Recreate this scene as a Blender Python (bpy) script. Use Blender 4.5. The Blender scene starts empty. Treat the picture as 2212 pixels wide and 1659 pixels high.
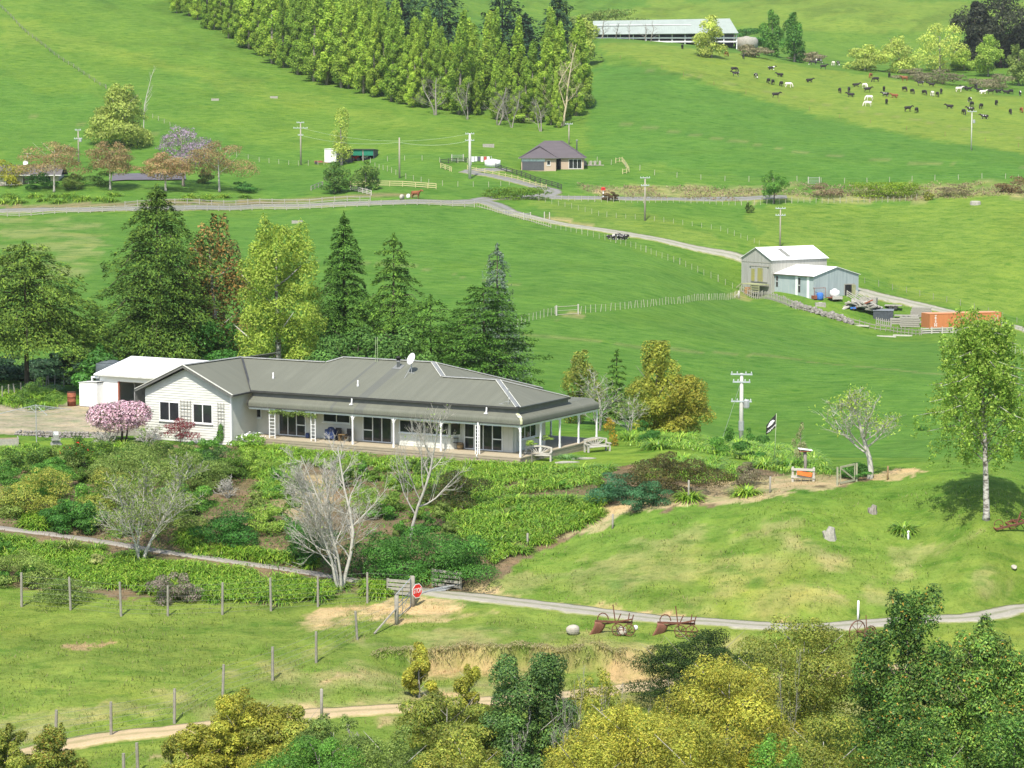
import bpy, math, random
import numpy as np
from mathutils import Vector, Matrix
R = math.radians
rnd = random.Random(7)
sc = bpy.context.scene
col = sc.collection

# ------------------------------------------------------------------ camera
FPX, CU, CV = 5187.0, 1106.0, 829.5      # focal length and centre for a 2212 px wide picture
PITCH, CAMZ = R(6.05), 24.05
cam_d = bpy.data.cameras.new('camera')
cam_d.sensor_width = 36; cam_d.lens = FPX / 2212 * 36
cam_d.clip_start = 1; cam_d.clip_end = 6000
cam = bpy.data.objects.new('camera', cam_d); col.objects.link(cam)
cam.location = (0, 0, CAMZ); cam.rotation_euler = (R(90) - PITCH, 0, 0)
sc.camera = cam
# ------------------------------------------------------------------ sky, sun, exposure
SUN_AZ, SUN_EL = R(-14), R(54)           # azimuth of the sun as seen from behind the camera (minus = left)
sun_dir = Vector((math.sin(SUN_AZ) * math.cos(SUN_EL), -math.cos(SUN_AZ) * math.cos(SUN_EL), math.sin(SUN_EL)))
w = bpy.data.worlds.new('World'); sc.world = w; w.use_nodes = True
nt = w.node_tree; nt.nodes.clear()
sky = nt.nodes.new('ShaderNodeTexSky'); sky.sky_type = 'NISHITA'; sky.sun_disc = False
sky.sun_elevation = SUN_EL; sky.sun_rotation = math.atan2(sun_dir.x, sun_dir.y); sky.air_density = 1.0; sky.dust_density = 1.5
bg = nt.nodes.new('ShaderNodeBackground'); bg.inputs[1].default_value = 0.15
wo = nt.nodes.new('ShaderNodeOutputWorld')
nt.links.new(sky.outputs[0], bg.inputs[0]); nt.links.new(bg.outputs[0], wo.inputs[0])
sl = bpy.data.lights.new('sun', 'SUN'); sl.energy = 4.3; sl.angle = R(0.5); sl.color = (1.0, 0.945, 0.85)
so = bpy.data.objects.new('sun', sl); col.objects.link(so)
so.rotation_euler = sun_dir.to_track_quat('Z', 'Y').to_euler(); so.location = (0, 0, 200)
sc.view_settings.view_transform = 'Standard'; sc.view_settings.look = 'None'
sc.view_settings.exposure = 0.6; sc.view_settings.gamma = 1.0
sc.view_settings.use_curve_mapping = False
sc.cycles.max_bounces = 6; sc.cycles.diffuse_bounces = 3; sc.cycles.transparent_max_bounces = 8; sc.cycles.glossy_bounces = 2
sc.cycles.transmission_bounces = 3; sc.cycles.volume_bounces = 0
sc.cycles.use_denoising = True

# ------------------------------------------------------------------ picture point -> place
def ray(u, v):
    dx = (u - CU) / FPX; dy = (CV - v) / FPX
    return Vector((dx, math.cos(PITCH) + dy * math.sin(PITCH), -math.sin(PITCH) + dy * math.cos(PITCH)))
def at(u, v, Y):
    d = ray(u, v); t = Y / d.y
    return Vector((d.x * t, Y, CAMZ + d.z * t))
def atz(u, v, z):
    d = ray(u, v); t = (z - CAMZ) / d.z
    return Vector((d.x * t, d.y * t, z))

# ------------------------------------------------------------------ the lie of the land: surveyed spots and a smooth sheet through them
HA = R(29.442); HX, HY = 0.451, 176.297            # house: front right corner and turn
def hl(x, y):                                       # house plan -> world
    return HX + x * math.cos(HA) + y * math.sin(HA), HY - x * math.sin(HA) + y * math.cos(HA)
SP = []
for u, v, Y in [
 (0,1659,113),(500,1659,113),(0,1630,116),(200,1600,118),(650,1540,124),(1000,1530,125),(1350,1490,129),(1800,1460,131.5),(2212,1450,132),
 (1000,1420,133),(1300,1400,135),(700,1450,130),(200,1470,127),(0,1480,126.5),(200,1380,135),(0,1380,135),(500,1380,136),
 (40,1305,143),(360,1328,141),(690,1300,144),(900,1290,145),(1100,1345,139.5),(1700,1372,137.5),(2212,1370,138.5),
 (950,1275,146.5),(1200,1310,143),(1600,1352,139.5),(1900,1345,140),(2212,1320,142.5),
 (1100,1250,148),(1500,1200,149),(2000,1220,147.5),(2212,1200,147.5),(1300,1180,152),(1700,1100,153.5),(2130,1120,150.5),(1500,1110,155),
 (1815,1045,160),(1950,1020,163),(1650,1050,160.5),(1400,1085,157.5),
 (1300,1060,163),(1150,1030,170),(1000,1100,162),(1000,1180,153),(600,1080,165),(600,1180,153.5),(300,1040,170),(300,1150,157),
 (0,1050,168),(0,1140,158),(0,1230,150),(600,1250,148.5),
 (1600,930,255),(1150,800,285),(1300,850,262),(2100,1000,198),(2100,900,262),(1900,800,310),(2150,780,345),(1600,720,358),(1150,690,330),
 (300,650,330),(100,620,345),(100,520,410),(1000,600,380),(700,520,420),(1400,600,400),(1640,640,430),(1666,634,427),(1757,650,418),(1862,642,424),(1830,665,417),(1900,690,416),(2080,716,402),(2212,740,396),
 (2212,700,425),(1000,455,468),(500,455,470),(50,455,470),(1300,490,462),(1600,560,445),(1900,560,455),(2200,560,455),(1600,440,500),(2100,430,505),(1900,500,478),
 (100,420,488),(400,410,492),(800,390,505),(1050,400,503),(1250,430,490),(1190,366,530),(750,352,545),(1400,370,528),(1700,380,528),(2150,380,530),
 (100,300,570),(500,300,575),(900,310,560),(100,200,640),(500,230,620),(900,255,605),(1150,290,590),(100,100,710),(400,120,700),(0,0,790),(300,10,800),(650,180,665),
 (900,130,735),(1150,150,765),(1050,0,1000),(1300,280,600),(1700,280,615),(2150,320,590),(1300,180,690),(1700,180,730),(2150,240,690),
 (1300,90,800),(1600,120,790),(1900,165,775),(2200,205,750),(1430,92,865),(1850,100,935),(1850,40,1000),(1850,0,1080),(1300,0,1080),(2212,60,985),(2212,0,1080)]:
    p = at(u, v, Y); SP.append((p.x, p.y, p.z))
for u, v, z in [(1350,975,-.55),(1550,975,-.5),(1750,1000,-.3),(1300,940,-.6),(60,965,-.6),(200,960,-.6),(0,905,0),(150,905,0),(280,905,0),(0,885,.1),(150,885,.1),(1450,955,-.5)]:
    p = atz(u, v, z); SP.append((p.x, p.y, p.z))
for x, y in [(0,-1.5),(-10,-1.5),(-20,-1.5),(-30,-4),(-24,-3),(2,6),(2,13),(-12,14),(-24,12),(-34,4),(-12,5)]:
    X, Y = hl(x, y); SP.append((X, Y, -.6))
for X, Y, z in [(-45,235,-1),(-20,235,-2),(5,225,-2.5),(20,208,-3.5),(30,212,-5),(-70,230,1),(0,-20,23),(0,0,22),(0,18,17),(0,48,0),(0,78,-11),(0,98,-10),
 (-40,-20,23),(40,-20,23),(-40,50,0),(40,50,0),(-35,85,-10),(35,85,-10),(-22,104,-8.5),(22,104,-9.5),
 (-60,120,-5),(60,120,-6),(-75,160,-2),(75,160,-2),(-120,250,0),(120,250,-10),(-200,470,10),(230,430,-4),(-320,700,45),(320,700,25),
 (-500,1300,140),(0,1300,135),(500,1300,140),(-700,1600,110),(0,1600,105),(700,1600,105),(-1200,2500,30),(1200,2500,30),(0,2500,30)]:
    SP.append((X, Y, z))
SP = np.array(SP)
def warp(x, y):
    yy = np.maximum(y, -39) + 40.0
    return np.stack([4.0 * x / yy, np.log(yy) * 1.6], -1)
SQ = warp(SP[:, 0], SP[:, 1])
def tps(r2): return np.where(r2 > 0, r2 * np.log(np.maximum(r2, 1e-12)), 0)
_n = len(SP)
_A = np.zeros((_n + 3, _n + 3))
_A[:_n, :_n] = tps(((SQ[:, None] - SQ[None]) ** 2).sum(-1)) + np.eye(_n) * 2e-4
_A[:_n, _n] = 1; _A[:_n, _n + 1:] = SQ; _A[_n, :_n] = 1; _A[_n + 1:, :_n] = SQ.T
_W = np.linalg.solve(_A, np.concatenate([SP[:, 2], np.zeros(3)]))
BX = np.array([-90., -11, -6, 0, 6, 9.5, 14, 30, 90]); BY = np.array([131., 132.6, 134.2, 135.0, 134.6, 134.9, 134.2, 133.6, 133.6])
def smooth(t): t = np.clip(t, 0, 1); return t * t * (3 - 2 * t)
def H(x, y):
    x = np.asarray(x, float); y = np.asarray(y, float); sh = x.shape
    q = warp(x.ravel(), y.ravel()); out = np.empty(len(q))
    for i in range(0, len(q), 20000):
        k = q[i:i + 20000]
        r2 = (k[:, :1] - SQ[:, 0]) ** 2 + (k[:, 1:] - SQ[:, 1]) ** 2
        out[i:i + 20000] = tps(r2) @ _W[:_n] + _W[_n] + k @ _W[_n + 1:]
    xf, yf = x.ravel(), y.ravel()
    by = np.interp(xf, BX, BY) + .35 * np.sin(xf * 1.7) + .2 * np.sin(xf * 4.1)      # slipped clay bank below the drive
    amt = 1.15 * smooth((xf + 9) / 4) * smooth((17 - xf) / 5)
    dd = by - yf
    out -= amt * smooth(dd / .32 + .5) * smooth((9 - dd) / 8)
    far = smooth((yf - 190) / 60)
    out += far * (.25 * np.sin(xf * .13 + 1) * np.sin(yf * .09) + .1 * np.sin(xf * .41) * np.sin(yf * .23 + 2)) + .04 * np.sin(xf * .9) * np.sin(yf * 1.1)
    for cl, half, fall in BEN:                       # level benches cut for the drive and tracks
        k = np.where((yf > cl[:, 1].min()-6) & (yf < cl[:, 1].max()+6))[0]
        for i in range(0, len(k), 6000):
            j = k[i:i+6000]; d2 = (xf[j][:, None]-cl[None, :, 0])**2+(yf[j][:, None]-cl[None, :, 1])**2
            m = d2.argmin(1); dm = np.sqrt(d2[np.arange(len(j)), m]); wgt = smooth((half+fall-dm)/fall)
            out[j] = out[j]*(1-wgt)+cl[m, 2]*wgt
    return out.reshape(sh)
BEN = []
def hz(x, y): return float(H(np.array([x]), np.array([y]))[0])
_YS = np.geomspace(90, 1500, 900)
def G(u, v):
    d = ray(u, v); t = _YS / d.y
    zz = CAMZ + d.z * t - H(d.x * t, _YS)
    k = np.argmax(zz < 0)
    if zz[k] >= 0: k = len(_YS) - 1
    k = max(k, 1)
    a, b = _YS[k - 1], _YS[k]; ys = np.linspace(a, b, 24); t = ys / d.y
    z2 = CAMZ + d.z * t - H(d.x * t, ys); j = int(np.argmax(z2 < 0)) if (z2 < 0).any() else 23
    Y = ys[j]; X = d.x * Y / d.y
    return Vector((X, Y, hz(X, Y)))
def px(Y): return Y / FPX            # metres per picture pixel at distance Y

def bench(pts, half, fall):
    P = [G(u, v) for u, v in pts]; q = []
    for i in range(len(P)-1):
        n = max(2, int((P[i+1]-P[i]).length/.5))
        q += [P[i].lerp(P[i+1], k/n) for k in range(n)]
    q.append(P[-1]); c_ = np.array([(p.x, p.y, p.z) for p in q]); z = c_[:, 2].copy(); k = 9
    zp = np.pad(z, k, mode='edge'); c_[:, 2] = np.convolve(zp, np.ones(2*k+1)/(2*k+1), 'valid'); return c_, half, fall
DRIVE = [(905,1281),(960,1284),(1040,1293),(1150,1307),(1280,1321),(1420,1338),(1560,1351),(1700,1356),(1800,1354),(1900,1349),(2000,1342),(2100,1333),(2212,1320),(2330,1300)]
TRACK = [(-30,1655),(40,1636),(110,1620),(200,1601),(300,1584),(410,1571),(540,1558),(665,1547),(848,1533),(1000,1520),(1201,1504),(1376,1489),(1500,1475),(1660,1462),(1812,1455),(1960,1446)]
PATH = [(-40,1132),(40,1147),(110,1157),(187,1165),(260,1176),(340,1190),(412,1202),(480,1210),(560,1222),(640,1234),(740,1250),(820,1262),(905,1281)]
_b = [bench(DRIVE, 1.35, 1.5), bench(TRACK, 1.2, 1.5), bench(PATH, .7, 1.0)]
CLN = [[Vector(p) for p in q[0][::6]]+[Vector(q[0][-1])] for q in _b]
BEN += _b
# ------------------------------------------------------------------ materials
MATS = {}
def nodes_of(name):
    m = bpy.data.materials.new(name); m.use_nodes = True
    t = m.node_tree; b = t.nodes['Principled BSDF']
    return m, t, b
def mix(t, a, b, fac, mode='MIX'):
    n = t.nodes.new('ShaderNodeMix'); n.data_type = 'RGBA'; n.blend_type = mode
    for s, i in ((a, 6), (b, 7)):
        if hasattr(s, 'is_linked') or hasattr(s, 'node'): t.links.new(s, n.inputs[i])
        else: n.inputs[i].default_value = (*s[:3], 1)
    if hasattr(fac, 'node'): t.links.new(fac, n.inputs[0])
    else: n.inputs[0].default_value = fac
    return n.outputs[2]
def noise(t, scale, detail=4, vec=None, rough=.55):
    n = t.nodes.new('ShaderNodeTexNoise'); n.inputs['Scale'].default_value = scale; n.inputs['Detail'].default_value = detail
    n.inputs['Roughness'].default_value = rough
    if vec is not None: t.links.new(vec, n.inputs['Vector'])
    return n.outputs[0]
def ramp(t, src, a, b):
    n = t.nodes.new('ShaderNodeMapRange'); n.inputs[1].default_value = a; n.inputs[2].default_value = b
    t.links.new(src, n.inputs[0]); return n.outputs[0]
def coords(t, which='Object', scale=(1, 1, 1), rot=(0, 0, 0)):
    c = t.nodes.new('ShaderNodeTexCoord'); m = t.nodes.new('ShaderNodeMapping')
    m.inputs['Scale'].default_value = scale; m.inputs['Rotation'].default_value = rot
    t.links.new(c.outputs[which], m.inputs[0]); return m.outputs[0]
def bump(t, b, src, strength, dist):
    n = t.nodes.new('ShaderNodeBump'); n.inputs['Strength'].default_value = strength; n.inputs['Distance'].default_value = dist
    t.links.new(src, n.inputs['Height']); t.links.new(n.outputs[0], b.inputs['Normal'])
def mat(name, c1=(.5, .5, .5), c2=None, scale=3.0, rough=.8, metal=0, bmp=.0, bd=.02, stretch=(1, 1, 1), lo=.35, hi=.65, spec=.3):
    if name in MATS: return MATS[name]
    m, t, b = nodes_of(name)
    c2 = c2 or tuple(x * .72 for x in c1)
    v = coords(t, 'Object', stretch)
    n = noise(t, scale, 5, v)
    o = mix(t, c1, c2, ramp(t, n, lo, hi))
    t.links.new(o, b.inputs['Base Color'])
    b.inputs['Roughness'].default_value = rough; b.inputs['Metallic'].default_value = metal; b.inputs['Specular IOR Level'].default_value = spec
    if bmp: bump(t, b, n, bmp, bd)
    MATS[name] = m; return m
def leafmat(name, trans=.35, rough=.55, spec=.25, var=.25, up=False):
    if name in MATS: return MATS[name]
    m, t, b = nodes_of(name)
    a = t.nodes.new('ShaderNodeVertexColor'); a.layer_name = 'Col'
    oi = t.nodes.new('ShaderNodeObjectInfo')
    hs = t.nodes.new('ShaderNodeHueSaturation')
    r1 = ramp(t, oi.outputs['Random'], 0, 1)
    mr = t.nodes.new('ShaderNodeMapRange'); mr.inputs[3].default_value = 1 - var; mr.inputs[4].default_value = 1 + var
    t.links.new(r1, mr.inputs[0]); t.links.new(mr.outputs[0], hs.inputs['Value'])
    mh = t.nodes.new('ShaderNodeMapRange'); mh.inputs[3].default_value = .5 + var * .05; mh.inputs[4].default_value = .5 - var * .05
    t.links.new(r1, mh.inputs[0]); t.links.new(mh.outputs[0], hs.inputs['Hue'])
    t.links.new(a.outputs[0], hs.inputs['Color'])
    t.links.new(hs.outputs[0], b.inputs['Base Color'])
    b.inputs['Roughness'].default_value = rough; b.inputs['Specular IOR Level'].default_value = spec
    tr = t.nodes.new('ShaderNodeBsdfTranslucent'); t.links.new(hs.outputs[0], tr.inputs[0])
    mx = t.nodes.new('ShaderNodeMixShader'); mx.inputs[0].default_value = trans
    out = t.nodes['Material Output']
    t.links.new(b.outputs[0], mx.inputs[1]); t.links.new(tr.outputs[0], mx.inputs[2]); t.links.new(mx.outputs[0], out.inputs[0])
    if up:
        cx = t.nodes.new('ShaderNodeCombineXYZ'); cx.inputs[2].default_value = 1; t.links.new(cx.outputs[0], b.inputs['Normal']); t.links.new(cx.outputs[0], tr.inputs['Normal'])
    MATS[name] = m; return m
def colmat(name, rough=.9, amt=.25, scale=6):
    if name in MATS: return MATS[name]
    m, t, b = nodes_of(name)
    a = t.nodes.new('ShaderNodeVertexColor'); a.layer_name = 'Col'
    n = noise(t, scale, 4, coords(t))
    d = mix(t, a.outputs[0], (0, 0, 0), ramp(t, n, .75, 2.2 - amt * 2))
    t.links.new(d, b.inputs['Base Color']); b.inputs['Roughness'].default_value = rough; b.inputs['Specular IOR Level'].default_value = .2
    MATS[name] = m; return m
def glassmat():
    if 'glass' in MATS: return MATS['glass']
    m, t, b = nodes_of('window_glass')
    n = noise(t, 1.5, 2, coords(t))
    t.links.new(mix(t, (.010, .012, .014), (.035, .04, .042), n), b.inputs['Base Color'])
    b.inputs['Roughness'].default_value = .06; b.inputs['Specular IOR Level'].default_value = .6
    MATS['glass'] = m; return m
# ------------------------------------------------------------------ objects
def obj(name, verts, faces, m=None, parent=None, smooth=False, cols=None):
    me = bpy.data.meshes.new(name)
    if isinstance(verts, np.ndarray):
        nv = len(verts); f = np.asarray(faces, dtype=np.int32); nf, k = f.shape
        me.vertices.add(nv); me.vertices.foreach_set('co', verts.astype(np.float32).ravel())
        me.loops.add(nf * k); me.loops.foreach_set('vertex_index', f.ravel())
        me.polygons.add(nf); me.polygons.foreach_set('loop_start', np.arange(0, nf * k, k, dtype=np.int32))
        me.polygons.foreach_set('loop_total', np.full(nf, k, dtype=np.int32))
        me.update(calc_edges=True)
    else:
        me.from_pydata(verts, [], faces); me.update()
    if cols is not None:
        c = me.color_attributes.new('Col', 'FLOAT_COLOR', 'POINT')
        full = np.ones((len(me.vertices), 4), np.float32); full[:, :3] = cols
        c.data.foreach_set('color', full.ravel())
    if smooth: me.polygons.foreach_set('use_smooth', np.ones(len(me.polygons), bool))
    if m: me.materials.append(m)
    o = bpy.data.objects.new(name, me); col.objects.link(o)
    if parent: o.parent = parent
    return o
def tag(o, label, cat, group=None):
    o['label'] = label; o['category'] = cat
    if group: o['group'] = group
    return o
def thing(name, label, cat, loc=(0, 0, 0), rz=0, group=None):
    o = bpy.data.objects.new(name, None); col.objects.link(o); o.empty_display_size = .3
    o.location = loc; o.rotation_euler = (0, 0, rz)
    return tag(o, label, cat, group)
def struct(o): o['kind'] = 'structure'; return o
def stuff(o): o['kind'] = 'stuff'; return o
def clone(root, loc, rz=0, s=1, label=None, group=None):
    r = root.copy(); col.objects.link(r); r.location = loc; r.rotation_euler = (0, 0, rz)
    r.scale = s if hasattr(s, '__len__') else (s, s, s)
    if label: r['label'] = label
    if group: r['group'] = group
    for c in root.children:
        k = c.copy(); col.objects.link(k); k.parent = r
        for g in c.children:
            q = g.copy(); col.objects.link(q); q.parent = k
    return r
class MB:
    def __init__(s): s.v = []; s.f = []
    def add(s, vs, fs):
        n = len(s.v); s.v += [tuple(x) for x in vs]; s.f += [tuple(i + n for i in f) for f in fs]; return s
    def box(s, x0, x1, y0, y1, z0, z1):
        return s.add([(x0,y0,z0),(x1,y0,z0),(x1,y1,z0),(x0,y1,z0),(x0,y0,z1),(x1,y0,z1),(x1,y1,z1),(x0,y1,z1)],
                     [(3,2,1,0),(4,5,6,7),(0,1,5,4),(1,2,6,5),(2,3,7,6),(3,0,4,7)])
    def beam(s, a, b, w, h, up=(0, 0, 1)):
        a, b = Vector(a), Vector(b); d = (b - a).normalized(); sd = d.cross(Vector(up))
        if sd.length < 1e-4: sd = d.cross(Vector((1, 0, 0)))
        sd.normalize(); u = sd.cross(d); sd = sd * w / 2; u = u * h / 2
        return s.add([a-sd-u,a+sd-u,a+sd+u,a-sd+u,b-sd-u,b+sd-u,b+sd+u,b-sd+u],[(0,1,2,3),(7,6,5,4),(1,0,4,5),(2,1,5,6),(3,2,6,7),(0,3,7,4)])
    def tube(s, pts, rad, n=6, cap=True):
        pts = [Vector(p) for p in pts]; k = len(pts)
        if not hasattr(rad, '__len__'): rad = [rad] * k
        vs = []; fs = []; ref = None
        for i, p in enumerate(pts):
            d = (pts[min(i+1, k-1)] - pts[max(i-1, 0)])
            if d.length < 1e-9: d = Vector((0, 0, 1))
            d.normalize()
            if ref is None: ref = Vector((1, 0, 0)) if abs(d.x) < .8 else Vector((0, 1, 0))
            a = (ref - d * ref.dot(d)); a.normalize(); ref = a; b = d.cross(a)
            for j in range(n):
                t = 2 * math.pi * j / n; vs.append(p + (a * math.cos(t) + b * math.sin(t)) * rad[i])
        for i in range(k - 1):
            for j in range(n):
                fs.append((i*n+j, i*n+(j+1) % n, (i+1)*n+(j+1) % n, (i+1)*n+j))
        if cap: fs.append(tuple(range(n))[::-1]); fs.append(tuple((k-1)*n+j for j in range(n)))
        return s.add(vs, fs)
    def lathe(s, prof, n=12, c=(0, 0, 0)):
        vs = []; fs = []
        for r, z in prof:
            for j in range(n):
                t = 2*math.pi*j/n; vs.append((c[0]+r*math.cos(t), c[1]+r*math.sin(t), c[2]+z))
        for i in range(len(prof)-1):
            for j in range(n): fs.append((i*n+j, i*n+(j+1) % n, (i+1)*n+(j+1) % n, (i+1)*n+j))
        fs.append(tuple(range(n))[::-1]); fs.append(tuple((len(prof)-1)*n+j for j in range(n)))
        return s.add(vs, fs)
    def slab(s, poly, th):                     # polygon in space thickened downwards
        n = len(poly); P = [Vector(p) for p in poly]
        nn = (P[1]-P[0]).cross(P[2]-P[0]).normalized()
        if nn.z < 0: P = P[::-1]; nn = -nn
        return s.add(P + [p - nn*th for p in P], [tuple(range(n)), tuple(range(2*n-1, n-1, -1))] + [(i, i+n, (i+1) % n+n, (i+1) % n) for i in range(n)])
    def obj(s, name, m, parent=None, smooth=False): return obj(name, s.v, s.f, m, parent, smooth)
def text_mesh(txt, size):
    c = bpy.data.curves.new('txt', 'FONT'); c.body = txt; c.size = size; c.align_x = 'CENTER'; c.align_y = 'CENTER'; c.extrude = .004; c.offset = size * .012
    o = bpy.data.objects.new('txt', c); col.objects.link(o)
    dg = bpy.context.evaluated_depsgraph_get(); me = bpy.data.meshes.new_from_object(o.evaluated_get(dg))
    bpy.data.objects.remove(o); return me
def inpoly(x, y, poly):
    x = np.asarray(x); y = np.asarray(y); c = np.zeros(x.shape, bool); n = len(poly)
    for i in range(n):
        x0, y0 = poly[i][:2]; x1, y1 = poly[(i+1) % n][:2]
        if y0 == y1: continue
        c ^= ((y0 > y) != (y1 > y)) & (x < (x1-x0)*(y-y0)/(y1-y0)+x0)
    return c
def gpoly(pts): return [G(u, v) for u, v in pts]

# ------------------------------------------------------------------ ground sheet
def vnoise(x, y, s, seed=0):
    x = x / s + seed * 17.3; y = y / s + seed * 9.1
    xi = np.floor(x).astype(np.int64); yi = np.floor(y).astype(np.int64); fx = x - xi; fy = y - yi
    fx = fx*fx*(3-2*fx); fy = fy*fy*(3-2*fy)
    def h(a, b):
        k = (a * 374761393 + b * 668265263 + seed * 1442695) & 0x7fffffff
        k = ((k ^ (k >> 13)) * 1274126177) & 0x7fffffff
        return ((k ^ (k >> 16)) & 0xffff) / 65535.0
    return (h(xi, yi)*(1-fx)+h(xi+1, yi)*fx)*(1-fy)+(h(xi, yi+1)*(1-fx)+h(xi+1, yi+1)*fx)*fy
def fbm(x, y, s, seed=0, o=4):
    r = 0; a = .5; t = 0
    for i in range(o): r = r + a*vnoise(x, y, s/2**i, seed+i); t += a; a *= .55
    return r / t
YR = np.concatenate([np.linspace(-20, 100, 40)[:-1], np.linspace(100, 205, 270)[:-1], np.geomspace(205, 1300, 210)[:-1], np.geomspace(1300, 2500, 16)])
AR = np.concatenate([np.linspace(-.9, -.24, 24)[:-1], np.linspace(-.24, .24, 270), np.linspace(.24, .9, 24)[1:]])
GX = (AR[None, :] * (np.maximum(YR, -20)[:, None] + 40)); GY = np.repeat(YR[:, None], len(AR), 1)
GX = np.where(GY > 90, AR[None, :] * GY * 1.0, AR[None, :] * (90 + 0*GY))
GZ = H(GX, GY)
xs, ys = GX.ravel(), GY.ravel()
PAST = np.array([.110, .198, .028]); LUSH = np.array([.076, .178, .028]); YEL = np.array([.20, .255, .042]); NEAR = np.array([.165, .218, .042])
DRY = np.array([.34, .285, .14]); CLAY = np.array([.47, .335, .19]); MULCH = np.array([.175, .13, .08]); LAWN = np.array([.15, .235, .032]); GRAV = np.array([.36, .31, .22])
STRAW = np.array([.42, .335, .195])
def lerp(a, b, t): return a*(1-t[:, None])+b*t[:, None]
n1 = fbm(xs, ys, 60, 1); n2 = fbm(xs, ys, 9, 2); n3 = fbm(xs, ys, 2.2, 3); n4 = fbm(xs, ys, .8, 4, 3)
c = lerp(PAST, LUSH, smooth((n1-.4)*3)*.6)
c = lerp(c, YEL, smooth((n2-.5)*3)*.2)
nearf = smooth((165-ys)/25)
c = lerp(c, NEAR, nearf*.9)
def zone(pts, colr, soft=1.2, amt=1.0, ns=n2, world=None, cut=None):
    global c
    P = world or gpoly(pts)
    jx = (fbm(xs, ys, soft*2.2, 11)-.5)*soft*3; jy = (fbm(xs, ys, soft*2.2, 12)-.5)*soft*4
    m = inpoly(xs+jx, ys+jy, [(p[0], p[1]) for p in P]).astype(float)*amt
    if cut is not None: m = m*cut
    c = lerp(c, colr, m)
    return m
# paddocks
zone([(-80,470),(300,466),(1030,452),(1190,496),(1600,640),(1720,676),(2000,735),(2300,820),(2300,1000),(1950,1000),(1700,940),(1250,930),(-80,830)], np.array([.088, .186, .030]), 2, .8)
zone([(1300,135),(1480,172),(1700,232),(2000,305),(2300,345),(2300,392),(1700,392),(1270,345),(1270,200)], LUSH, 3, .75)
zone([(-80,130),(250,240),(600,330),(950,330),(1100,360),(1100,420),(-80,420)], LUSH, 6, .5)
# cattle slope and the lighter paddocks
zone([(1290,95),(1600,118),(1900,165),(2230,208),(2230,335),(2000,300),(1700,225),(1480,165),(1340,120)], YEL, 4, .62)
zone([(1610,445),(2230,420),(2230,690),(1950,640),(1870,590),(1640,545)], YEL, 4, .42)
zone([(1150,80),(1400,0),(2230,0),(2230,60),(1800,70),(1400,50)], YEL, 4, .5)
zone([(0,30),(330,120),(700,210),(1000,290),(900,270),(500,200),(200,110),(0,100)], YEL, 5, .3)
zone([(0,470),(220,470),(220,600),(0,600)], DRY, 3, .35, cut=smooth((n2-.42)*5))
zone([(1230,398),(1700,398),(2230,396),(2230,428),(1700,428),(1290,424)], DRY, 2, .6, cut=smooth((n2-.38)*6))
zone([(1140,436),(1330,432),(1600,545),(1500,530),(1250,492)], NEAR, 3, .5)
# dry feed on the near hillside and the rough bank
dryc = smooth((n3-.40)*4)
hill = zone([(1010,1275),(1180,1215),(1400,1150),(1650,1140),(1800,1230),(1830,1345),(1500,1345),(1150,1300)], DRY, 2.2, .38, cut=smooth((n2*.4+n3*.6-.42)*5))
zone([(1600,1130),(2100,1150),(2230,1230),(2230,1310),(1850,1340)], DRY, 2.5, .4, cut=smooth((n3-.58)*7))
rough = zone([(0,1585),(300,1500),(560,1430),(800,1375),(1100,1358),(1440,1372),(1950,1400),(2230,1440),(2230,1600),(1300,1530),(700,1545),(0,1625)], DRY, 2.2, .5, cut=smooth((n2*.4+n3*.6-.42)*5))
zone([(0,1400),(600,1390),(780,1350),(500,1420),(0,1560)], NEAR, 2, .3)
# garden soil, lawns, yard
gard = zone([(-60,990),(100,1000),(260,955),(500,960),(640,972),(1125,1000),(1260,1012),(1560,1003),(1650,1005),(1700,1035),(1850,1030),(1890,1035),(1820,1050),(1640,1078),(1350,1112),(1150,1192),(1050,1262),(900,1285),(740,1280),(620,1305),(130,1285),(-60,1240)], MULCH, .7, 1)
zone([(1390,1075),(1640,1030),(1840,1025),(1830,1048),(1640,1080),(1350,1114),(1200,1170),(1150,1190),(1300,1105)], STRAW, .8, .8)
zone([(620,1020),(740,1030),(700,1110),(630,1130),(540,1090)], STRAW, .8, .6)
zone([(-60,952),(150,948),(260,952),(160,1000),(-60,1005)], LAWN, .3, 1)
zone([(1120,1000),(1330,945),(1500,950),(1640,985),(1690,1012),(1560,1003),(1260,1014)], LAWN, .3, 1)
zone([(-60,872),(170,872),(330,885),(330,925),(250,935),(-60,937)], GRAV, .5, 1)
zone([(1400,985),(1330,990),(1260,1010),(1560,1000),(1640,1002),(1560,985)], LAWN, .3, .9)
# bare clay
zone([(640,1345),(760,1300),(905,1292),(1010,1300),(1100,1326),(990,1338),(880,1350),(760,1362),(690,1368)], CLAY, 1.2, .85, cut=smooth((n3*.6+n4*.4-.40)*5+.3))
zone([(1010,1268),(1040,1262),(1100,1285),(1230,1302),(1400,1322),(1700,1342),(1700,1347),(1400,1330),(1200,1309),(1040,1290)], CLAY, .6, .9, cut=smooth((n3-.38)*5))
by = np.interp(xs, BX, BY) + .35*np.sin(xs*1.7) + .2*np.sin(xs*4.1)
bank = np.exp(-((by-ys-.5)/1.1)**2)*smooth((xs+8)/4)*smooth((15-xs)/4)*smooth((n3-.33)*5+.35)
c = lerp(c, CLAY*np.array([.95, .9, .85]), np.clip(bank*.9, 0, 1)*smooth((n2-.36)*6))
zone([(650,1480),(1000,1440),(1440,1420),(1440,1480),(1000,1530),(650,1560),(400,1560)], CLAY, 2, .75, cut=smooth((n3*.7+n2*.3-.60)*9))
zone([(430,1602),(640,1590),(560,1680),(220,1700),(330,1625)], CLAY, .8, .9, cut=smooth((n3-.35)*6))
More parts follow.
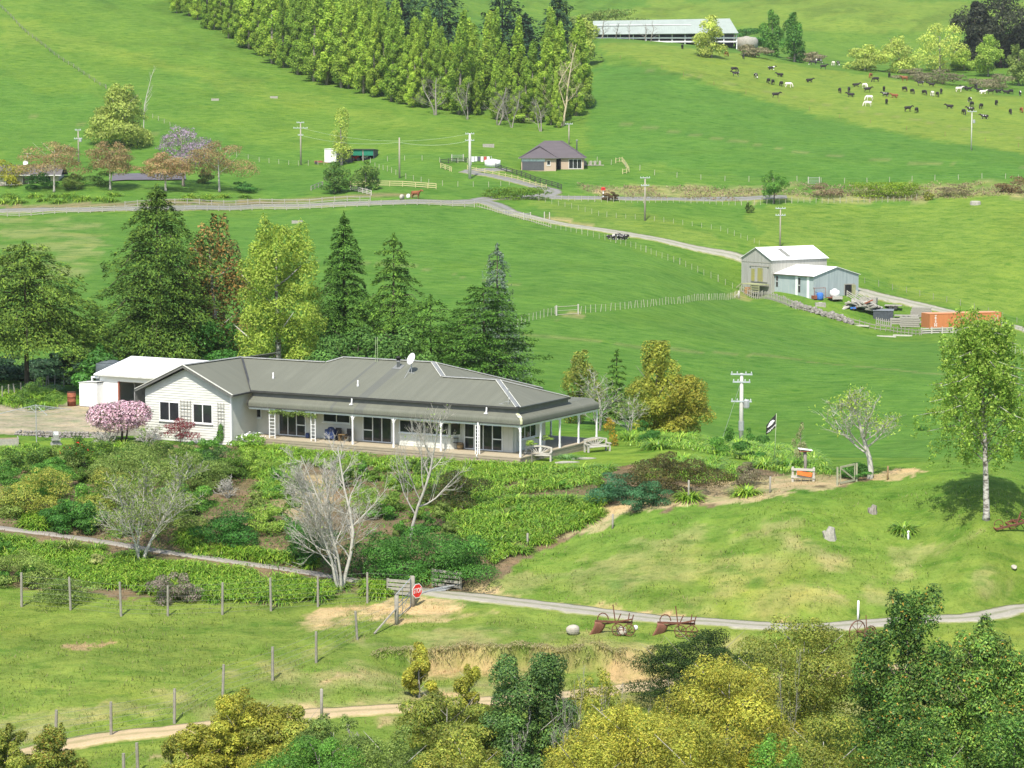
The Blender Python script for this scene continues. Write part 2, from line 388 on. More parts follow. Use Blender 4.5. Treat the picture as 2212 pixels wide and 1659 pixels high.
zone([(115,1388),(180,1385),(270,1390),(230,1397),(130,1395)], CLAY*.75, .8, .9)
zone([(1900,1025),(1990,1010),(2000,1018),(1930,1042),(1890,1038)], CLAY, .8, .9)
zone([(1560,615),(1620,590),(1620,600),(1580,612)], CLAY, 1, .7); zone([(1170,475),(1300,492),(1210,470)], CLAY, 1, .6)
zone([(1910,655),(2060,690),(1990,690),(1930,668)], CLAY, 1.5, .55)
zone([(1240,418),(1330,412),(1300,420)], CLAY, 1.2, .8)
zone([(0,440),(270,438),(560,432),(980,428),(560,443),(270,448),(0,449)], MULCH*1.4, .8, .8)
for q in ([(1320,262),(1500,290),(1750,330),(2000,352),(2230,362),(2230,364.5),(2000,355),(1750,333),(1500,293),(1320,265)], [(1360,150),(1700,205),(2000,262),(2230,300),(2230,302),(2000,264.5),(1700,207),(1360,152)], [(60,250),(250,275),(500,318),(500,320),(250,277.5),(60,252)], [(1130,720),(1350,745),(1700,770),(2050,810),(2050,814),(1700,774),(1350,749),(1130,723)], [(600,560),(900,575),(1150,620),(1150,623),(900,578),(600,563)]):
    zone(q, DRY*.8, .8, .32)
zone([(1190,676),(1262,672),(1268,690),(1200,694)], CLAY*.9, 1.2, .55, cut=smooth((n3-.4)*5)); zone([(1560,628),(1615,628),(1615,650),(1570,648)], CLAY*.9, 1.2, .5, cut=smooth((n3-.4)*5))
terr = smooth((np.sin(GZ.ravel()*4.2+n2*5)-.25)*1.6)*smooth((ys-560)/200); c = c*(1-.20*terr[:, None]*smooth((n1-.30)*4)[:, None])
tone = .78 + .44*n4; tone = lerp(tone[:, None], (np.ones_like(tone))[:, None], smooth((ys-210)/100))[:, 0]
c = np.clip(c*(tone*(.86+.28*n2))[:, None], 0, 1)
na = len(AR); ii = np.arange((len(YR)-1)*(na-1)); r0 = ii//(na-1)*na+ii % (na-1)
gm, t, b = nodes_of('ground_cover')
a = t.nodes.new('ShaderNodeVertexColor'); a.layer_name = 'Col'
v = coords(t, 'Object'); v2 = coords(t, 'Object', (.55, 1, 1), (0, 0, .35))
nA = noise(t, .55, 6, v2, .65); nB = noise(t, 4.0, 4, v, .7); nC = noise(t, .08, 4, v)
o = mix(t, a.outputs[0], (.62, .78, .55), ramp(t, nA, .46, .72), 'MULTIPLY')
o2 = mix(t, o, (1.28, 1.18, 1.0), ramp(t, nA, .5, .2), 'MULTIPLY')
o3 = mix(t, o2, (.55, .62, .5), ramp(t, nB, .5, .85), 'MULTIPLY')
o4 = mix(t, o3, (1.18, 1.05, .85), ramp(t, nC, .5, .9), 'MULTIPLY')
nD = noise(t, .22, 8, coords(t, 'Object', (.7, 1, 1), (0, 0, -.2)), .72); nE = noise(t, 1.6, 5, v, .75)
o4 = mix(t, o4, (.72, .85, .72), ramp(t, nD, .55, .72), 'MULTIPLY'); o4 = mix(t, o4, (1.18, 1.1, .95), ramp(t, nD, .42, .28), 'MULTIPLY'); o4 = mix(t, o4, (.62, .72, .6), ramp(t, nE, .54, .68), 'MULTIPLY'); nF = noise(t, .75, 3, coords(t, 'Object', (.45, 1, 1)), .6); o4 = mix(t, o4, (.66, .8, .66), ramp(t, nF, .56, .66), 'MULTIPLY')
vo = t.nodes.new('ShaderNodeTexVoronoi'); vo.inputs['Scale'].default_value = .16; vo.inputs['Randomness'].default_value = 1; t.links.new(coords(t, 'Object', (1, .8, 1)), vo.inputs['Vector'])
o4 = mix(t, o4, (.55, .75, .6), ramp(t, vo.outputs['Distance'], .14, .05), 'MULTIPLY')
t.links.new(o4, b.inputs['Base Color']); b.inputs['Roughness'].default_value = .95; b.inputs['Specular IOR Level'].default_value = .08
ad = t.nodes.new('ShaderNodeMath'); ad.operation = 'MULTIPLY_ADD'; ad.inputs[1].default_value = .45; t.links.new(nB, ad.inputs[0]); t.links.new(nA, ad.inputs[2])
bump(t, b, ad.outputs[0], .9, .28)
ground = struct(obj('ground', np.stack([xs, ys, GZ.ravel()], -1), np.stack([r0, r0+1, r0+na+1, r0+na], -1), gm, None, True, c))

# ------------------------------------------------------------------ roads and paths: draped strips
def catmull(P, step):
    P = [Vector((p[0], p[1], 0)) for p in P]; out = []
    for i in range(len(P)-1):
        p0, p1, p2, p3 = P[max(i-1, 0)], P[i], P[i+1], P[min(i+2, len(P)-1)]
        n = max(2, int((p2-p1).length/step))
        for k in range(n):
            s = k/n; out.append(.5*((2*p1)+(p2-p0)*s+(2*p0-5*p1+4*p2-p3)*s*s+(3*p1-p0-3*p2+p3)*s**3))
    out.append(P[-1]); return out
def strip(name, pts, width, m, lift=.05, step=1.0, cross=6, wob=.12, world=None, skirt=.25):
    C = catmull(world or gpoly(pts), step); V = []; F = []; k = cross+1
    for i, p in enumerate(C):
        d = (C[min(i+1, len(C)-1)]-C[max(i-1, 0)]).normalized(); s = Vector((d.y, -d.x, 0))
        wd = width(i/len(C)) if callable(width) else width
        row = []
        for j in range(k):
            q = (j/cross-.5)*wd
            if j in (0, cross): q += rnd.uniform(-wob, wob)
            row.append((p.x+s.x*q, p.y+s.y*q))
        V += [(row[0][0], row[0][1], -skirt)]+[(x, y, lift+.03*(1-(2*j/cross-1)**2)) for j, (x, y) in enumerate(row)]+[(row[-1][0], row[-1][1], -skirt)]
    V = np.array(V); V[:, 2] += H(V[:, 0], V[:, 1]); k += 2
    F = [(i*k+j, i*k+j+1, (i+1)*k+j+1, (i+1)*k+j) for i in range(len(C)-1) for j in range(k-1)]
    F = [f[::-1] for f in F]
    q_ = np.array([0]+[abs(2*j/cross-1) for j in range(cross+1)]+[1]); q_[0] = 1; cc = np.tile(q_[:, None], (len(C), 3))
    return struct(obj(name, V, F, m, None, True, cc))
def trackmat(name, c1, c2, c3, width, grass=(.17, .2, .05)):
    m, t, b = nodes_of(name)
    v = coords(t); n = noise(t, .9, 6, v, .65); n2_ = noise(t, 9, 4, v, .6)
    o = mix(t, c1, c2, ramp(t, n, .35, .65)); o = mix(t, o, c3, ramp(t, n2_, .5, .8))
    at_ = t.nodes.new('ShaderNodeVertexColor'); at_.layer_name = 'Col'; sp = t.nodes.new('ShaderNodeSeparateColor'); t.links.new(at_.outputs[0], sp.inputs[0])
    ad_ = t.nodes.new('ShaderNodeMath'); ad_.operation = 'ADD'; t.links.new(sp.outputs[0], ad_.inputs[0]); mm_ = t.nodes.new('ShaderNodeMath'); mm_.operation = 'MULTIPLY_ADD'; mm_.inputs[1].default_value = .9; mm_.inputs[2].default_value = -.45; t.links.new(n, mm_.inputs[0]); t.links.new(mm_.outputs[0], ad_.inputs[1])
    o = mix(t, o, grass, ramp(t, ad_.outputs[0], .72, 1.05)); o = mix(t, o, tuple(x*.62+y*.3 for x, y in zip(c2, grass)), ramp(t, ad_.outputs[0], .28, .02))
    t.links.new(o, b.inputs['Base Color']); b.inputs['Roughness'].default_value = .95; b.inputs['Specular IOR Level'].default_value = .15
    bump(t, b, n2_, .5, .03); MATS[name] = m; return m
m_drive = trackmat('drive_gravel', (.35, .325, .265), (.27, .255, .21), (.40, .37, .30), 3)
m_track = trackmat('clay_track', (.50, .375, .225), (.42, .32, .19), (.28, .29, .10), 3)
m_road = trackmat('chip_seal', (.225, .22, .205), (.18, .178, .17), (.26, .25, .225), 4)
m_lane = trackmat('farm_lane_metal', (.36, .335, .275), (.27, .265, .22), (.22, .25, .11), 4)
m_conc = trackmat('path_concrete', (.27, .25, .21), (.22, .205, .175), (.31, .285, .24), 1, (.27, .25, .22))
strip('driveway', None, 2.35, m_drive, .05, .7, world=CLN[0])
strip('garden_path', None, .95, m_conc, .06, .6, 4, .03, world=CLN[2])
strip('farm_track', None, 2.2, m_track, .05, .7, world=CLN[1])
strip('road', [(-80,457),(60,455),(300,452),(560,446),(800,440),(960,438),(1030,436),(1060,440),(1095,456),(1140,469)], 5.0, m_road, .12, 2.5)
strip('road', [(1020,437),(1060,429.5),(1120,427),(1200,427.5),(1300,428.5),(1420,430),(1520,431),(1620,429),(1700,426)], 4.0, m_road, .10, 2.5)
strip('farm_lane', [(1095,456),(1140,469),(1200,483),(1300,498),(1400,515),(1500,537),(1610,562),(1700,588),(1790,612),(1860,630),(1950,652),(2050,675),(2140,697),(2212,713),(2320,738)], 4.2, m_lane, .14, 2.2)
strip('cottage_drive', [(1160,427),(1195,416),(1165,405),(1110,391),(1060,380),(1010,372.5),(1040,368.5),(1100,367.5)], 4.0, m_road, .12, 2)
# ------------------------------------------------------------------ foliage
def unit(v): return v/np.maximum(np.linalg.norm(v, axis=-1, keepdims=True), 1e-9)
def leafquads(P, N, size, colr, rg, asp=.6, axis=None, jit=.9):
    n = len(P); N = unit(N+rg.normal(size=(n, 3))*jit)
    t = axis if axis is not None else rg.normal(size=(n, 3))
    if axis is not None: t = unit(t)+rg.normal(size=(n, 3))*.35
    t = unit(t-N*(t*N).sum(-1, keepdims=True)); bt = np.cross(N, t)
    s = np.asarray(size)[:, None] if hasattr(size, '__len__') else size
    V = np.stack([P-t*s-bt*s*asp, P-t*s+bt*s*asp, P+t*s], 1).reshape(-1, 3)
    F = np.arange(3*n).reshape(-1, 3); C = np.repeat(colr, 3, 0)
    return V, F, C
def pick(rg, pal, n, jit=.16):
    pal = np.array(pal); k = rg.integers(0, len(pal), n); k2 = rg.integers(0, len(pal), n); f = rg.random((n, 1))
    return np.clip((pal[k]*f+pal[k2]*(1-f))*(1+rg.normal(size=(n, 1))*jit), .003, 1)
def blobs_env(rg, n, rx, ry, z0, z1, prof, size=.42):
    """clump positions through a crown; prof(t) = relative radius at height t"""
    out = []
    hh = z1-z0
    for i in range(n):
        t = (i+rg.random())/n; pr = prof(t)
        a = rg.random()*6.283; rr = math.sqrt(rg.random())*.78*pr
        s = size*(.65+.6*rg.random())
        out.append((rx*rr*math.cos(a), ry*rr*math.sin(a), z0+hh*t, rx*s*max(pr, .35), ry*s*max(pr, .35), hh*s*.42*(.7+.5*rg.random())))
    return np.array(out)
def blob_leaves(rg, B, n, size, pal, shell=.72, asp=.6, jit=.8, dz=0, clumpvar=.2, tips=None, tipamt=.0):
    area = (B[:, 3]*B[:, 4]+B[:, 3]*B[:, 5]+B[:, 4]*B[:, 5]); pr = area/area.sum()
    k = rg.choice(len(B), n*2, p=pr); d = unit(rg.normal(size=(n*2, 3)))
    low = (d[:, 2] < -.35) & (rg.random(n*2) < .6); d[low, 2] *= -1
    r = shell+(1.08-shell)*rg.random((n*2, 1))
    b = B[k]; P = b[:, :3]+d*r*b[:, 3:]
    keep = np.ones(n*2, bool)
    for q in B:                                     # drop leaves buried inside a neighbouring clump
        e = (((P-q[:3])/q[3:])**2).sum(-1); keep &= (e > .42)
    P, d, k = P[keep][:n], d[keep][:n], k[keep][:n]
    cl = pick(rg, pal, len(P)); tone = 1+(rg.random(len(B))-.5)*2*clumpvar; cl = cl*tone[k][:, None]
    if tips is not None:
        m = (rg.random(len(P)) < tipamt) & (d[:, 2] > -.1); cl[m] = pick(rg, tips, int(m.sum()))
    P[:, 2] += dz
    s = size*(.6+.8*rg.random(len(P)))
    return leafquads(P, d+np.array([0, 0, .35]), s, cl, rg, asp, None, jit*.6)
def join(parts):
    V = []; F = []; C = []; n = 0
    for v, f, c_ in parts: V.append(v); F.append(f+n); C.append(c_); n += len(v)
    return np.concatenate(V), np.concatenate(F), np.concatenate(C)
BARK = mat('bark_grey', (.30, .27, .23), (.16, .14, .12), 5, .9, 0, .4, .03, (3, 3, .6))
BARKD = mat('bark_dark', (.10, .08, .06), (.05, .04, .03), 5, .95, 0, .4, .03, (3, 3, .6))
BIRCHB = mat('bark_birch', (.46, .44, .40), (.13, .115, .10), 3.2, .8, 0, .2, .02, (.8, .8, 2), .44, .60)
PALEB = mat('bark_pale_twig', (.47, .45, .39), (.34, .325, .28), 3, .9, 0)
LEAF = leafmat('foliage', .38, .55, .25, .14); LEAFG = leafmat('foliage_glossy', .22, .5, .25); LEAFN = leafmat('needles', .12, .7, .12, .15); FLOW = leafmat('blossom', .3, .7, .1)
def trunk_limbs(rg, h, r, crown0, spread, nl=6, lean=.0, forks=None):
    m = MB(); top = h*.82
    lx, ly = lean*h*rg.normal(), lean*h*rg.normal()
    pts = [(lx*(t**1.5)+.05*r*rg.normal()*4*t, ly*(t**1.5)+.05*r*rg.normal()*4*t, top*t-.25*(t == 0)) for t in (0, .04, .15, .3, .5, .75, 1)]
    m.tube(pts, [r*1.45, r*1.1, r*.92, r*.8, r*.6, r*.35, r*.1], 8)
    for i in range(nl):
        t = (crown0/h)+(.8-crown0/h)*(i+.3)/nl; t = min(t, .95); z = h*t
        f = z/top; x0, y0 = lx*f**1.5, ly*f**1.5; a = i*2.4+rg.random(); L = spread*(1-.5*t)*(.7+.4*rg.random())
        p1 = (x0+math.cos(a)*L*.5, y0+math.sin(a)*L*.5, z+L*.28); p2 = (x0+math.cos(a+.2)*L, y0+math.sin(a+.2)*L, z+L*.75)
        m.tube([(x0, y0, z-.1*L), p1, p2], [r*.42*(1-.5*t), r*.26*(1-.5*t), r*.06], 5)
    return m
def place(u, vtop, Y, vbase=None):
    """where a tree stands: column u, top row vtop, distance Y (or ground row vbase) -> base point, height"""
    if vbase is not None: b = G(u, vbase)
    else:
        X = at(u, vtop, Y).x; b = Vector((X, Y, hz(X, Y)))
    return b, max(.3, at(u, vtop, b.y).z-b.z)
NT = [0]
def rng():
    NT[0] += 1; return np.random.default_rng(1000+NT[0])
def broad(name, label, cat, u, vtop, wpx, pal, Y=None, vbase=None, leaves=4000, leaf=.22, z0=.25, prof=None, nb=16, bm=None, lm=None, tips=None, tipamt=0, shell=.72, group=None, size=.42, tr=None, lean=.02, clumpvar=.22, trunk=True, ry=1.0):
    b, h = place(u, vtop, Y, vbase); rg = rng(); wr = wpx*px(b.y)/2*1.38
    prof = prof or (lambda t: (1-(2*t-.85)**2*.55) if t > .2 else .6+1.2*t)
    B = blobs_env(rg, nb, wr, wr*ry, h*z0, h*.93, prof, size)
    V, F, C = blob_leaves(rg, B, int(leaves*1.9), leaf*.74, pal, shell, clumpvar=clumpvar, tips=tips, tipamt=tipamt)
    V[:, 2] = np.minimum(V[:, 2], h*1.02)
    o = thing(name, label, cat, b, 0, group)
    obj('crown', V, F, lm or LEAF, o, False, C)
    if trunk: trunk_limbs(rg, h, tr or max(.05, h*.022), h*max(z0, .12), wr*.8, 7, lean).obj('trunk', bm or BARK, o, True)
    return o
def conifer(name, label, u, vtop, wpx, pal, Y=None, vbase=None, z0=.05, levels=16, per=9, lpb=90, leaf=.2, droop=.18, pw=.9, thick=.35, bm=None, group=None, tip=.15, flat=False, rough=.25, weep=0, cat='tree'):
    b, h = place(u, vtop, Y, vbase); rg = rng(); R0 = wpx*px(b.y)/2*1.42
    parts = []; lim = MB(); lf, km = (leaf*.56, 3.0) if b.y < 300 else (leaf*.8, 2.2)
    for i in range(levels):
        t = (i+.5)/levels; z = h*(z0+(1-z0)*t*.98); r = R0*max(.05, (1-t)**pw)*(1-rough*.4+rough*rg.random())
        nb = max(3, int(per*(1-.55*t)))
        for j in range(nb):
            a = 6.283*(j+rg.random()*.8)/nb+i*1.7; rr = r*(1-rough+2*rough*rg.random()); n = max(20, int(lpb*km*(.35+.65*(1-t))))
            s = .12+.9*rg.random(n)**.75; wd = rr*.34*(1.05-s*.75)+.12
            q = rg.normal(size=n)*wd*.55; dr = droop*(.6+.8*rg.random())
            x = s*rr; zz = z+rr*(.16*s-dr*s**2*1.6)+rg.normal(size=n)*thick*.28*(h/15)**.5-np.abs(q)*.25
            if weep: zz -= weep*rg.random(n)*s*rr
            P = np.stack([math.cos(a)*x-math.sin(a)*q, math.sin(a)*x+math.cos(a)*q, zz], -1)
            ax = np.stack([np.full(n, math.cos(a)), np.full(n, math.sin(a)), -.25-weep*2+0*s], -1)
            N = np.stack([np.full(n, math.cos(a)*.35), np.full(n, math.sin(a)*.35), np.ones(n)], -1)
            cl = pick(rg, pal, n)*(1+(rg.random()-.5)*.35)
            parts.append(leafquads(P, N, lf*(.55+.8*rg.random(n)), cl, rg, .5, ax, .45))
            if j % 2 == 0: lim.tube([(0, 0, z-.05*rr), (math.cos(a)*rr*.5, math.sin(a)*rr*.5, z+rr*.04), (math.cos(a)*rr*.85, math.sin(a)*rr*.85, z-rr*dr*.9)], [.02+.006*rr, .015+.004*rr, .01], 4)
    n = 60                                              # leader
    P = np.stack([rg.normal(size=n)*.1, rg.normal(size=n)*.1, h*(.93+.08*rg.random(n))], -1)
    parts.append(leafquads(P, rg.normal(size=(n, 3)), np.full(n, leaf*.8), pick(rg, pal, n), rg, .4, np.tile([0, 0, 1.], (n, 1)), .5))
    V, F, C = join(parts)
    o = thing(name, label, cat, b, 0, group)
    obj('crown', V, F, LEAFN, o, False, C)
    r = max(.08, h*.018)
    lim.tube([(0, 0, -.3), (0, 0, h*.05), (0, 0, h*.5), (0, 0, h*.96)], [r*1.4, r, r*.6, .03], 8)
    lim.obj('trunk', bm or BARKD, o, True)
    return o
def bare_mesh(rg, h, spread, r, depth=5, stems=1, up=.5, split=(2, 4), crown0=.22, curl=.25, n0=7, twig=3, ang=(.7, 1.15)):
    m = MB(); tr = MB(); tips = []
    def limb(p, d, L, rad, lift, k, sides, mb):
        pts = [p]; q = p.copy(); dd = d.normalized()
        for i in range(k):
            dd = (dd+Vector((rg.normal(), rg.normal(), rg.normal()*.5))*curl*.45+Vector((0, 0, lift/k))).normalized(); q = q+dd*(L/k); pts.append(q.copy())
        mb.tube(pts, [rad*(1-.72*i/k) for i in range(k+1)], sides, False); return pts, dd
    def along(pts, f):
        x = f*(len(pts)-1); i = min(int(x), len(pts)-2); return pts[i].lerp(pts[i+1], x-i), (pts[i+1]-pts[i]).normalized()
    def side(d, ang):
        ax = Vector((rg.normal(), rg.normal(), rg.normal()*.6)); ax = (ax-d*ax.dot(d)).normalized(); return d*math.cos(ang)+ax*math.sin(ang)
    nl = {6: (13, 9, 7), 5: (10, 7, 4), 4: (8, 5, 3)}[depth]
    for s in range(stems):
        a = 6.283*s/stems+rg.random(); k0 = .2 if stems > 1 else .05
        d = Vector((math.cos(a)*k0*spread, math.sin(a)*k0*spread, 1))
        L = h*(.92 if stems > 1 else .85)*(1 if s == 0 else rg.uniform(.75, 1)); R0 = r*(1 if s == 0 else .75)
        sp, _ = limb(Vector((math.cos(a)*r*.7*(stems > 1), math.sin(a)*r*.7*(stems > 1), -.25)), d, L, R0, .25, 7, 7, tr)
        for i in range(nl[0]):
            f = crown0+(.97-crown0)*(i+rg.random()*.7)/nl[0]; p, dd = along(sp, f)
            l1 = h*.42*spread*(1.05-.75*f)*rg.uniform(.7, 1.15); r1 = max(.02, R0*(1-.72*f)*.55)
            b1, _ = limb(p, side(dd, rg.uniform(*ang)), l1, r1, up*.9, 5, 5, m)
            for j in range(nl[1]):
                g = .2+.8*(j+rg.random())/nl[1]; p2, d2 = along(b1, min(g, .99)); l2 = l1*.52*(1.15-.6*g)*rg.uniform(.6, 1.2)
                b2, _ = limb(p2, side(d2, rg.uniform(.5, 1.1)), l2, max(.011, r1*(1-.7*g)*.5), up*.6, 3, 4, m)
                for q in range(nl[2]):
                    e = .25+.75*(q+rg.random())/nl[2]; p3, d3 = along(b2, min(e, .99)); l3 = l2*.55*rg.uniform(.5, 1.2)
                    b3, _ = limb(p3, side(d3, rg.uniform(.4, 1.0)), l3, .0105, up*.4, 2, 3, m); tips.append(b3[-1])
    return tr, m, tips
def bare(name, label, u, vtop, vbase, r=.12, depth=5, spread=1.0, stems=1, up=.55, Y=None, bm=None, split=(2, 4), leaves=0, pal=None, leaf=.1, group=None, curl=.25, wscale=None, ang=(.7, 1.15), crown0=.22):
    b, h = place(u, vtop, Y, vbase); rg = rng()
    tr, m, tips = bare_mesh(rg, h, spread, r, depth, stems, up, split, curl=curl, ang=ang, crown0=crown0)
    T = np.array(m.v+tr.v); zmax = np.percentile(T[:, 2], 99.7); k = h/zmax
    kx = k
    if wscale: kx = wscale*px(b.y)/2/np.percentile(np.abs(T[:, :2]), 98)
    S = np.array([kx, kx, k])
    o = thing(name, label, 'tree', b, 0, group)
    for q, nm in ((tr, 'trunk'), (m, 'branches')):
        q.v = [tuple(np.array(x)*S) for x in q.v]; q.obj(nm, bm or PALEB, o, True)
    if leaves:
        tp = np.array([tuple(t) for t in tips])*S; kk = rg.integers(0, len(tp), leaves); P = tp[kk]+rg.normal(size=(leaves, 3))*h*.025
        V, F, C = leafquads(P, rg.normal(size=(leaves, 3)), leaf*(.6+.8*rg.random(leaves)), pick(rg, pal, leaves), rg, .6)
        stuff(obj('leaf_buds', V, F, LEAF, o, False, C))
    return o
# palettes (leaf reflectance)
P_MAC = [(.055, .09, .014), (.082, .118, .016), (.108, .142, .018), (.034, .058, .012)]
P_LEY = [(.042, .085, .012), (.065, .118, .015), (.09, .15, .02), (.028, .06, .010)]
P_CED = [(.05, .10, .02), (.075, .13, .025), (.035, .075, .016)]
P_BIR = [(.17, .24, .03), (.22, .28, .04), (.12, .19, .025), (.26, .29, .05)]
P_POP = [(.18, .25, .03), (.23, .29, .035), (.14, .205, .026), (.27, .31, .042)]
P_WIL = [(.30, .315, .06), (.36, .355, .075), (.23, .265, .045)]
P_OLI = [(.155, .165, .028), (.20, .20, .032), (.11, .135, .022), (.24, .20, .034)]
P_YOL = [(.255, .225, .030), (.32, .25, .034), (.18, .185, .025), (.22, .21, .03)]
P_GLO = [(.035, .075, .016), (.06, .105, .022), (.09, .14, .03), (.022, .05, .014)]
P_GL2 = [(.05, .10, .016), (.09, .15, .022), (.15, .19, .03), (.03, .065, .012)]
P_SHR = [(.078, .165, .022), (.112, .21, .028), (.055, .125, .018)]
P_DRK = [(.044, .115, .018), (.066, .155, .022), (.03, .08, .014)]
P_KHA = [(.13, .165, .034), (.175, .20, .044), (.095, .13, .027)]
P_ORA = [(.27, .15, .07), (.32, .175, .085), (.21, .14, .055), (.18, .165, .055)]
P_PNE = [(.02, .042, .018), (.03, .06, .024), (.014, .03, .014)]
P_GRY = [(.10, .12, .085), (.15, .165, .12), (.06, .08, .05)]
P_RED = [(.26, .12, .035), (.17, .12, .03), (.33, .17, .05), (.09, .085, .025)]
for pk in [k for k in list(globals()) if k.startswith('P_')]:
    globals()[pk] = [(min(.6, r_*1.5), min(.62, g_*1.72), b_*1.75) for r_, g_, b_ in globals()[pk]]
# ---------------- shelter trees behind the homestead
conifer('conifer_tree', 'broad olive green conifer with bare lower trunk at the left edge behind the yard', 52, 524, 260, P_MAC, Y=222, z0=.30, levels=14, per=12, lpb=160, leaf=.26, droop=.16, pw=.42, thick=.6)
conifer('conifer_tree', 'tallest broad olive green conifer behind the white garage', 338, 402, 270, P_MAC, Y=232, z0=.02, levels=24, per=13, lpb=150, leaf=.26, droop=.22, pw=.58, thick=.6)
conifer('conifer_tree', 'low dark conifer between the two big olive conifers left', 205, 655, 120, P_LEY, Y=238, z0=.02, levels=12, per=8, lpb=80, leaf=.24, pw=.7)
broad('dying_tree', 'rusty brown half dead tree right of the tallest conifer', 'tree', 468, 468, 125, P_RED, Y=238, leaves=6500, leaf=.2, z0=.12, nb=26, tips=[(.05, .09, .02)], tipamt=.35, shell=.5, bm=PALEB)
broad('birch_tree', 'large yellow green birch behind the house roof', 'tree', 598, 466, 195, [(.30, .42, .055), (.36, .47, .065), (.24, .36, .045), (.40, .48, .08)], Y=226, leaves=22000, leaf=.15, z0=.03, nb=130, prof=lambda t: (.55+.9*t if t < .4 else 1.05-.95*(t-.4)**1.1), bm=BIRCHB, shell=.3, size=.19, clumpvar=.12)
conifer('conifer_tree', 'tall dark pointed conifer above the middle of the house roof', 742, 458, 165, P_LEY, Y=236, z0=.02, levels=22, per=12, lpb=120, leaf=.22, droop=.3, pw=.62, thick=.5)
conifer('conifer_tree', 'dark ragged topped conifer right of the tall pointed one', 850, 506, 165, P_LEY, Y=233, z0=.02, levels=18, per=11, lpb=120, leaf=.22, droop=.3, pw=.55, thick=.5, rough=.4)
broad('cedar_tree', 'light green drooping cedar low behind the roof aerials', 'tree', 770, 712, 190, P_CED, Y=222, leaves=7000, leaf=.2, z0=.05, nb=20, lm=LEAFN, bm=BARKD, shell=.55)
conifer('conifer_tree', 'rounded dark green conifer behind the satellite dish', 930, 640, 180, P_LEY, Y=224, z0=.02, levels=13, per=11, lpb=120, leaf=.22, droop=.2, pw=.36, thick=.5)
conifer('conifer_tree', 'wide layered dark conifer at the right end of the shelter trees', 1045, 612, 190, P_LEY, Y=220, z0=.02, levels=17, per=12, lpb=150, leaf=.22, droop=.1, pw=.36, thick=.4)
conifer('weeping_conifer', 'grey green weeping conifer on the field edge behind the shelter trees', 1074, 528, 105, P_GRY, Y=262, z0=.04, levels=15, per=8, lpb=90, leaf=.24, droop=.35, pw=.45, weep=.9)
broad('shelter_shrub', 'dark understorey shrub left of the white garage', 'shrub', 215, 745, 110, P_DRK, Y=216, leaves=2600, leaf=.2, z0=.02, nb=12, bm=BARKD)
broad('shelter_shrub', 'dark shrub in deep shade at the left edge behind the yard fence', 'shrub', 20, 770, 200, P_PNE, Y=236, leaves=3600, leaf=.26, z0=.0, nb=14, bm=BARKD)
broad('shelter_shrub', 'dark shrub in shade between the bare trunk and the garage', 'shrub', 130, 760, 170, P_PNE, Y=238, leaves=3600, leaf=.26, z0=.0, nb=14, bm=BARKD)
broad('shelter_shrub', 'dark green shrub under the rusty half dead tree', 'shrub', 470, 690, 150, P_DRK, Y=230, leaves=3600, leaf=.2, z0=.0, nb=14, bm=BARKD)
broad('shelter_shrub', 'green shrub under the ragged dark conifer behind the roof', 'shrub', 860, 705, 150, P_CED, Y=221, leaves=3200, leaf=.2, z0=.0, nb=14, bm=BARKD, lm=LEAFN)
# ---------------- trees and shrubs beyond the lawn
broad('gold_green_tree', 'gold green rounded tree beyond the lawn', 'tree', 1415, 740, 145, [(.33, .36, .05), (.40, .41, .055), (.24, .30, .045)], Y=205, leaves=10000, leaf=.13, z0=.0, nb=30, prof=lambda t: 1.05-.75*t if t > .3 else .7+.5*t, shell=.6)
broad('gold_green_tree', 'rusty gold bushy tree right of the rounded one beyond the lawn', 'tree', 1468, 812, 120, [(.33, .33, .045), (.40, .36, .05), (.24, .28, .04)], Y=203, leaves=7000, leaf=.13, z0=.02, nb=24, shell=.6)
broad('evergreen_shrub', 'olive evergreen with thin top beside the end of the verandah', 'shrub', 1252, 758, 90, P_OLI, Y=206, leaves=3200, leaf=.14, z0=.05, nb=16, shell=.5)
conifer('evergreen_shrub', 'small dark conifer beyond the end of the verandah', 1332, 756, 62, P_LEY, Y=209, levels=12, per=8, lpb=60, leaf=.16, pw=.6, cat='shrub')
bare('bare_shrub', 'tangled grey bare shrub beside the verandah end posts', 1295, 800, None, .05, 4, 1.3, 3, .4, Y=198, split=(3, 4), leaves=350, pal=P_KHA, leaf=.12, wscale=130)
bare('bare_shrub', 'tangled grey bare shrub under the gold green tree', 1360, 850, None, .05, 4, 1.3, 3, .35, Y=196, split=(3, 4), leaves=350, pal=P_KHA, leaf=.12, wscale=110)
broad('yellow_flower_shrub', 'small shrub of orange yellow flowers beyond the garden bench', 'shrub', 1318, 898, 36, [(.6, .36, .03), (.5, .3, .03), (.2, .2, .03)], Y=187, leaves=500, leaf=.07, z0=.05, nb=6, shell=.3, trunk=False)
broad('dark_round_shrub', 'dark round shrub in front of the concrete power pole', 'shrub', 1625, 924, 58, P_DRK, Y=176, leaves=1600, leaf=.08, z0=0, nb=7, trunk=False)
broad('dark_round_shrub', 'dark shrub behind the hedge under the rusty gold tree', 'shrub', 1392, 908, 48, P_DRK, Y=187, leaves=1300, leaf=.08, z0=0, nb=7, trunk=False)
broad('dark_round_shrub', 'low dark green shrub left of the power pole', 'shrub', 1572, 918, 56, P_SHR, Y=178, leaves=1200, leaf=.08, z0=0, nb=7, trunk=False)
broad('pale_shrub', 'slender cream variegated shrub above the birdhouse', 'shrub', 1729, 914, 30, [(.42, .42, .2), (.5, .48, .26), (.26, .3, .1)], Y=170, leaves=900, leaf=.07, z0=.05, nb=9, shell=.4)
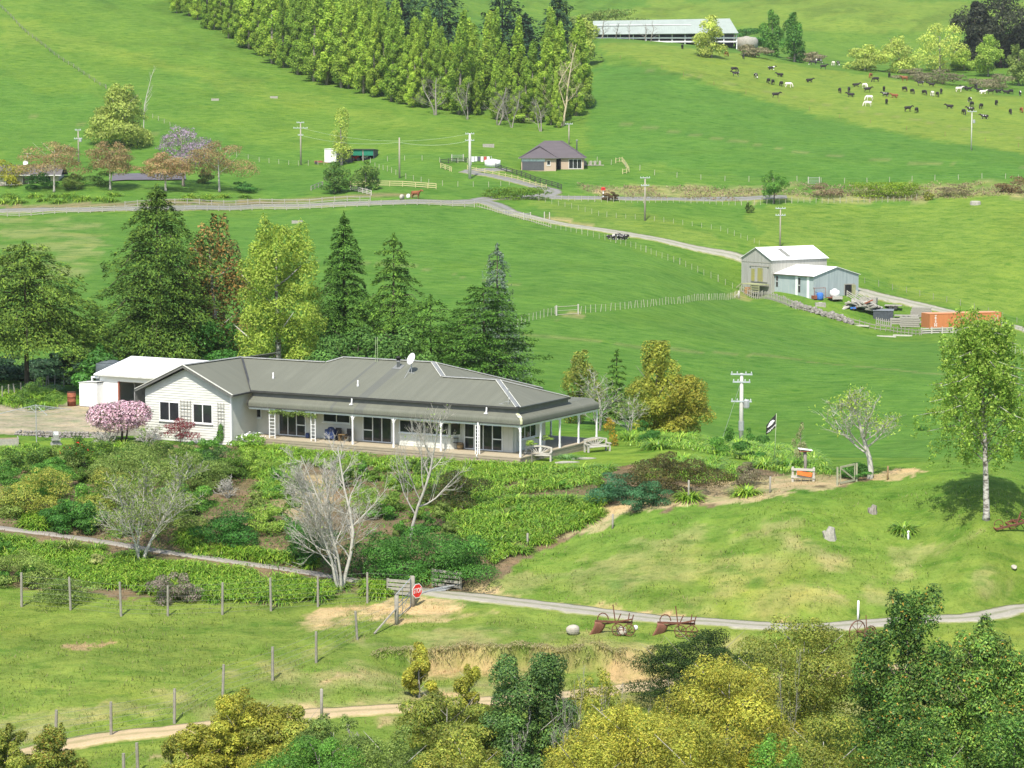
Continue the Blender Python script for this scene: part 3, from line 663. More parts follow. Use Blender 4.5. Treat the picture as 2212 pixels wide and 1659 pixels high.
# ---------------- right hand birch and bare tree
b, h = place(2112, 688, None, 1122); rg = rng()
o = thing('birch_tree', 'yellow green weeping birch with white trunk beside the rusty harrow', 'tree', G(2130, 1121))
b = G(2130, 1121); h = at(2095, 688, b.y).z-b.z; wr = 140*px(b.y)
tr = MB(); lb = [(0, 0, -.3), (.02, 0, .4), (-.05, .1, 2.5), (-.15, .1, 5), (-.35, .2, 8), (-.6, .1, h-.4)]
tr.tube(lb, [.30, .21, .18, .15, .10, .02], 9)
parts = []
for i in range(62):
    t = .27+.70*(i/62); z = h*t; a = i*2.39+rg.random()*.6; L = wr*(1.05-.75*abs(t-.42)*1.55)*(.7+.4*rg.random())
    x0 = -.6*t**1.6; p0 = Vector((x0, .1, z)); p1 = p0+Vector((math.cos(a)*L*.55, math.sin(a)*L*.55, L*.5)); p2 = p0+Vector((math.cos(a)*L, math.sin(a)*L, L*.42))
    tr.tube([p0, p1, p2], [.055*(1.2-t), .032*(1.2-t)+.008, .008], 5)
    for k in range(10):
        s = .35+.65*rg.random(); q = p0.lerp(p1, min(1, s*1.6)) if s < .6 else p1.lerp(p2, (s-.6)/.4)
        q = q+Vector((rg.normal(), rg.normal(), rg.normal()*.5))*.35; ln = .4+1.5*rg.random()
        n = int(30*ln)+8; f = rg.random(n)
        P = np.array([q])+np.stack([rg.normal(size=n)*.14, rg.normal(size=n)*.14, .15-f*ln], -1)
        parts.append(leafquads(P, rg.normal(size=(n, 3)), .085*(.6+.8*rg.random(n)), pick(rg, P_BIR, n), rg, .7))
V, F, C = join(parts); obj('crown', V, F, LEAF, o, False, C); tr.obj('trunk', BIRCHB, o, True)
bare('bare_tree', 'spreading bare tree with a few leaves beside the garden gate', 1878, 838, 1034, .12, 6, 1.25, 1, .75, split=(3, 4), leaves=1500, pal=P_BIR, leaf=.08, wscale=175, curl=.2, ang=(.45, .9), crown0=.3)
# ---------------- bare trees on the bank below the house
bare('bare_tree', 'leafless pale tree with greenish twigs on the left of the garden bank', 303, 985, 1216, .09, 6, .95, 3, .8, split=(2, 3), leaves=5200, pal=P_KHA, leaf=.07, wscale=215, curl=.2)
bare('bare_tree', 'multi stemmed leafless pale tree nearest the stop sign', 735, 950, 1276, .11, 6, .95, 5, .7, split=(2, 3), wscale=230, curl=.28, leaves=60, pal=P_BIR, leaf=.06)
bare('bare_tree', 'leafless pale tree in front of the verandah bay window', 884, 868, 1168, .13, 6, 1.1, 1, .85, split=(3, 4), wscale=200, curl=.3, leaves=120, pal=P_BIR, leaf=.06)
# ---------------- poplar wood and pines on the hill
def poplar_mesh(rg, h, r, n, pal, leaf):
    parts = []; lim = MB()
    B = []
    for i in range(34):
        t = .07+.91*(i+.5)/34; a = i*2.4+rg.random(); rr = r*(.75+.35*math.sin(t*3.1))*(1-t**1.7*.88)*(.35+.6*rg.random())
        B.append((math.cos(a)*rr, math.sin(a)*rr, h*t, r*.44*(1.1-.6*t), r*.44*(1.1-.6*t), h*.06))
        lim.tube([(0, 0, h*t-rr*1.2), (math.cos(a)*rr, math.sin(a)*rr, h*t)], [.05, .02], 4)
    V, F, C = blob_leaves(rg, np.array(B), n, leaf, pal, .45, clumpvar=.22)
    lim.tube([(0, 0, -1), (0, 0, h*.3), (0, 0, h*.95)], [h*.016, h*.011, .03], 7)
    return (V, F, C), lim
protos = []
for i in range(5):
    rg = rng(); (V, F, C), lim = poplar_mesh(rg, 24, 2.7+.5*rg.random(), 9500, P_POP, .24)
    o = thing('poplar_tree', 'light green poplar in the hillside plantation', 'tree', (0, 0, 0), 0, 'poplars of the hillside plantation')
    obj('crown', V, F, leafmat('poplar_leaf', .45, .55, .2, .22), o, False, C); lim.obj('trunk', BARK, o, True); protos.append(o)
edge = [(310,-30),(380,28),(450,62),(520,105),(585,140),(650,175),(720,196),(800,215),(880,238),(960,250),(1040,262),(1120,275),(1200,285),(1262,262)]
def edge_v(u): return float(np.interp(u, [e[0] for e in edge], [e[1] for e in edge]))
first = [True]*5; cnt = 0
for row in range(7):
    n = [40, 34, 29, 24, 20, 17, 14][row]
    for i in range(n):
        u = 330+(1262-330)*(i+.5+rnd.uniform(-.4, .4))/n
        if row > 2 and u > 820: continue
        if row == 2 and u > 820 and i % 2: continue
        v = edge_v(u)-2
        if v < -90: continue
        g = G(u, max(v, -60)); Y = g.y+9+row*13+rnd.uniform(-5, 5); X = (u-CU)/FPX*Y*1.005
        k = rnd.randrange(5); s = rnd.uniform(.7, 1.15)*(1 if u > 520 else .8)
        if u > 1000 and row == 0: s *= .62
        loc = Vector((X, Y, hz(X, Y)-.3)); cnt += 1
        if first[k]: r = protos[k]; r.location = loc; r.scale = (s, s, s); first[k] = False
        else:
            q_ = clone(protos[k], loc, rnd.uniform(0, 6.28), (s*rnd.uniform(.75, 1.35), s*rnd.uniform(.75, 1.35), s)); q_.rotation_euler = (rnd.gauss(0, .035), rnd.gauss(0, .035), rnd.uniform(0, 6.28))
def pine(label, u, vtop, wpx, Y, **k):
    return conifer('pine_tree', label, u, vtop, wpx, P_PNE, Y=Y, levels=14, per=8, lpb=40, leaf=.75, droop=.12, pw=.5, thick=1.4, rough=.4, **k)
for lab, u, vt, ws, Y in (('dark pine leftmost of those behind the poplar wood', 790, -50, 80, 775), ('dark pine second from the left behind the poplar wood', 868, -55, 100, 765), ('dark pine rising behind the middle of the poplar wood', 955, -50, 110, 755), ('dark pine behind the poplars right of the clearing at the top', 1085, -40, 110, 760), ('dark pine between the poplars and the long shed', 1205, -14, 92, 745), ('small dark pine low between poplars and the long shed', 1135, 30, 60, 770)):
    pine(lab, u, vt, ws, Y)
G_B = 'bare trees along the foot of the poplar wood'
for i, (u, vt, vb, ws) in enumerate([(940,164,249,78),(1010,175,258,60),(1075,186,270,75),(1105,190,276,60),(1168,205,284,60)]):
    bare('bare_tree', 'grey leafless tree at the foot of the poplar wood', u, vt, vb, .15, 5, 1.0, 2, .5, split=(3, 4), wscale=ws, group=G_B, bm=mat('bark_greyish', (.27, .25, .21), (.2, .185, .155), 3))
bare('bare_tree', 'tall pale leafless tree at the right end of the poplar wood', 1215, 92, 272, .22, 5, .7, 2, .9, split=(3, 4), wscale=80, bm=mat('bark_straw', (.52, .45, .30), (.38, .32, .2), 3))
broad('poplar_tree', 'thin leaved yellow green poplar at the right edge of the wood', 'tree', 1264, 40, 54, P_WIL, Y=742, leaves=2200, leaf=.4, z0=.2, nb=16, shell=.3)
broad('wood_shrub', 'khaki shrub at the right foot of the poplar wood', 'shrub', 1235, 175, 70, P_KHA, Y=640, leaves=2600, leaf=.36, z0=0, nb=14, bm=PALEB, shell=.4)
broad('wood_shrub', 'bright green shrub behind the cottage at the foot of the wood', 'shrub', 1125, 245, 40, P_POP, Y=612, leaves=1200, leaf=.32, z0=0, nb=9)
# ---------------- distant right: long shed, willows, dark grove
for lab, u, vt, vb, ws, pal, z0 in [
 ('yellow green willow in front of the long shed', 1537, 34, 124, 62, P_WIL, .05),
 ('left of the two dark green poplars right of the long shed', 1668, 22, 122, 40, P_SHR, .02),
 ('right of the two dark green poplars right of the long shed', 1716, 28, 134, 44, P_SHR, .02),
 ('lowest pale willow beside the far track', 1868, 96, 152, 80, P_WIL, 0),
 ('round yellow green willow between two paler ones above the herd', 1942, 78, 158, 90, P_WIL, 0),
 ('tallest round yellow green willow above the herd', 2030, 52, 155, 92, P_WIL, 0),
 ('yellow green willow in front of the dark grove', 2134, 76, 165, 66, P_BIR, .1),
 ('small bright green tree left of the dark grove', 2082, 105, 152, 45, P_POP, 0),
 ('thin pale tree at the right edge above the herd', 2200, 95, 185, 50, P_KHA, .1)]:
    broad('willow_tree' if 'willow' in lab else 'far_tree', lab, 'tree', u, vt, ws, pal, vbase=vb, leaves=2400, leaf=.42, z0=z0, nb=18, shell=.55)
for lab, u, vt, ws in [('huge dark tree of the grove at the top right corner', 2165, -25, 160), ('dark tree on the left side of the top right grove', 2105, 5, 85), ('dark tree at the right side of the top right grove', 2225, 40, 110)]:
    broad('grove_tree', lab, 'tree', u, vt, ws, [(.04, .055, .026), (.055, .07, .03), (.026, .038, .018), (.06, .065, .034)], Y=850, leaves=5200, leaf=.62, z0=.05, nb=26, bm=BARKD, shell=.6)
for lab, u, vt, vb, ws in [('brown twiggy scrub under the far willows', 1980, 148, 172, 90), ('brown twiggy scrub left of the far willows by the herd', 2030, 150, 180, 90), ('pale scrub below the dark grove', 2150, 160, 190, 110), ('pale scrub right of the two dark poplars', 1740, 110, 132, 60), ('pale scrub right of the long shed', 1620, 95, 122, 70)]:
    broad('far_scrub', lab, 'shrub', u, vt, ws, [(.22, .2, .11), (.28, .24, .15), (.17, .18, .07)], vbase=vb, leaves=1200, leaf=.36, z0=0, nb=10, shell=.4, trunk=False)
broad('hedge', 'dark hedge behind the right end of the long shed', 'hedge', 1625, 60, 95, P_DRK, Y=905, leaves=1800, leaf=.5, z0=0, nb=14, trunk=False)
broad('hedge', 'olive hedge behind the left end of the long shed', 'hedge', 1330, 18, 190, P_KHA, Y=930, leaves=2600, leaf=.55, z0=0, nb=18, trunk=False, ry=.3)
for i, u in enumerate((1300, 1330, 1360, 1395, 1405)):
    bare('bare_tree', 'thin bare tree in front of the long shed', u, 44+6*(i % 2), None, .09, 4, .6, 1, 1.0, Y=830, split=(3, 4), wscale=34, group='thin bare trees before the long shed', bm=mat('bark_greyish'))
# ---------------- far left garden along the road
broad('willow_tree', 'big yellow green tree behind the orange maples', 'tree', 266, 182, 118, [(.42, .50, .10), (.50, .57, .13), (.34, .43, .085)], Y=560, leaves=7000, leaf=.36, z0=.04, nb=30, prof=lambda t: 1.0-.55*t if t > .25 else .8+.8*t, shell=.6)
bare('bare_tree', 'faint bare tree behind the big yellow green tree', 308, 140, None, .2, 4, .7, 1, .9, Y=575, wscale=50, split=(3, 4), bm=PALEB)
for lab, u, vt, vb, ws in [('leftmost orange leaved maple along the road', 117, 303, 414, 120), ('orange leaved maple second from the left along the road', 238, 306, 410, 90), ('smallest orange leaved maple along the road', 358, 326, 412, 85), ('rightmost orange leaved maple along the road', 474, 304, 414, 112)]:
    o = broad('maple_tree', lab, 'tree', u, vt, ws, P_ORA, vbase=vb, leaves=4200, leaf=.2, z0=.38, nb=26, shell=.35, bm=PALEB, prof=lambda t: math.sqrt(max(.1, 1-(t*.95)**2)), tr=.22)
broad('blossom_tree', 'lilac flowering tree between the orange maples', 'tree', 396, 270, 108, [(.42, .30, .44), (.5, .38, .5), (.34, .25, .36), (.2, .22, .08)], vbase=402, leaves=3000, leaf=.22, z0=.3, nb=24, shell=.35, bm=BARK)
for lab, u, vt, vb, ws, pal in [('bright yellow green bush at the left edge by the road', 18, 340, 404, 72, [(.36, .36, .03), (.44, .42, .04), (.26, .3, .03)]),
 ('dark bush under the leftmost maple', 88, 372, 408, 70, P_DRK), ('dark bush with orange tinge beside the tennis court', 200, 352, 404, 75, P_GL2), ('grey brown bush between the first two maples', 162, 375, 408, 48, P_KHA),
 ('dark green bush at the road corner by the rightmost maple', 520, 392, 414, 60, P_DRK), ('dark bush behind the rightmost maple', 440, 365, 395, 30, P_KHA)]:
    broad('garden_bush', lab, 'bush', u, vt, ws, pal, vbase=vb, leaves=1300, leaf=.2, z0=0, nb=10, trunk=False)
broad('slender_tree', 'slender yellow green tree in front of the green roller shed', 'tree', 738, 230, 46, P_WIL, vbase=357, leaves=1800, leaf=.24, z0=.12, nb=20, shell=.3, prof=lambda t: .9-.4*t)
broad('magnolia_tree', 'left of the two round dark glossy trees above the road', 'tree', 722, 350, 60, P_GL2, vbase=417, leaves=2600, leaf=.22, z0=.03, nb=16, lm=LEAFG)
broad('magnolia_tree', 'right of the two round dark glossy trees above the road', 'tree', 790, 348, 54, P_GL2, vbase=411, leaves=2600, leaf=.22, z0=.03, nb=16, lm=LEAFG)
broad('round_tree', 'small round bright green tree beside the roadside fence', 'tree', 1672, 370, 50, P_SHR, vbase=440, leaves=2000, leaf=.2, z0=.25, nb=14, bm=BARKD)
for lab, u, vt, vb, ws, pal in [('small dark gorse bush in the paddock below the road', 1617, 438, 460, 18, P_KHA), ('small dark bush on the roadside right of the yellow hedge', 2005, 414, 433, 16, P_OLI), ('rust brown bush at the right end of the roadside bank', 2185, 380, 416, 60, [(.2, .14, .06), (.13, .11, .05), (.26, .17, .08)]),
 ('rust brown bush by the fence at the mailbox', 1318, 414, 433, 32, [(.22, .13, .06), (.14, .12, .05)]), ('brown bush left of the yellow green hedge', 1790, 395, 425, 80, [(.27, .21, .12), (.2, .18, .09), (.3, .2, .12)]), ('brown bush right of the yellow green hedge', 2060, 398, 422, 90, [(.27, .22, .12), (.22, .2, .1)])]:
    broad('roadside_bush', lab, 'bush', u, vt, ws, pal, vbase=vb, leaves=900, leaf=.2, z0=0, nb=9, trunk=False, ry=.5)
broad('hedge', 'bright yellow green hedge along the roadside bank', 'hedge', 1912, 394, 136, [(.24, .34, .02), (.3, .4, .03), (.18, .28, .02)], vbase=427, leaves=2600, leaf=.2, z0=0, nb=30, trunk=False, ry=.25, prof=lambda t: 1)
broad('hedge', 'bright green hedge on the bank at the road junction', 'hedge', 1110, 404, 100, [(.15, .26, .025), (.2, .31, .03)], vbase=430, leaves=1800, leaf=.2, z0=0, nb=20, trunk=False, ry=.3, prof=lambda t: 1)
# ------------------------------------------------------------------ foreground scrub on the gully side
def scrub(lab, u, vt, ws, Y, pal, n=6000, leaf=.12, nb=24, z0=.15, **k):
    return broad('native_tree', lab, 'tree', u, vt, ws*1.2, pal, Y=Y, leaves=int(n*1.9), leaf=leaf*.72, z0=z0, nb=int(nb*1.9), size=k.pop('size', .30), shell=k.pop('shell', .5), clumpvar=.34, **k)
TW = mat('bark_silver', (.42, .40, .36), (.22, .2, .17), 4, .85)
scrub('slim gold green tree standing alone on the slope', 905, 1388, 62, 127, P_YOL, 3000, .1, 14, .1, prof=lambda t: .9-.35*t, bm=TW)
scrub('narrow gold green tree right of the cabbage tree', 1012, 1436, 62, 122, P_YOL, 2600, .1, 14, .1, prof=lambda t: .9-.35*t, bm=TW)
scrub('olive bushy tree below the slim gold one', 965, 1498, 190, 117, P_OLI, 8000, .11, 28, .05, bm=TW)
scrub('glossy grey green tree at the bottom centre', 1148, 1412, 165, 116, P_GLO, 10000, .12, 32, .1, lm=LEAFG, prof=lambda t: .95-.3*t, bm=TW, shell=.55)
scrub('thin gold green tree against the clay track', 1300, 1440, 110, 118, P_YOL, 2600, .1, 20, .2, shell=.3, bm=TW)
scrub('dark fine leaved bush in front of the rusty plough', 1525, 1362, 225, 128, [(.035, .07, .012), (.055, .1, .018), (.02, .045, .01)], 12000, .085, 30, .0, shell=.62, ry=.7)
scrub('large gold olive tree at the bottom right of centre', 1570, 1415, 260, 114, P_YOL, 14000, .11, 40, .1, bm=TW, shell=.6)
scrub('gold olive tree at the bottom edge right of the glossy tree', 1370, 1520, 240, 110, P_YOL, 11000, .11, 34, .1, bm=TW, shell=.6)
scrub('olive tree with pale crooked trunks left of the tall glossy tree', 1735, 1330, 250, 121, P_OLI, 11000, .11, 36, .25, bm=TW, shell=.5, tr=.16)
scrub('tall glossy dark green tree rising over the driveway', 1962, 1268, 190, 115, P_GL2, 14000, .13, 40, .12, lm=LEAFG, shell=.55, tr=.2, tips=[(.5, .3, .05)], tipamt=.03, prof=lambda t: .8+.35*math.sin(t*5))
scrub('glossy dark green tree at the right edge', 2135, 1335, 190, 112, P_GL2, 12000, .13, 36, .12, lm=LEAFG, shell=.55, tr=.18, tips=[(.5, .3, .05)], tipamt=.03)
scrub('glossy dark tree at the bottom right corner', 2190, 1530, 190, 107, P_GL2, 7000, .12, 28, .05, lm=LEAFG)
scrub('glossy green bush under the tall glossy tree', 2000, 1555, 230, 107, P_GL2, 9000, .12, 30, .0, lm=LEAFG, tips=[(.5, .3, .05)], tipamt=.03)
scrub('olive bush at the bottom edge under the crooked trunks', 1790, 1545, 220, 108, P_OLI, 8000, .11, 28, .0, bm=TW)
scrub('green bush at the bottom edge right of the gold olive trees', 1690, 1590, 150, 106, P_SHR, 5500, .1, 22, .0)
scrub('gold olive bush at the bottom edge', 1500, 1570, 200, 106, P_YOL, 8000, .11, 26, .0, bm=TW)
scrub('gold green tree at the bottom left of centre', 525, 1492, 150, 112, P_YOL, 7500, .11, 28, .1, bm=TW)
scrub('olive tree beside the gold green one at the bottom left', 620, 1530, 160, 112, P_OLI, 7000, .11, 26, .1, bm=TW, shell=.55)
scrub('grey green bush with pale twigs at the bottom', 720, 1545, 170, 110, P_KHA, 6500, .1, 24, .1, bm=TW, shell=.45)
scrub('rounded green bush at the bottom edge', 690, 1590, 210, 106, P_SHR, 8000, .1, 26, .0)
scrub('khaki bush at the bottom edge left of the glossy tree', 850, 1575, 170, 107, P_KHA, 6000, .1, 24, .0, bm=TW, shell=.5)
scrub('olive bush at the bottom edge under the narrow gold tree', 1000, 1580, 190, 107, P_OLI, 7500, .11, 26, .0, bm=TW)
scrub('gold olive bush low at the bottom edge by the glossy tree', 1255, 1600, 190, 106, P_YOL, 6500, .11, 24, .0)
scrub('olive bush in the bottom left corner', 15, 1562, 80, 112, P_OLI, 3500, .1, 16, .0, bm=TW)
scrub('olive bush beside the one in the bottom left corner', 120, 1562, 85, 112, P_OLI, 3800, .1, 18, .0, bm=TW, tips=[(.3, .2, .04)], tipamt=.15)
scrub('small olive bush by the near fence post', 365, 1600, 70, 110, P_OLI, 2600, .1, 14, .0)
scrub('gold green bush right of the near fence posts', 435, 1560, 110, 111, P_YOL, 4200, .11, 20, .0)
# dead twigs poking from the scrub
for i, (u, vt) in enumerate(((640,1545),(760,1560),(1240,1440),(1330,1470),(1420,1470),(1200,1500),(1700,1400),(1110,1560))):
    bare('bare_shrub', 'silver dead twigs showing through the scrub', u, vt, None, .035, 4, .9, 2, .8, Y=114, wscale=60, group='silver dead twigs in the scrub', bm=TW)
# ------------------------------------------------------------------ strap leaved clumps (built once, copied)
def blade_mesh(rg, n, L, wd, pal, lean=(.3, 1.25), rad=.18):
    V = []; F = []; C = []; cl = pick(rg, pal, n, .2)
    for i in range(n):
        a = rg.random()*6.283; e = rg.uniform(*lean); ln = L*(.6+.5*rg.random()); r0 = rad*math.sqrt(rg.random())
        p = np.array([math.cos(a)*r0, math.sin(a)*r0, 0.]); el = e; sd = np.array([-math.sin(a), math.cos(a), 0])*wd
        k = 4; b0 = len(V)
        for j in range(k+1):
            ww = (1-.15*j) if j < k else .12
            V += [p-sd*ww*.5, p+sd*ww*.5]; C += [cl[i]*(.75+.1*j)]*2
            p = p+np.array([math.cos(a)*math.cos(el), math.sin(a)*math.cos(el), math.sin(el)])*ln/k; el -= .38+.25*rg.random()
        F += [(b0+2*j, b0+2*j+1, b0+2*j+3, b0+2*j+2) for j in range(k)]
    return np.array(V), np.array(F), np.array(C)
P_AGA = [(.16, .33, .026), (.22, .40, .034), (.11, .25, .02), (.34, .45, .06)]
aga = []
for i in range(5):
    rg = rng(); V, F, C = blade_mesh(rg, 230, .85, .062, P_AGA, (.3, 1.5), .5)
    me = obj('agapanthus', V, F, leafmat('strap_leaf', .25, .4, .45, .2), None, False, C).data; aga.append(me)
for o in [o for o in col.objects if o.name.startswith('agapanthus')]: bpy.data.objects.remove(o)
def agap(X, Y, s, lab, grp, nm='agapanthus'):
    o = bpy.data.objects.new(nm, aga[rnd.randrange(5)]); col.objects.link(o)
    o.location = (X, Y, hz(X, Y)-.02); o.rotation_euler = (0, 0, rnd.uniform(0, 6.28)); s *= .88; o.scale = (s, s, s*rnd.uniform(.85, 1.1))
    return tag(o, lab, 'plant', grp)
def bed(poly, n, lab, smin=.9, smax=1.3, gap=.75, grp=None):
    P = gpoly(poly); xs_ = [p.x for p in P]; ys_ = [p.y for p in P]; pts = []; tries = 0
    while len(pts) < n and tries < n*60:
        tries += 1; x, y = rnd.uniform(min(xs_), max(xs_)), rnd.uniform(min(ys_), max(ys_))
        if not inpoly(np.array([x]), np.array([y]), P)[0]: continue
        if any((x-a)**2+(y-b)**2 < gap*gap for a, b in pts): continue
        pts.append((x, y)); agap(x, y, rnd.uniform(smin, smax), lab, grp or lab)
    BEDS.append((P, n)); return pts
BEDS = []
bed([(-25,975),(60,968),(96,975),(90,1005),(30,1015),(-25,1015)], 16, 'strap leaved green clump on the left lawn edge', 1.0, 1.5)
bed([(-25,1158),(200,1188),(420,1222),(640,1252),(722,1268),(722,1296),(480,1300),(330,1290),(130,1252),(-25,1200)], 74, 'strap leaved clump in the band below the garden path', 1.0, 1.45, .85)
bed([(505,962),(640,975),(650,1060),(570,1085),(545,1010)], 24, 'strap leaved clump below the left end of the verandah deck', 1.0, 1.5, .8)
bed([(640,978),(930,998),(940,1040),(900,1060),(680,1010)], 20, 'strap leaved clump below the middle of the verandah deck', .9, 1.2, .8)
bed([(930,1000),(1120,1008),(1330,1016),(1270,1050),(1080,1075),(960,1120),(930,1050)], 40, 'strap leaved clump on the bank below the right end of the verandah', 1.0, 1.5, .85)
bed([(960,1125),(1090,1080),(1310,1072),(1312,1108),(1120,1195),(1065,1225),(1000,1170)], 40, 'strap leaved clump on the lower bank above the grass hillside', .9, 1.4, .85)
bed([(1332,940),(1500,948),(1660,964),(1760,992),(1800,1032),(1690,1024),(1600,994),(1345,966)], 60, 'strap leaved clump in the hedge along the far lawn edge', 1.35, 1.8, .7)
bed([(1380,1005),(1560,1000),(1610,1020),(1590,1040),(1500,1050),(1390,1030)], 16, 'strap leaved clump along the near lawn edge right of the brown shrub', 1.3, 1.8, .85)
bed([(395,1150),(440,1150),(450,1195),(400,1195)], 5, 'strap leaved clump left of the dark rounded shrub on the bank', 1.1, 1.4, .8)
bed([(460,1185),(690,1215),(680,1228),(470,1200)], 12, 'strap leaved clump above the path below the dark rounded shrubs', .9, 1.2, .8)
bed([(60,1110),(110,1125),(105,1148),(50,1140)], 5, 'strap leaved clump below the olive bush at the left', 1.0, 1.3, .8)
bed([(-10,846),(120,840),(125,885),(60,888),(-10,878)], 14, 'strap leaved clump at the back of the gravel yard', 1.1, 1.6, .9)
bed([(205,950),(270,955),(265,1010),(215,1000)], 7, 'strap leaved clump right of the red flowered bush', 1.0, 1.4, .8)
bed([(640,1255),(740,1270),(730,1285),(640,1280)], 3, 'strap leaved clump at the foot of the multi stemmed tree', .8, 1.1, .8)
bed([(785,1262),(850,1265),(850,1290),(790,1290)], 6, 'strap leaved clump left of the metal gate', .9, 1.2, .7)
bed([(900,1250),(1000,1238),(1005,1225),(900,1232)], 6, 'strap leaved clump behind the cattle stop rails', .9, 1.2, .8)
bed([(0,424),(270,424),(275,437),(0,440)], 14, 'green clump along the far roadside garden', 2.0, 2.8, 2.6); bed([(380,425),(560,424),(560,434),(380,436)], 6, 'green clump by the far roadside gate', 1.6, 2.4, 2.6)
g = G(1952, 1146); agap(g.x, g.y, 1.3, 'lone strap leaved clump on the right hillside', None); g = G(1612, 1068); agap(g.x, g.y, 1.6, 'lone strap leaved clump on the straw bank right', None)
g = G(1488, 1078); agap(g.x, g.y, 1.5, 'strap leaved clump at the foot of the brown shrub', None)
# the rest of the strap leaves, too many to count, fill the beds between the clumps
Vs, Fs, Cs, nn = [], [], [], 0; rg = np.random.default_rng(77)
for P, n in BEDS:
    if P[0].y > 300: continue
    xs_ = [p.x for p in P]; ys_ = [p.y for p in P]; k = n*140; x = rg.uniform(min(xs_), max(xs_), k*3); y = rg.uniform(min(ys_), max(ys_), k*3); ok = inpoly(x, y, P) & (fbm(x, y, 1.7, 40) > .40); x, y = x[ok][:k], y[ok][:k]; n_ = len(x)
    a = rg.random(n_)*6.283; L = rg.uniform(.45, .85, n_); z = H(x, y)+.1; dx, dy = np.cos(a), np.sin(a); w_ = .03; cl = pick(rg, P_AGA, n_, .2); rows = []
    for f, e, ww in ((0, 0, 1), (.22, .33, 1), (.6, .42, .8), (1.0, .22, .1)):
        px_, py_2, pz = x+dx*L*f*.8, y+dy*L*f*.8, z+L*e
        rows.append(np.stack([np.stack([px_+dy*w_*ww, py_2-dx*w_*ww, pz], -1), np.stack([px_-dy*w_*ww, py_2+dx*w_*ww, pz], -1)], 1))
    V = np.concatenate(rows, 1); b0 = np.arange(n_)[:, None]*8+nn
    for j in range(3): Fs.append(np.concatenate([b0+2*j, b0+2*j+1, b0+2*j+3, b0+2*j+2], 1))
    Vs.append(V.reshape(-1, 3)); Cs.append(np.repeat(cl, 8, 0)); nn += n_*8
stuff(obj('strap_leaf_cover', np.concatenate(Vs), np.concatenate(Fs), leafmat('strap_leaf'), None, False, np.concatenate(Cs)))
P_SHG = [(.13, .24, .03), (.18, .3, .04), (.1, .19, .025)]
# ------------------------------------------------------------------ garden shrubs
def shrub(lab, u, vt, ws0, vb, pal, n=1800, leaf=.07, nb=12, name='garden_shrub', **k):
    ws = ws0*1.12; return broad(name, lab, 'shrub', u, vt, ws, pal, vbase=vb, leaves=int(n*1.3), leaf=leaf*1.1, z0=k.pop('z0', 0), nb=nb+3, trunk=k.pop('trunk', False), **k)
pinkp = [(.60, .37, .44), (.68, .48, .53), (.75, .58, .62), (.48, .29, .34)]
b = G(262, 958); rg = rng(); o = thing('pink_flowering_shrub', 'rounded pink flowering shrub beside the gable wall', 'shrub', b)
wr = 66*px(b.y); h = at(262, 864, b.y).z-b.z
V, F, C = blob_leaves(rg, np.array([(-.5*wr, 0, h*.62, wr*.62, wr*.62, h*.30), (.42*wr, .2, h*.66, wr*.58, wr*.6, h*.30), (0, -.2, h*.70, wr*.6, wr*.6, h*.28), (-.1*wr, 0, h*.5, wr*.75, wr*.6, h*.24)]), 9000, .085, pinkp, .8, tips=[(.07, .1, .03), (.05, .06, .03)], tipamt=.22, clumpvar=.06)
obj('crown', V, F, FLOW, o, False, C)
MB().tube([(0, 0, -.2), (.1, 0, 1), (-.2, 0, h*.6)], [.12, .09, .05], 7).tube([(.3, .1, -.2), (.5, 0, 1), (.6, 0, h*.6)], [.1, .07, .04], 7).obj('trunk', BARKD, o, True)
shrub('small dark red leaved maple in front of the gable windows', 390, 902, 62, 962, [(.22, .035, .04), (.3, .05, .06), (.14, .03, .035)], 1100, .06, 12, shell=.3, trunk=True, bm=BARKD, z0=.25, tr=.04)
wf = shrub('white lily clump with broad green leaves by the gable corner', 545, 935, 66, 970, [(.12, .26, .03), (.2, .34, .05)], 700, .1, 8)
V, F, C = blob_leaves(rng(), np.array([(0, 0, .95, 1.15, .8, .35)]), 60, .1, [(.85, .85, .8)], .8); stuff(obj('white_flowers', V, F, FLOW, wf, False, C))
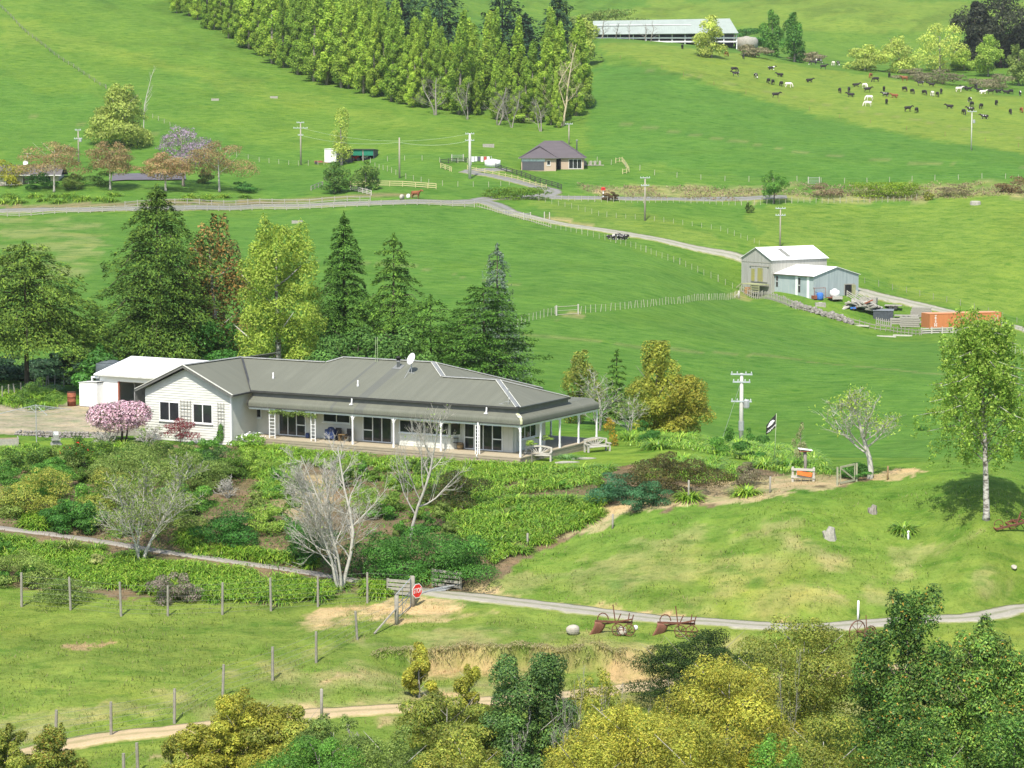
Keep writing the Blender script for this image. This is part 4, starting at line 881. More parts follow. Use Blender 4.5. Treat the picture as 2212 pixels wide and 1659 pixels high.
for a in [('olive bush at the left end of the garden bank', 88, 1010, 130, 1105, P_OLI, 3600), ('bush with red flowers at the left lawn edge', 165, 943, 78, 1012, P_GL2, 2400), ('dark rounded bush left of the bare tree above the path', 140, 1078, 78, 1148, P_DRK, 2400), ('dark rounded bush beside another above the path', 188, 1082, 64, 1146, P_DRK, 2000),
 ('clipped olive hedge mass in front of the gable', 330, 955, 150, 1045, P_KHA, 4400), ('olive green bush behind the left bare tree', 250, 1010, 130, 1110, P_OLI, 3600), ('green bush right of the left bare tree', 385, 1055, 110, 1155, P_KHA, 3200), ('dark glossy camellia with pale flowers below the gable corner', 472, 968, 72, 1030, P_GLO, 2200),
 ('yellowish variegated bush below the white lilies', 540, 968, 62, 1022, P_BIR, 1600), ('large dark rounded bush in the middle of the bank', 505, 1108, 118, 1172, P_DRK, 3600), ('variegated yellow green bush on the bank', 578, 1088, 72, 1150, P_BIR, 1700), ('dark rounded bush behind the multi stemmed tree', 650, 1122, 105, 1212, P_DRK, 3400),
 ('big dark green bush left of the trunk of the bay window tree', 800, 1150, 130, 1246, P_DRK, 3600), ('big dark green bush above the cattle stop', 905, 1136, 170, 1250, P_DRK, 5200), ('big dark green bush at the right end of the dark row', 1005, 1158, 140, 1246, P_DRK, 4200),
 ('reddish green camellia below the verandah', 990, 1016, 112, 1092, [(.07, .11, .025), (.12, .09, .03), (.05, .085, .02)], 3200), ('brown green spreading shrub at the lawn edge', 1442, 972, 155, 1066, [(.1, .1, .03), (.15, .12, .035), (.065, .075, .022)], 5200),
 ('blue green ferny plant on the right bank', 1330, 1022, 110, 1085, [(.07, .2, .09), (.1, .25, .12), (.05, .15, .06)], 2400), ('blue green ferny plant beside the brown green shrub', 1395, 1040, 80, 1098, [(.07, .2, .07), (.1, .25, .1)], 1700),
 ('grey dry twiggy shrub on the straw bank', 1612, 1000, 62, 1048, [(.25, .21, .14), (.2, .19, .09)], 1200), ('pinkish brown hebe by the netting fence', 372, 1240, 90, 1300, [(.3, .24, .2), (.38, .3, .26), (.12, .2, .04)], 2400), ('cream variegated tuft in the band of clumps', 210, 1198, 38, 1226, [(.5, .5, .2), (.3, .36, .1)], 600),
 ('green shrub above the red maple on the bank', 440, 980, 90, 1060, P_KHA, 2400), ('light green bush right of the multi stemmed tree', 800, 1050, 90, 1110, P_BIR, 1500), ('green bush at the back of the gravel yard', 82, 818, 70, 878, P_GL2, 2200), ('grey green rough bush at the left edge by the netting', 40, 1195, 110, 1260, P_KHA, 2200),
 ('low rough bush inside the netting at the left', 130, 1250, 120, 1300, P_KHA, 1800), ('dark bush at the foot of the bare tree by the garden gate', 1850, 1000, 54, 1032, P_DRK, 1300), ('small dark weed tuft in the right field', 1990, 918, 18, 930, P_DRK, 250)]:
    shrub(*a[:6], n=a[6])
def fill(poly, n, lab, pals, wmin, wmax, gap):
    P = gpoly(poly); xs_ = [p.x for p in P]; ys_ = [p.y for p in P]; pts = []; k = 0
    while len(pts) < n and k < n*80:
        k += 1; x, y = rnd.uniform(min(xs_), max(xs_)), rnd.uniform(min(ys_), max(ys_))
        if not inpoly(np.array([x]), np.array([y]), P)[0] or any((x-a)**2+(y-b)**2 < gap*gap for a, b in pts): continue
        pts.append((x, y)); rg = rng(); wr = rnd.uniform(wmin, wmax); h = wr*rnd.uniform(.9, 1.35); B = blobs_env(rg, 10, wr, wr, 0, h*.9, lambda t: 1-.55*t*t, .45)
        V, F, C = blob_leaves(rg, B, int(1100*wr*wr+700), .062, pals[len(pts) % len(pals)], .7); o = obj('mixed_shrub', V, F, LEAF, None, False, C); o.location = (x, y, hz(x, y)-.05); tag(o, lab, 'shrub', lab)
fill([(0,1010),(200,985),(480,985),(530,1060),(420,1130),(300,1150),(120,1140),(0,1110)], 40, 'mixed green shrub on the left garden bank', [P_KHA, P_SHR, P_GL2, P_SHR, P_SHG], 1.1, 1.9, 1.3)
fill([(540,1060),(640,1010),(660,1130),(700,1190),(600,1190),(540,1100)], 10, 'mixed green shrub on the middle garden bank', [P_SHR, P_SHG, P_KHA], .6, 1.0, 1.3)
fill([(760,1010),(930,1015),(960,1110),(1000,1170),(760,1180),(700,1060)], 18, 'mixed green shrub around the bay window tree', [P_SHR, P_KHA, P_SHG, P_GL2], .7, 1.2, 1.4)
fill([(0,1190),(120,1220),(160,1290),(0,1280)], 8, 'rough green shrub inside the netting at the left', [P_KHA, P_SHR], .6, 1.0, 1.2)
fill([(1080,1040),(1300,1040),(1380,1075),(1300,1090),(1100,1120)], 6, 'leafy green shrub between the strap leaved clumps', [P_SHR, P_SHG], .5, .8, 1.6)
rf = [o for o in col.objects if o.get('label', '').startswith('bush with red')][0]
V, F, C = blob_leaves(rng(), np.array([(0, 0, 1.1, 1.2, 1.2, .9)]), 40, .1, [(.6, .06, .03)], .95); stuff(obj('red_flowers', V, F, FLOW, rf, False, C))
bare('bare_shrub', 'grey leafless dome shaped shrub in the middle of the bank', 490, 1028, 1076, .03, 4, 1.4, 4, .2, split=(3, 4), wscale=52)
bare('bare_shrub', 'grey twiggy weeping shrub in front of the gable', 318, 918, 965, .03, 4, 1.4, 4, .15, split=(3, 4), wscale=75, leaves=200, pal=P_KHA, leaf=.06)
bare('bare_shrub', 'grey twiggy shrub under the pink flowering shrub', 225, 930, 965, .03, 4, 1.4, 4, .15, split=(3, 4), wscale=60)
rg = rng(); V, F, C = blade_mesh(rg, 46, 1.7, .11, [(.2, .24, .06), (.26, .28, .09), (.13, .19, .04)], (1.0, 1.5), .2)
o = obj('flax_plant', V, F, leafmat('strap_leaf'), None, False, C); o.location = G(150, 1196); tag(o, 'tall stiff flax plant below the garden path', 'plant')
# cabbage tree in the scrub
b, h = place(935, 1505, 119); o = thing('cabbage_tree', 'spiky cabbage tree with shaggy trunk in the scrub', 'tree', b); rg = rng()
V, F, C = blade_mesh(rg, 120, 1.0, .06, [(.16, .2, .04), (.22, .24, .06), (.3, .24, .08)], (-.6, 1.5), .1); V[:, 2] += h-.9
obj('crown', V, F, LEAF, o, False, C); MB().tube([(0, 0, -.2), (.05, 0, h*.5), (0, 0, h-.8)], [.16, .13, .12], 8).obj('trunk', BARK, o, True)
# ------------------------------------------------------------------ rough grass (nobody could count it)
rg = np.random.default_rng(5)
def tufts(n, y0, y1, seed, hmin, hmax, name, keep):
    rg = np.random.default_rng(seed); y = rg.uniform(y0, y1, n*3); x = rg.uniform(-.235, .235, n*3)*y
    k = keep(x, y); x, y = x[k][:n], y[k][:n]; n = len(x); z = H(x, y)
    h = rg.uniform(hmin, hmax, n)*(.5+fbm(x, y, 1.6, 21)); a = rg.random(n)*6.283; wd = h*.16+.012
    tip = np.stack([x+rg.normal(size=n)*h*.45, y+rg.normal(size=n)*h*.45, z+h], -1)
    d = np.stack([np.cos(a)*wd, np.sin(a)*wd, np.zeros(n)], -1); base = np.stack([x, y, z-.02], -1)
    V = np.stack([base-d, base+d, tip], 1).reshape(-1, 3)
    # colour of the sward under each tuft
    gi = np.clip(np.searchsorted(YR, y)-1, 0, len(YR)-1); ai = np.clip(np.searchsorted(AR, x/y)-1, 0, na-1)
    cc = c[gi*na+ai]*rg.uniform(1.1, 1.75, (n, 1)); dry = rg.random(n) < .22; cc[dry] = cc[dry]*.45+np.array([.42, .36, .2])*.55
    return stuff(obj(name, V, np.arange(3*n).reshape(-1, 3), leafmat('sward', .5, .9, .05, 0), None, False, np.repeat(cc, 3, 0)))
gardP = gpoly([(-60,960),(260,945),(640,965),(1125,990),(1340,930),(1700,950),(1850,1030),(1640,1078),(1350,1112),(1150,1192),(1050,1262),(900,1290),(740,1285),(620,1305),(130,1285),(-60,1240)])
roads = []
for u0 in col.objects:
    if u0.name.split('.')[0] in ('driveway', 'farm_track', 'garden_path'):
        vv = np.array([v.co[:2] for v in u0.data.vertices]); roads.append(vv)
RD = np.concatenate(roads)
def off_road(x, y):
    k = ~inpoly(x, y, gardP)
    idx = np.where(k)[0]
    for i in range(0, len(idx), 4000):
        j = idx[i:i+4000]; d = ((x[j][:, None]-RD[None, ::2, 0])**2+(y[j][:, None]-RD[None, ::2, 1])**2).min(1); k[j] &= d > .3
    return k
greens = fbm
tufts(52000, 112, 165, 31, .03, .09, 'grass_tufts', off_road)
def rough_keep(x, y): return off_road(x, y) & (fbm(x, y, 3.2, 3) > .47) & (y < 158)
tufts(16000, 114, 158, 32, .08, .22, 'rough_grass', rough_keep)
rg = np.random.default_rng(9); n = 4500; x = rg.uniform(-8, 15.5, n); y = np.interp(x, BX, BY)+.35*np.sin(x*1.7)+.2*np.sin(x*4.1)+rg.uniform(-.05, .9, n)**1.0; ok = fbm(x, y, 1.2, 51) > .36; x, y = x[ok], y[ok]; n = len(x); L = rg.uniform(.2, .55, n); z = H(x, y)+.03
tip = np.stack([x+rg.normal(size=n)*.15, y-L*.9, z-L*.25+.1], -1); dd = np.stack([np.full(n, .02), np.zeros(n), np.zeros(n)], -1); bs = np.stack([x, y, z], -1)
stuff(obj('bank_grass', np.stack([bs-dd, bs+dd, tip], 1).reshape(-1, 3), np.arange(3*n).reshape(-1, 3), leafmat('sward'), None, False, np.repeat(pick(rg, [(.62, .53, .32), (.5, .46, .25), (.34, .38, .13)], n), 3, 0)))
def pud(x, y): return inpoly(x, y, gardP) & (fbm(x, y, 2.5, 8) > .42)
tufts(9000, 145, 172, 33, .08, .22, 'garden_weeds', pud)

# rough scrub along the roadside bank
rg = np.random.default_rng(14); P = gpoly([(1240,400),(1700,400),(2230,397),(2230,428),(1700,428),(1290,426)]); n = 9000; x = rg.uniform(min(p.x for p in P), max(p.x for p in P), n*2); y = rg.uniform(min(p.y for p in P), max(p.y for p in P), n*2); ok = inpoly(x, y, P) & (fbm(x, y, 6, 61) > .43); x, y = x[ok][:n], y[ok][:n]; n = len(x)
pp = np.stack([x, y, H(x, y)+rg.random(n)*(.2+1.1*np.clip(fbm(x, y, 5, 62)-.4, 0, 1)*2)], -1); V, F, C = leafquads(pp, rg.normal(size=(n, 3))+np.array([0, -.6, .6]), .22*(.6+.8*rg.random(n)), pick(rg, [(.32, .27, .16), (.24, .22, .11), (.3, .2, .13), (.2, .24, .08)], n), rg, .5)
stuff(obj('roadside_rough', V, F, LEAF, None, False, C))

rg = np.random.default_rng(15); P = gpoly([(-40,1005),(260,962),(640,978),(1120,1008),(1330,1018),(1280,1090),(1120,1185),(1040,1245),(900,1260),(640,1240),(420,1205),(-40,1120)]); n = 26000; x = rg.uniform(min(p.x for p in P), max(p.x for p in P), n*2); y = rg.uniform(min(p.y for p in P), max(p.y for p in P), n*2); ok = inpoly(x, y, P) & (fbm(x, y, 3.4, 71) > .46); x, y = x[ok][:n], y[ok][:n]; n = len(x)
pp = np.stack([x, y, H(x, y)+.03+rg.random(n)*.35*np.clip(fbm(x, y, 3.4, 71)*4-1.6, 0, 1)], -1); V, F, C = leafquads(pp, rg.normal(size=(n, 3))+np.array([0, -.4, .9]), .075*(.6+.8*rg.random(n)), pick(rg, P_SHG+P_SHR, n), rg, .5)
stuff(obj('garden_ground_cover', V, F, LEAF, None, False, C))
# ------------------------------------------------------------------ homestead
def hw(x, y, z):
    X, Y = hl(x, y); return Vector((X, Y, z))
def hx(u, y):
    """house x where picture column u meets the plane y = const (heights ignored: the view is nearly level)"""
    k = (u-CU)/FPX*1.0/ math.cos(PITCH)
    k = (u-CU)/FPX
    # X = HX + x ca + y sa ; Y = HY - x sa + y ca ; X/(Y cos p + (CAMZ-1) sin p) = k
    ca, sa, cp = math.cos(HA), math.sin(HA), math.cos(PITCH); cst = 22.5*math.sin(PITCH)
    return (k*((HY+y*ca)*cp+cst)-HX-y*sa)/(ca+k*sa*cp)
def corrug(name, c1, c2, period, axis, rough=.45, stains=None, metal=0.0):
    m, t, b = nodes_of(name)
    v = coords(t); sx = t.nodes.new('ShaderNodeSeparateXYZ'); t.links.new(v, sx.inputs[0])
    w_ = t.nodes.new('ShaderNodeMath'); w_.operation = 'SINE'; ml = t.nodes.new('ShaderNodeMath'); ml.operation = 'MULTIPLY'; ml.inputs[1].default_value = 6.283/period
    t.links.new(sx.outputs[axis], ml.inputs[0]); t.links.new(ml.outputs[0], w_.inputs[0])
    st = [.25, .25, .25]; st[axis] = 3.0
    n1_ = noise(t, .8, 5, coords(t, 'Object', tuple(st))); n2_ = noise(t, .35, 4, v)
    o_ = mix(t, c1, c2, ramp(t, n1_, .3, .7)); o_ = mix(t, o_, tuple(x*.86 for x in c1), ramp(t, n2_, .45, .7))
    # seams of the sheets
    fr = t.nodes.new('ShaderNodeMath'); fr.operation = 'PINGPONG'; fr.inputs[1].default_value = period*4.5; t.links.new(sx.outputs[axis], fr.inputs[0])
    o_ = mix(t, o_, tuple(x*.88 for x in c1), ramp(t, fr.outputs[0], .03, .0))
    for (lo, hi, cc, f) in stains or []:
        ra = t.nodes.new('ShaderNodeMath'); ra.operation = 'COMPARE'; ra.inputs[1].default_value = (lo+hi)/2; ra.inputs[2].default_value = (hi-lo)/2
        t.links.new(sx.outputs[axis], ra.inputs[0])
        yb = t.nodes.new('ShaderNodeMath'); yb.operation = 'LESS_THAN'; yb.inputs[1].default_value = f[1]; t.links.new(sx.outputs[1-axis], yb.inputs[0])
        mu = t.nodes.new('ShaderNodeMath'); mu.operation = 'MULTIPLY'; t.links.new(ra.outputs[0], mu.inputs[0]); t.links.new(yb.outputs[0], mu.inputs[1])
        m3 = t.nodes.new('ShaderNodeMath'); m3.operation = 'MULTIPLY'; m3.inputs[1].default_value = f[0]; t.links.new(mu.outputs[0], m3.inputs[0])
        o_ = mix(t, o_, cc, m3.outputs[0])
    t.links.new(o_, b.inputs['Base Color']); b.inputs['Roughness'].default_value = rough; b.inputs['Metallic'].default_value = metal; b.inputs['Specular IOR Level'].default_value = .2
    bump(t, b, w_.outputs[0], .35, .02); MATS[name] = m; return m
ROOFC, ROOFC2 = (.155, .16, .124), (.13, .135, .104)
EZ = 3.63; tg = math.tan(R(20.05))
def on_roof(u, v):
    d = ray(u, v); ca, sa = math.cos(HA), math.sin(HA)
    dy_ = d.x*sa+d.y*ca; oy = (0-HX)*sa+(0-HY)*ca
    t_ = (EZ+oy*tg-CAMZ)/(d.z-dy_*tg); p = d*t_; X, Y = p.x-HX, p.y-HY
    return X*ca-Y*sa, X*sa+Y*ca, CAMZ+p.z
_f, _a = on_roof(860.5, 793), on_roof(812, 782)
hm_x = corrug('house_roof_iron', ROOFC, ROOFC2, .16, 0, .8, [(_a[0]-.14, _a[0]+.14, (.105, .11, .10), (.6, _a[1])), (_f[0]-.42, _f[0]+.42, (.105, .11, .10), (.6, _f[1]))])
hm_y = corrug('house_roof_iron_side', ROOFC, ROOFC2, .16, 1, .8)
WALL = mat('house_wall_paint', (.60, .585, .52), (.55, .535, .47), .8, .7)
CREAM = mat('weatherboard_paint', (.60, .605, .545), (.54, .545, .49), 1.2, .7)
TRIM = mat('white_joinery', (.78, .78, .76), (.72, .72, .70), 2, .5)
FASC = mat('dark_gutter', (.045, .045, .04), (.06, .06, .055), 2, .4); FASC2 = mat('grey_fascia', (.16, .16, .145), (.13, .13, .12), 2, .6)
RIDGE = mat('ridge_cap', (.22, .225, .215), (.17, .175, .165), 1.5, .45); DECK = mat('deck_timber', (.42, .36, .25), (.35, .30, .21), 2.5, .8, 0, .2, .01, (1, 6, 1)); DECKS = mat('deck_edge', (.36, .31, .22), (.27, .235, .165), 3, .8, 0, .2, .01, (.5, 1, 6))
LICH = mat('lichen_flashing', (.62, .62, .54), (.5, .5, .42), 6, .7); ZINC = mat('galvanised', (.45, .46, .46), (.36, .37, .37), 3, .45, .3); GLASS = glassmat()
house = thing('homestead', 'long low white homestead with grey corrugated roof and wraparound verandah', 'house', (HX, HY, 0), -HA)
tg = math.tan(R(20.05)); EZ = 3.63; w1, w2, w3, x1, x2, g0, gw, gp = 6.285, 4.013, 5.275, -11.14, -19.575, -28.876, 4.74, 2.473
def P3(x, y): return (x, y, EZ+y*tg)
zr = EZ+.05
E0 = (0, 0, EZ); VB = (g0+gw, 0, EZ-.05)
fr = [E0, P3(-w2, w2), P3(x1+w1-w2, w2), P3(x1, w1), P3(x2, w1), P3(x2-(w1-w3), w3), (g0, w3, EZ+w3*tg), (g0+gw, 0, EZ)]
rf = MB().slab(fr, .06).obj('roof', hm_x, house)
side = MB()
side.slab([E0, (0, 2*w2, EZ), P3(-w2, w2)], .06)                                      # hip over the verandah end
side.slab([(x1, w1, EZ+w1*tg), (x1+w1-w2, w2, EZ+w2*tg), (x1+w1-w2+.0, w2+.02, EZ+w2*tg), (x1+w1, 2*w1, EZ)], .06)
side.obj('roof_hip', hm_y, house)
bk = MB()
bk.slab([P3(-w2, w2), (0, 2*w2, EZ), (-w2*1.5, 2*w2, EZ), (x1+w1-w2, w2, EZ+w2*tg)], .06)
bk.slab([(x1, w1, EZ+w1*tg), (x1+w1, 2*w1, EZ), (x2-w1, 2*w1, EZ), (x2, w1, EZ+w1*tg)], .06)
bk.slab([(x2-(w1-w3), w3, EZ+w3*tg), (x2-(w1-w3), 2*w3, EZ), (g0, 2*w3, EZ), (g0, w3, EZ+w3*tg)], .06)
bk.slab([(x2, w1, EZ+w1*tg), (x2-w1, 2*w1, EZ), (x2-(w1-w3), w3, EZ+w3*tg)], .06)
bk.obj('roof_back', hm_x, house)
# gable wing
WR, WE = EZ+w3*tg+.03, 3.46
wg = MB().slab([(g0, -gp, WR), (g0+gw, -gp, WE), (g0+gw, .0, WE), (g0, w3+.2, WR)], .06).slab([(g0, -gp, WR), (g0, 2*w3, WR), (g0-gw, 2*w3, WE), (g0-gw, -gp, WE)], .06)
wing = wg.obj('wing_roof', hm_y, house)
def cap(a, b_, w_=.34, mt=RIDGE, nm='ridge_cap', lines=True, par=rf):
    a, b_ = Vector(a), Vector(b_); up = Vector((0, 0, .05)); d = (b_-a).normalized(); s = d.cross(Vector((0, 0, 1))).normalized()
    m = MB(); dz = .045
    m.add([a-s*w_/2+up*.4, a+up*1.6, a+s*w_/2+up*.4, b_-s*w_/2+up*.4, b_+up*1.6, b_+s*w_/2+up*.4], [(0, 1, 4, 3), (1, 2, 5, 4)]); m.obj(nm, mt, par)
    if lines:
        l = MB()
        for q in (-1, 1): l.beam(a+s*q*w_*.56+up*.55, b_+s*q*w_*.56+up*.55, .05, .02)
        l.obj('cap_edge', LICH, par)
z2, z1_, z3 = EZ+w2*tg, EZ+w1*tg, EZ+w3*tg
cap((-w2, w2, z2), E0); cap((x1+w1-w2, w2, z2), (-w2, w2, z2)); cap((x1, w1, z1_), (x1+w1-w2, w2, z2)); cap((x1, w1, z1_), (x1+w1, 2*w1, EZ), .3)
cap((x2, w1, z1_), (x1, w1, z1_)); cap((x2-(w1-w3), w3, z3), (x2, w1, z1_)); cap((g0, w3, z3), (x2-(w1-w3), w3, z3)); cap((-w2, w2, z2), (0, 2*w2, EZ), .26); cap((g0, -gp, WR), (g0, w3, WR), .3, lines=True)
MB().beam((g0+gw-.1, .15, EZ-.02), (g0+.35, w3-.35, WR-.02), .16, .06).obj('valley_gutter', FASC, rf)
# gutters, fascia
def gut(a, b_, nm='gutter', m=FASC, w_=.13, h_=.15): MB().beam(a, b_, w_, h_).obj(nm, m, house)
gut((.06, -.07, EZ-.08), (g0+gw, -.07, EZ-.08)); gut((.07, -.1, EZ-.08), (.07, 2*w2, EZ-.08)); gut((x1+w1+.07, 2*w2+.3, EZ-.08), (x1+w1+.07, 2*w1, EZ-.08))
MB().box(g0+gw, -.1, .10, .16, 3.12, EZ-.1).obj('fascia', FASC2, house); MB().box(-.16, -.1, .162, 2*w2, 3.12, EZ-.1).obj('fascia', FASC2, house)
MB().beam((g0+gw+.07, -gp, WE-.05), (g0+gw+.07, -.02, WE+.02), .12, .14).obj('gutter', FASC, house)
for q in (-1, 1):
    MB().beam((g0, -gp-.03, WR-.09), (g0+q*(gw+.05), -gp-.03, WE-.11), .06, .22).obj('barge_board', FASC2, house)
    MB().beam((g0, -gp-.05, WR+.03), (g0+q*(gw+.05), -gp-.05, WE+.01), .14, .05).obj('barge_cap', LICH, house)
# verandah roof with bullnose
ov = .566
prof = [(.12, 3.16), (-.10, 3.04), (-.30, 2.92)]+[(-.30-.30*math.sin(a), 2.62+.30*math.cos(a)) for a in [R(x) for x in (10, 25, 40, 55, 70, 82)]]+[(-ov-.02, 2.43)]
def vroof(name, m, run, close=True):
    V = []; n = len(prof); F = []
    for k, f in enumerate(run):
        V += [f(y, z) for y, z in prof]
    for k in range(len(run)-1):
        F += [(k*n+i, (k+1)*n+i, (k+1)*n+i+1, k*n+i+1) for i in range(n-1)]
    return obj(name, V, F, m, house, True)
LX = g0+gw+.12
vr = vroof('verandah_roof', hm_x, [lambda y, z: (LX, y, z), lambda y, z: (-y, y, z)])
vroof('verandah_roof', hm_y, [lambda y, z: (-y, y, z), lambda y, z: (-y, 11.87+y*0, z)])
vroof('verandah_roof', hm_x, [lambda y, z: (-y, 11.87, z) , lambda y, z: (-9, 11.87, z)])
MB().slab([(-.12, 8.1, 3.17), (-.12, 11.8, 3.17), (-9, 11.8, 3.17), (-9, 8.1, 3.17)], .05).obj('verandah_roof', hm_x, house)
MB().beam((-.12, .12, 3.12), (.40, -.40, 2.93), .3, .03).obj('hip_flashing', LICH, vr)
def hipcap():
    m = MB(); pts = [Vector((-y, y, z)) for y, z in prof]; d = Vector((.707, .707, 0))
    V = []; 
    for p in pts: V += [p-d*.09+Vector((.02, -.02, .025)), p+d*.09+Vector((.02, -.02, .025))]
    m.add(V, [(2*i, 2*i+2, 2*i+3, 2*i+1) for i in range(len(pts)-1)]); m.obj('hip_flashing', mat('mossy_lead', (.50, .50, .30), (.38, .4, .22), 8, .8), vr, True)
hipcap()
m = MB(); 
for i in range(len(prof)-1): m.beam((LX-.03, prof[i][0], prof[i][1]), (LX-.03, prof[i+1][0], prof[i+1][1]), .08, .12, (1, 0, 0))
m.obj('bullnose_edge', FASC, house)
gut((LX, -ov-.03, 2.4), (ov+.05, -ov-.03, 2.4), 'verandah_gutter', FASC, .07, .07); gut((ov+.05, -ov-.05, 2.4), (ov+.05, 11.87, 2.4), 'verandah_gutter', FASC, .07, .07)
MB().box(LX, ov-.06, -ov+.06, -ov+.14, 2.2, 2.36).obj('verandah_beam', TRIM, house); MB().box(ov-.14, ov-.06, -ov+.145, 11.8, 2.2, 2.36).obj('verandah_beam', TRIM, house)
MB().slab([(LX, 1.5, 3.05), (-1.3, 1.5, 3.05), (-.1, .2, 3.05), (LX, .2, 3.05)], .03).slab([(-.1, .2, 3.052), (-1.3, 1.5, 3.052), (-1.3, 8, 3.052), (-.1, 8, 3.052)], .03).obj('soffit', WALL, house)
# posts with brackets
def post(x, y, dirs, w_=.055):
    m = MB().box(x-w_*1.25, x+w_*1.25, y-w_*1.25, y+w_*1.25, -.0, .30).box(x-w_, x+w_, y-w_, y+w_, .302, 1.86).box(x-w_*1.3, x+w_*1.3, y-w_*1.3, y+w_*1.3, 1.862, 1.93).box(x-w_*1.1, x+w_*1.1, y-w_*1.1, y+w_*1.1, 1.932, 2.22)
    p_ = m.obj('post', TRIM, house)
    for dx, dy in dirs:
        k = MB(); pts = [(x+dx*(.06+.34*(1-math.cos(a))), y+dy*(.06+.34*(1-math.cos(a))), 1.93+.30*math.sin(a)) for a in (0, .4, .8, 1.2, 1.55)]
        for i in range(4): k.beam(pts[i], pts[i+1], .04, .05)
        k.beam((x+dx*.06, y+dy*.06, 2.21), (x+dx*.4, y+dy*.4, 2.21), .04, .06); k.obj('bracket', TRIM, p_)
py_ = -ov+.1
fx = [hx(u, py_) for u in (762, 850.5, 952.8)]
for x in fx: post(x, py_, [(1, 0), (-1, 0)])
post(ov-.1, py_, [(-1, 0), (0, 1)])
for y in (2.6, 5.65, 8.7, 11.72): post(ov-.1, y, [(0, 1), (0, -1)] if y < 11 else [(0, -1)])
post(-3.6, 11.72, []); post(-3.6, 8.4, [])
for u0_, u1_, rung in ((582, 594, True), (672, 681, False), (1027, 1036, True)):
    a_, b_ = hx(u0_, py_), hx(u1_, py_)
    t_ = MB().box(a_-.03, a_+.03, py_-.03, py_+.03, 0, 2.22).box(b_-.03, b_+.03, py_-.03, py_+.03, 0, 2.22).obj('trellis_post', TRIM, house)
    for k in range(8 if rung else 5):
        MB().box(a_+.03, b_-.03, py_-.02, py_+.02, .2+k*.27, .24+k*.27).obj('rung', TRIM, t_)
# downpipes and vents on the roof
m = MB().tube([(fx[2]+3.3, -ov-.06, 2.38), (fx[2]+3.3, -ov-.06, .1), (fx[2]+3.22, -ov-.16, -.1), (fx[2]+3.3, -ov-.1, -.3)], .045, 7).obj('downpipe', TRIM, house, True)
def vent(u, v, y): 
    x = hx(u, y); z = EZ+y*tg; MB().lathe([(.09, -.02), (.085, .12), (.05, .3), (.045, .52)], 8, (x, y, z)).obj('roof_vent', TRIM, rf, True)
vent(591, 821, 2.0); vent(773.5, 836, 1.6)
for u in (763, 1053.5): x = hx(u, .05); MB().tube([(x, -.10, EZ-.12), (x, -.14, 3.2), (x, -.2, 3.06)], .06, 7).box(x-.13, x+.13, -.3, -.12, 3.0, 3.1).obj('downpipe_spreader', TRIM, house)
# flue, dish, aerials
def on_roof(u, v):
    """point of the front roof plane seen at (u, v)"""
    d = ray(u, v); ca, sa = math.cos(HA), math.sin(HA)
    dy_ = d.x*sa+d.y*ca; oy = (0-HX)*sa+(0-HY)*ca
    t_ = (EZ+oy*tg-CAMZ)/(d.z-dy_*tg); p = d*t_; X, Y = p.x-HX, p.y-HY
    return X*ca-Y*sa, X*sa+Y*ca, CAMZ+p.z
x, y, z = on_roof(860.5, 793); fl = MB().lathe([(.13, -.1), (.13, .45), (.18, .46), (.18, .5)], 10, (x, y, z)).obj('flue', ZINC, house, True)
MB().lathe([(.16, .5), (.16, .72), (.2, .73), (.2, .78), (.08, .86)], 10, (x, y, z)).obj('flue_cowl', mat('soot_black', (.03, .03, .028)), fl, True); MB().slab([(x-.4, y-.35, z-.10), (x+.4, y-.35, z-.10), (x+.4, y+.35, z+.16), (x-.4, y+.35, z+.16)], .02).obj('flue_flashing', RIDGE, fl)
x, y, z = on_roof(889, 806)
st = MB().tube([(x, y, z), (x, y, z+.75)], .03, 6).tube([(x-.1, y-.9, z-.32), (x, y, z+.55)], .018, 5).tube([(x-.6, y+.1, z+.04), (x, y, z+.5)], .012, 5).box(x-.25, x+.25, y-.05, y+.05, z-.01, z+.03).obj('dish_mast', ZINC, house)
dd = (Vector(hl(-40, -30)+(40,))-Vector(hl(x, y)+(z,)))
pr_ = [(.0, -.10), (.2, -.085), (.33, -.045), (.43, .02), (.43, .035), (.36, -.03), (.2, -.07), (.0, -.085)]
dm = MB(); vs = []; fs = []; n = 20
for r_, q in pr_:
    for j in range(n): t_ = 6.283*j/n; vs.append((r_*math.cos(t_), r_*math.sin(t_)*1.12, q))
for i in range(len(pr_)-1):
    for j in range(n): fs.append((i*n+j, i*n+(j+1) % n, (i+1)*n+(j+1) % n, (i+1)*n+j))
Rm = Vector((-.30, -.85, .42)).to_track_quat('Z', 'Y').to_matrix()
dm.add([Rm @ Vector(v_)+Vector((x, y-.05, z+1.12)) for v_ in vs], fs); dsh = dm.obj('satellite_dish', mat('dish_white', (.8, .8, .8), (.74, .74, .74), 2, .4), house, True)
MB().tube([Rm @ Vector((0, -.5, .02))+Vector((x, y-.05, z+1.12)), Rm @ Vector((0, -.1, .62))+Vector((x, y-.05, z+1.12))], .018, 5).obj('feed_arm', ZINC, dsh)
for u in (811.5, 815.5):
    x, y, z = on_roof(u, 782); MB().tube([(x, y, z), (x, y, z+2.0)], .02, 5).obj('aerial_pole', mat('pale_green_pole', (.35, .42, .25)), house)
x, y, z = on_roof(1098, 874); MB().tube([(x, y, z), (x, y, z+1.05)], .02, 5).tube([(x-.7, y+.05, z+.02), (x-.3, y, z+.2), (x, y, z+.24), (x+.25, y, z+.18)], .015, 5).box(x-.8, x-.4, y, y+.03, z-.0, z+.03).box(x-.15, x+.2, y, y+.03, z-.03, z).lathe([(.045, .75), (.045, 1.2)], 7, (x, y, z)).obj('roof_antenna', ZINC, house)
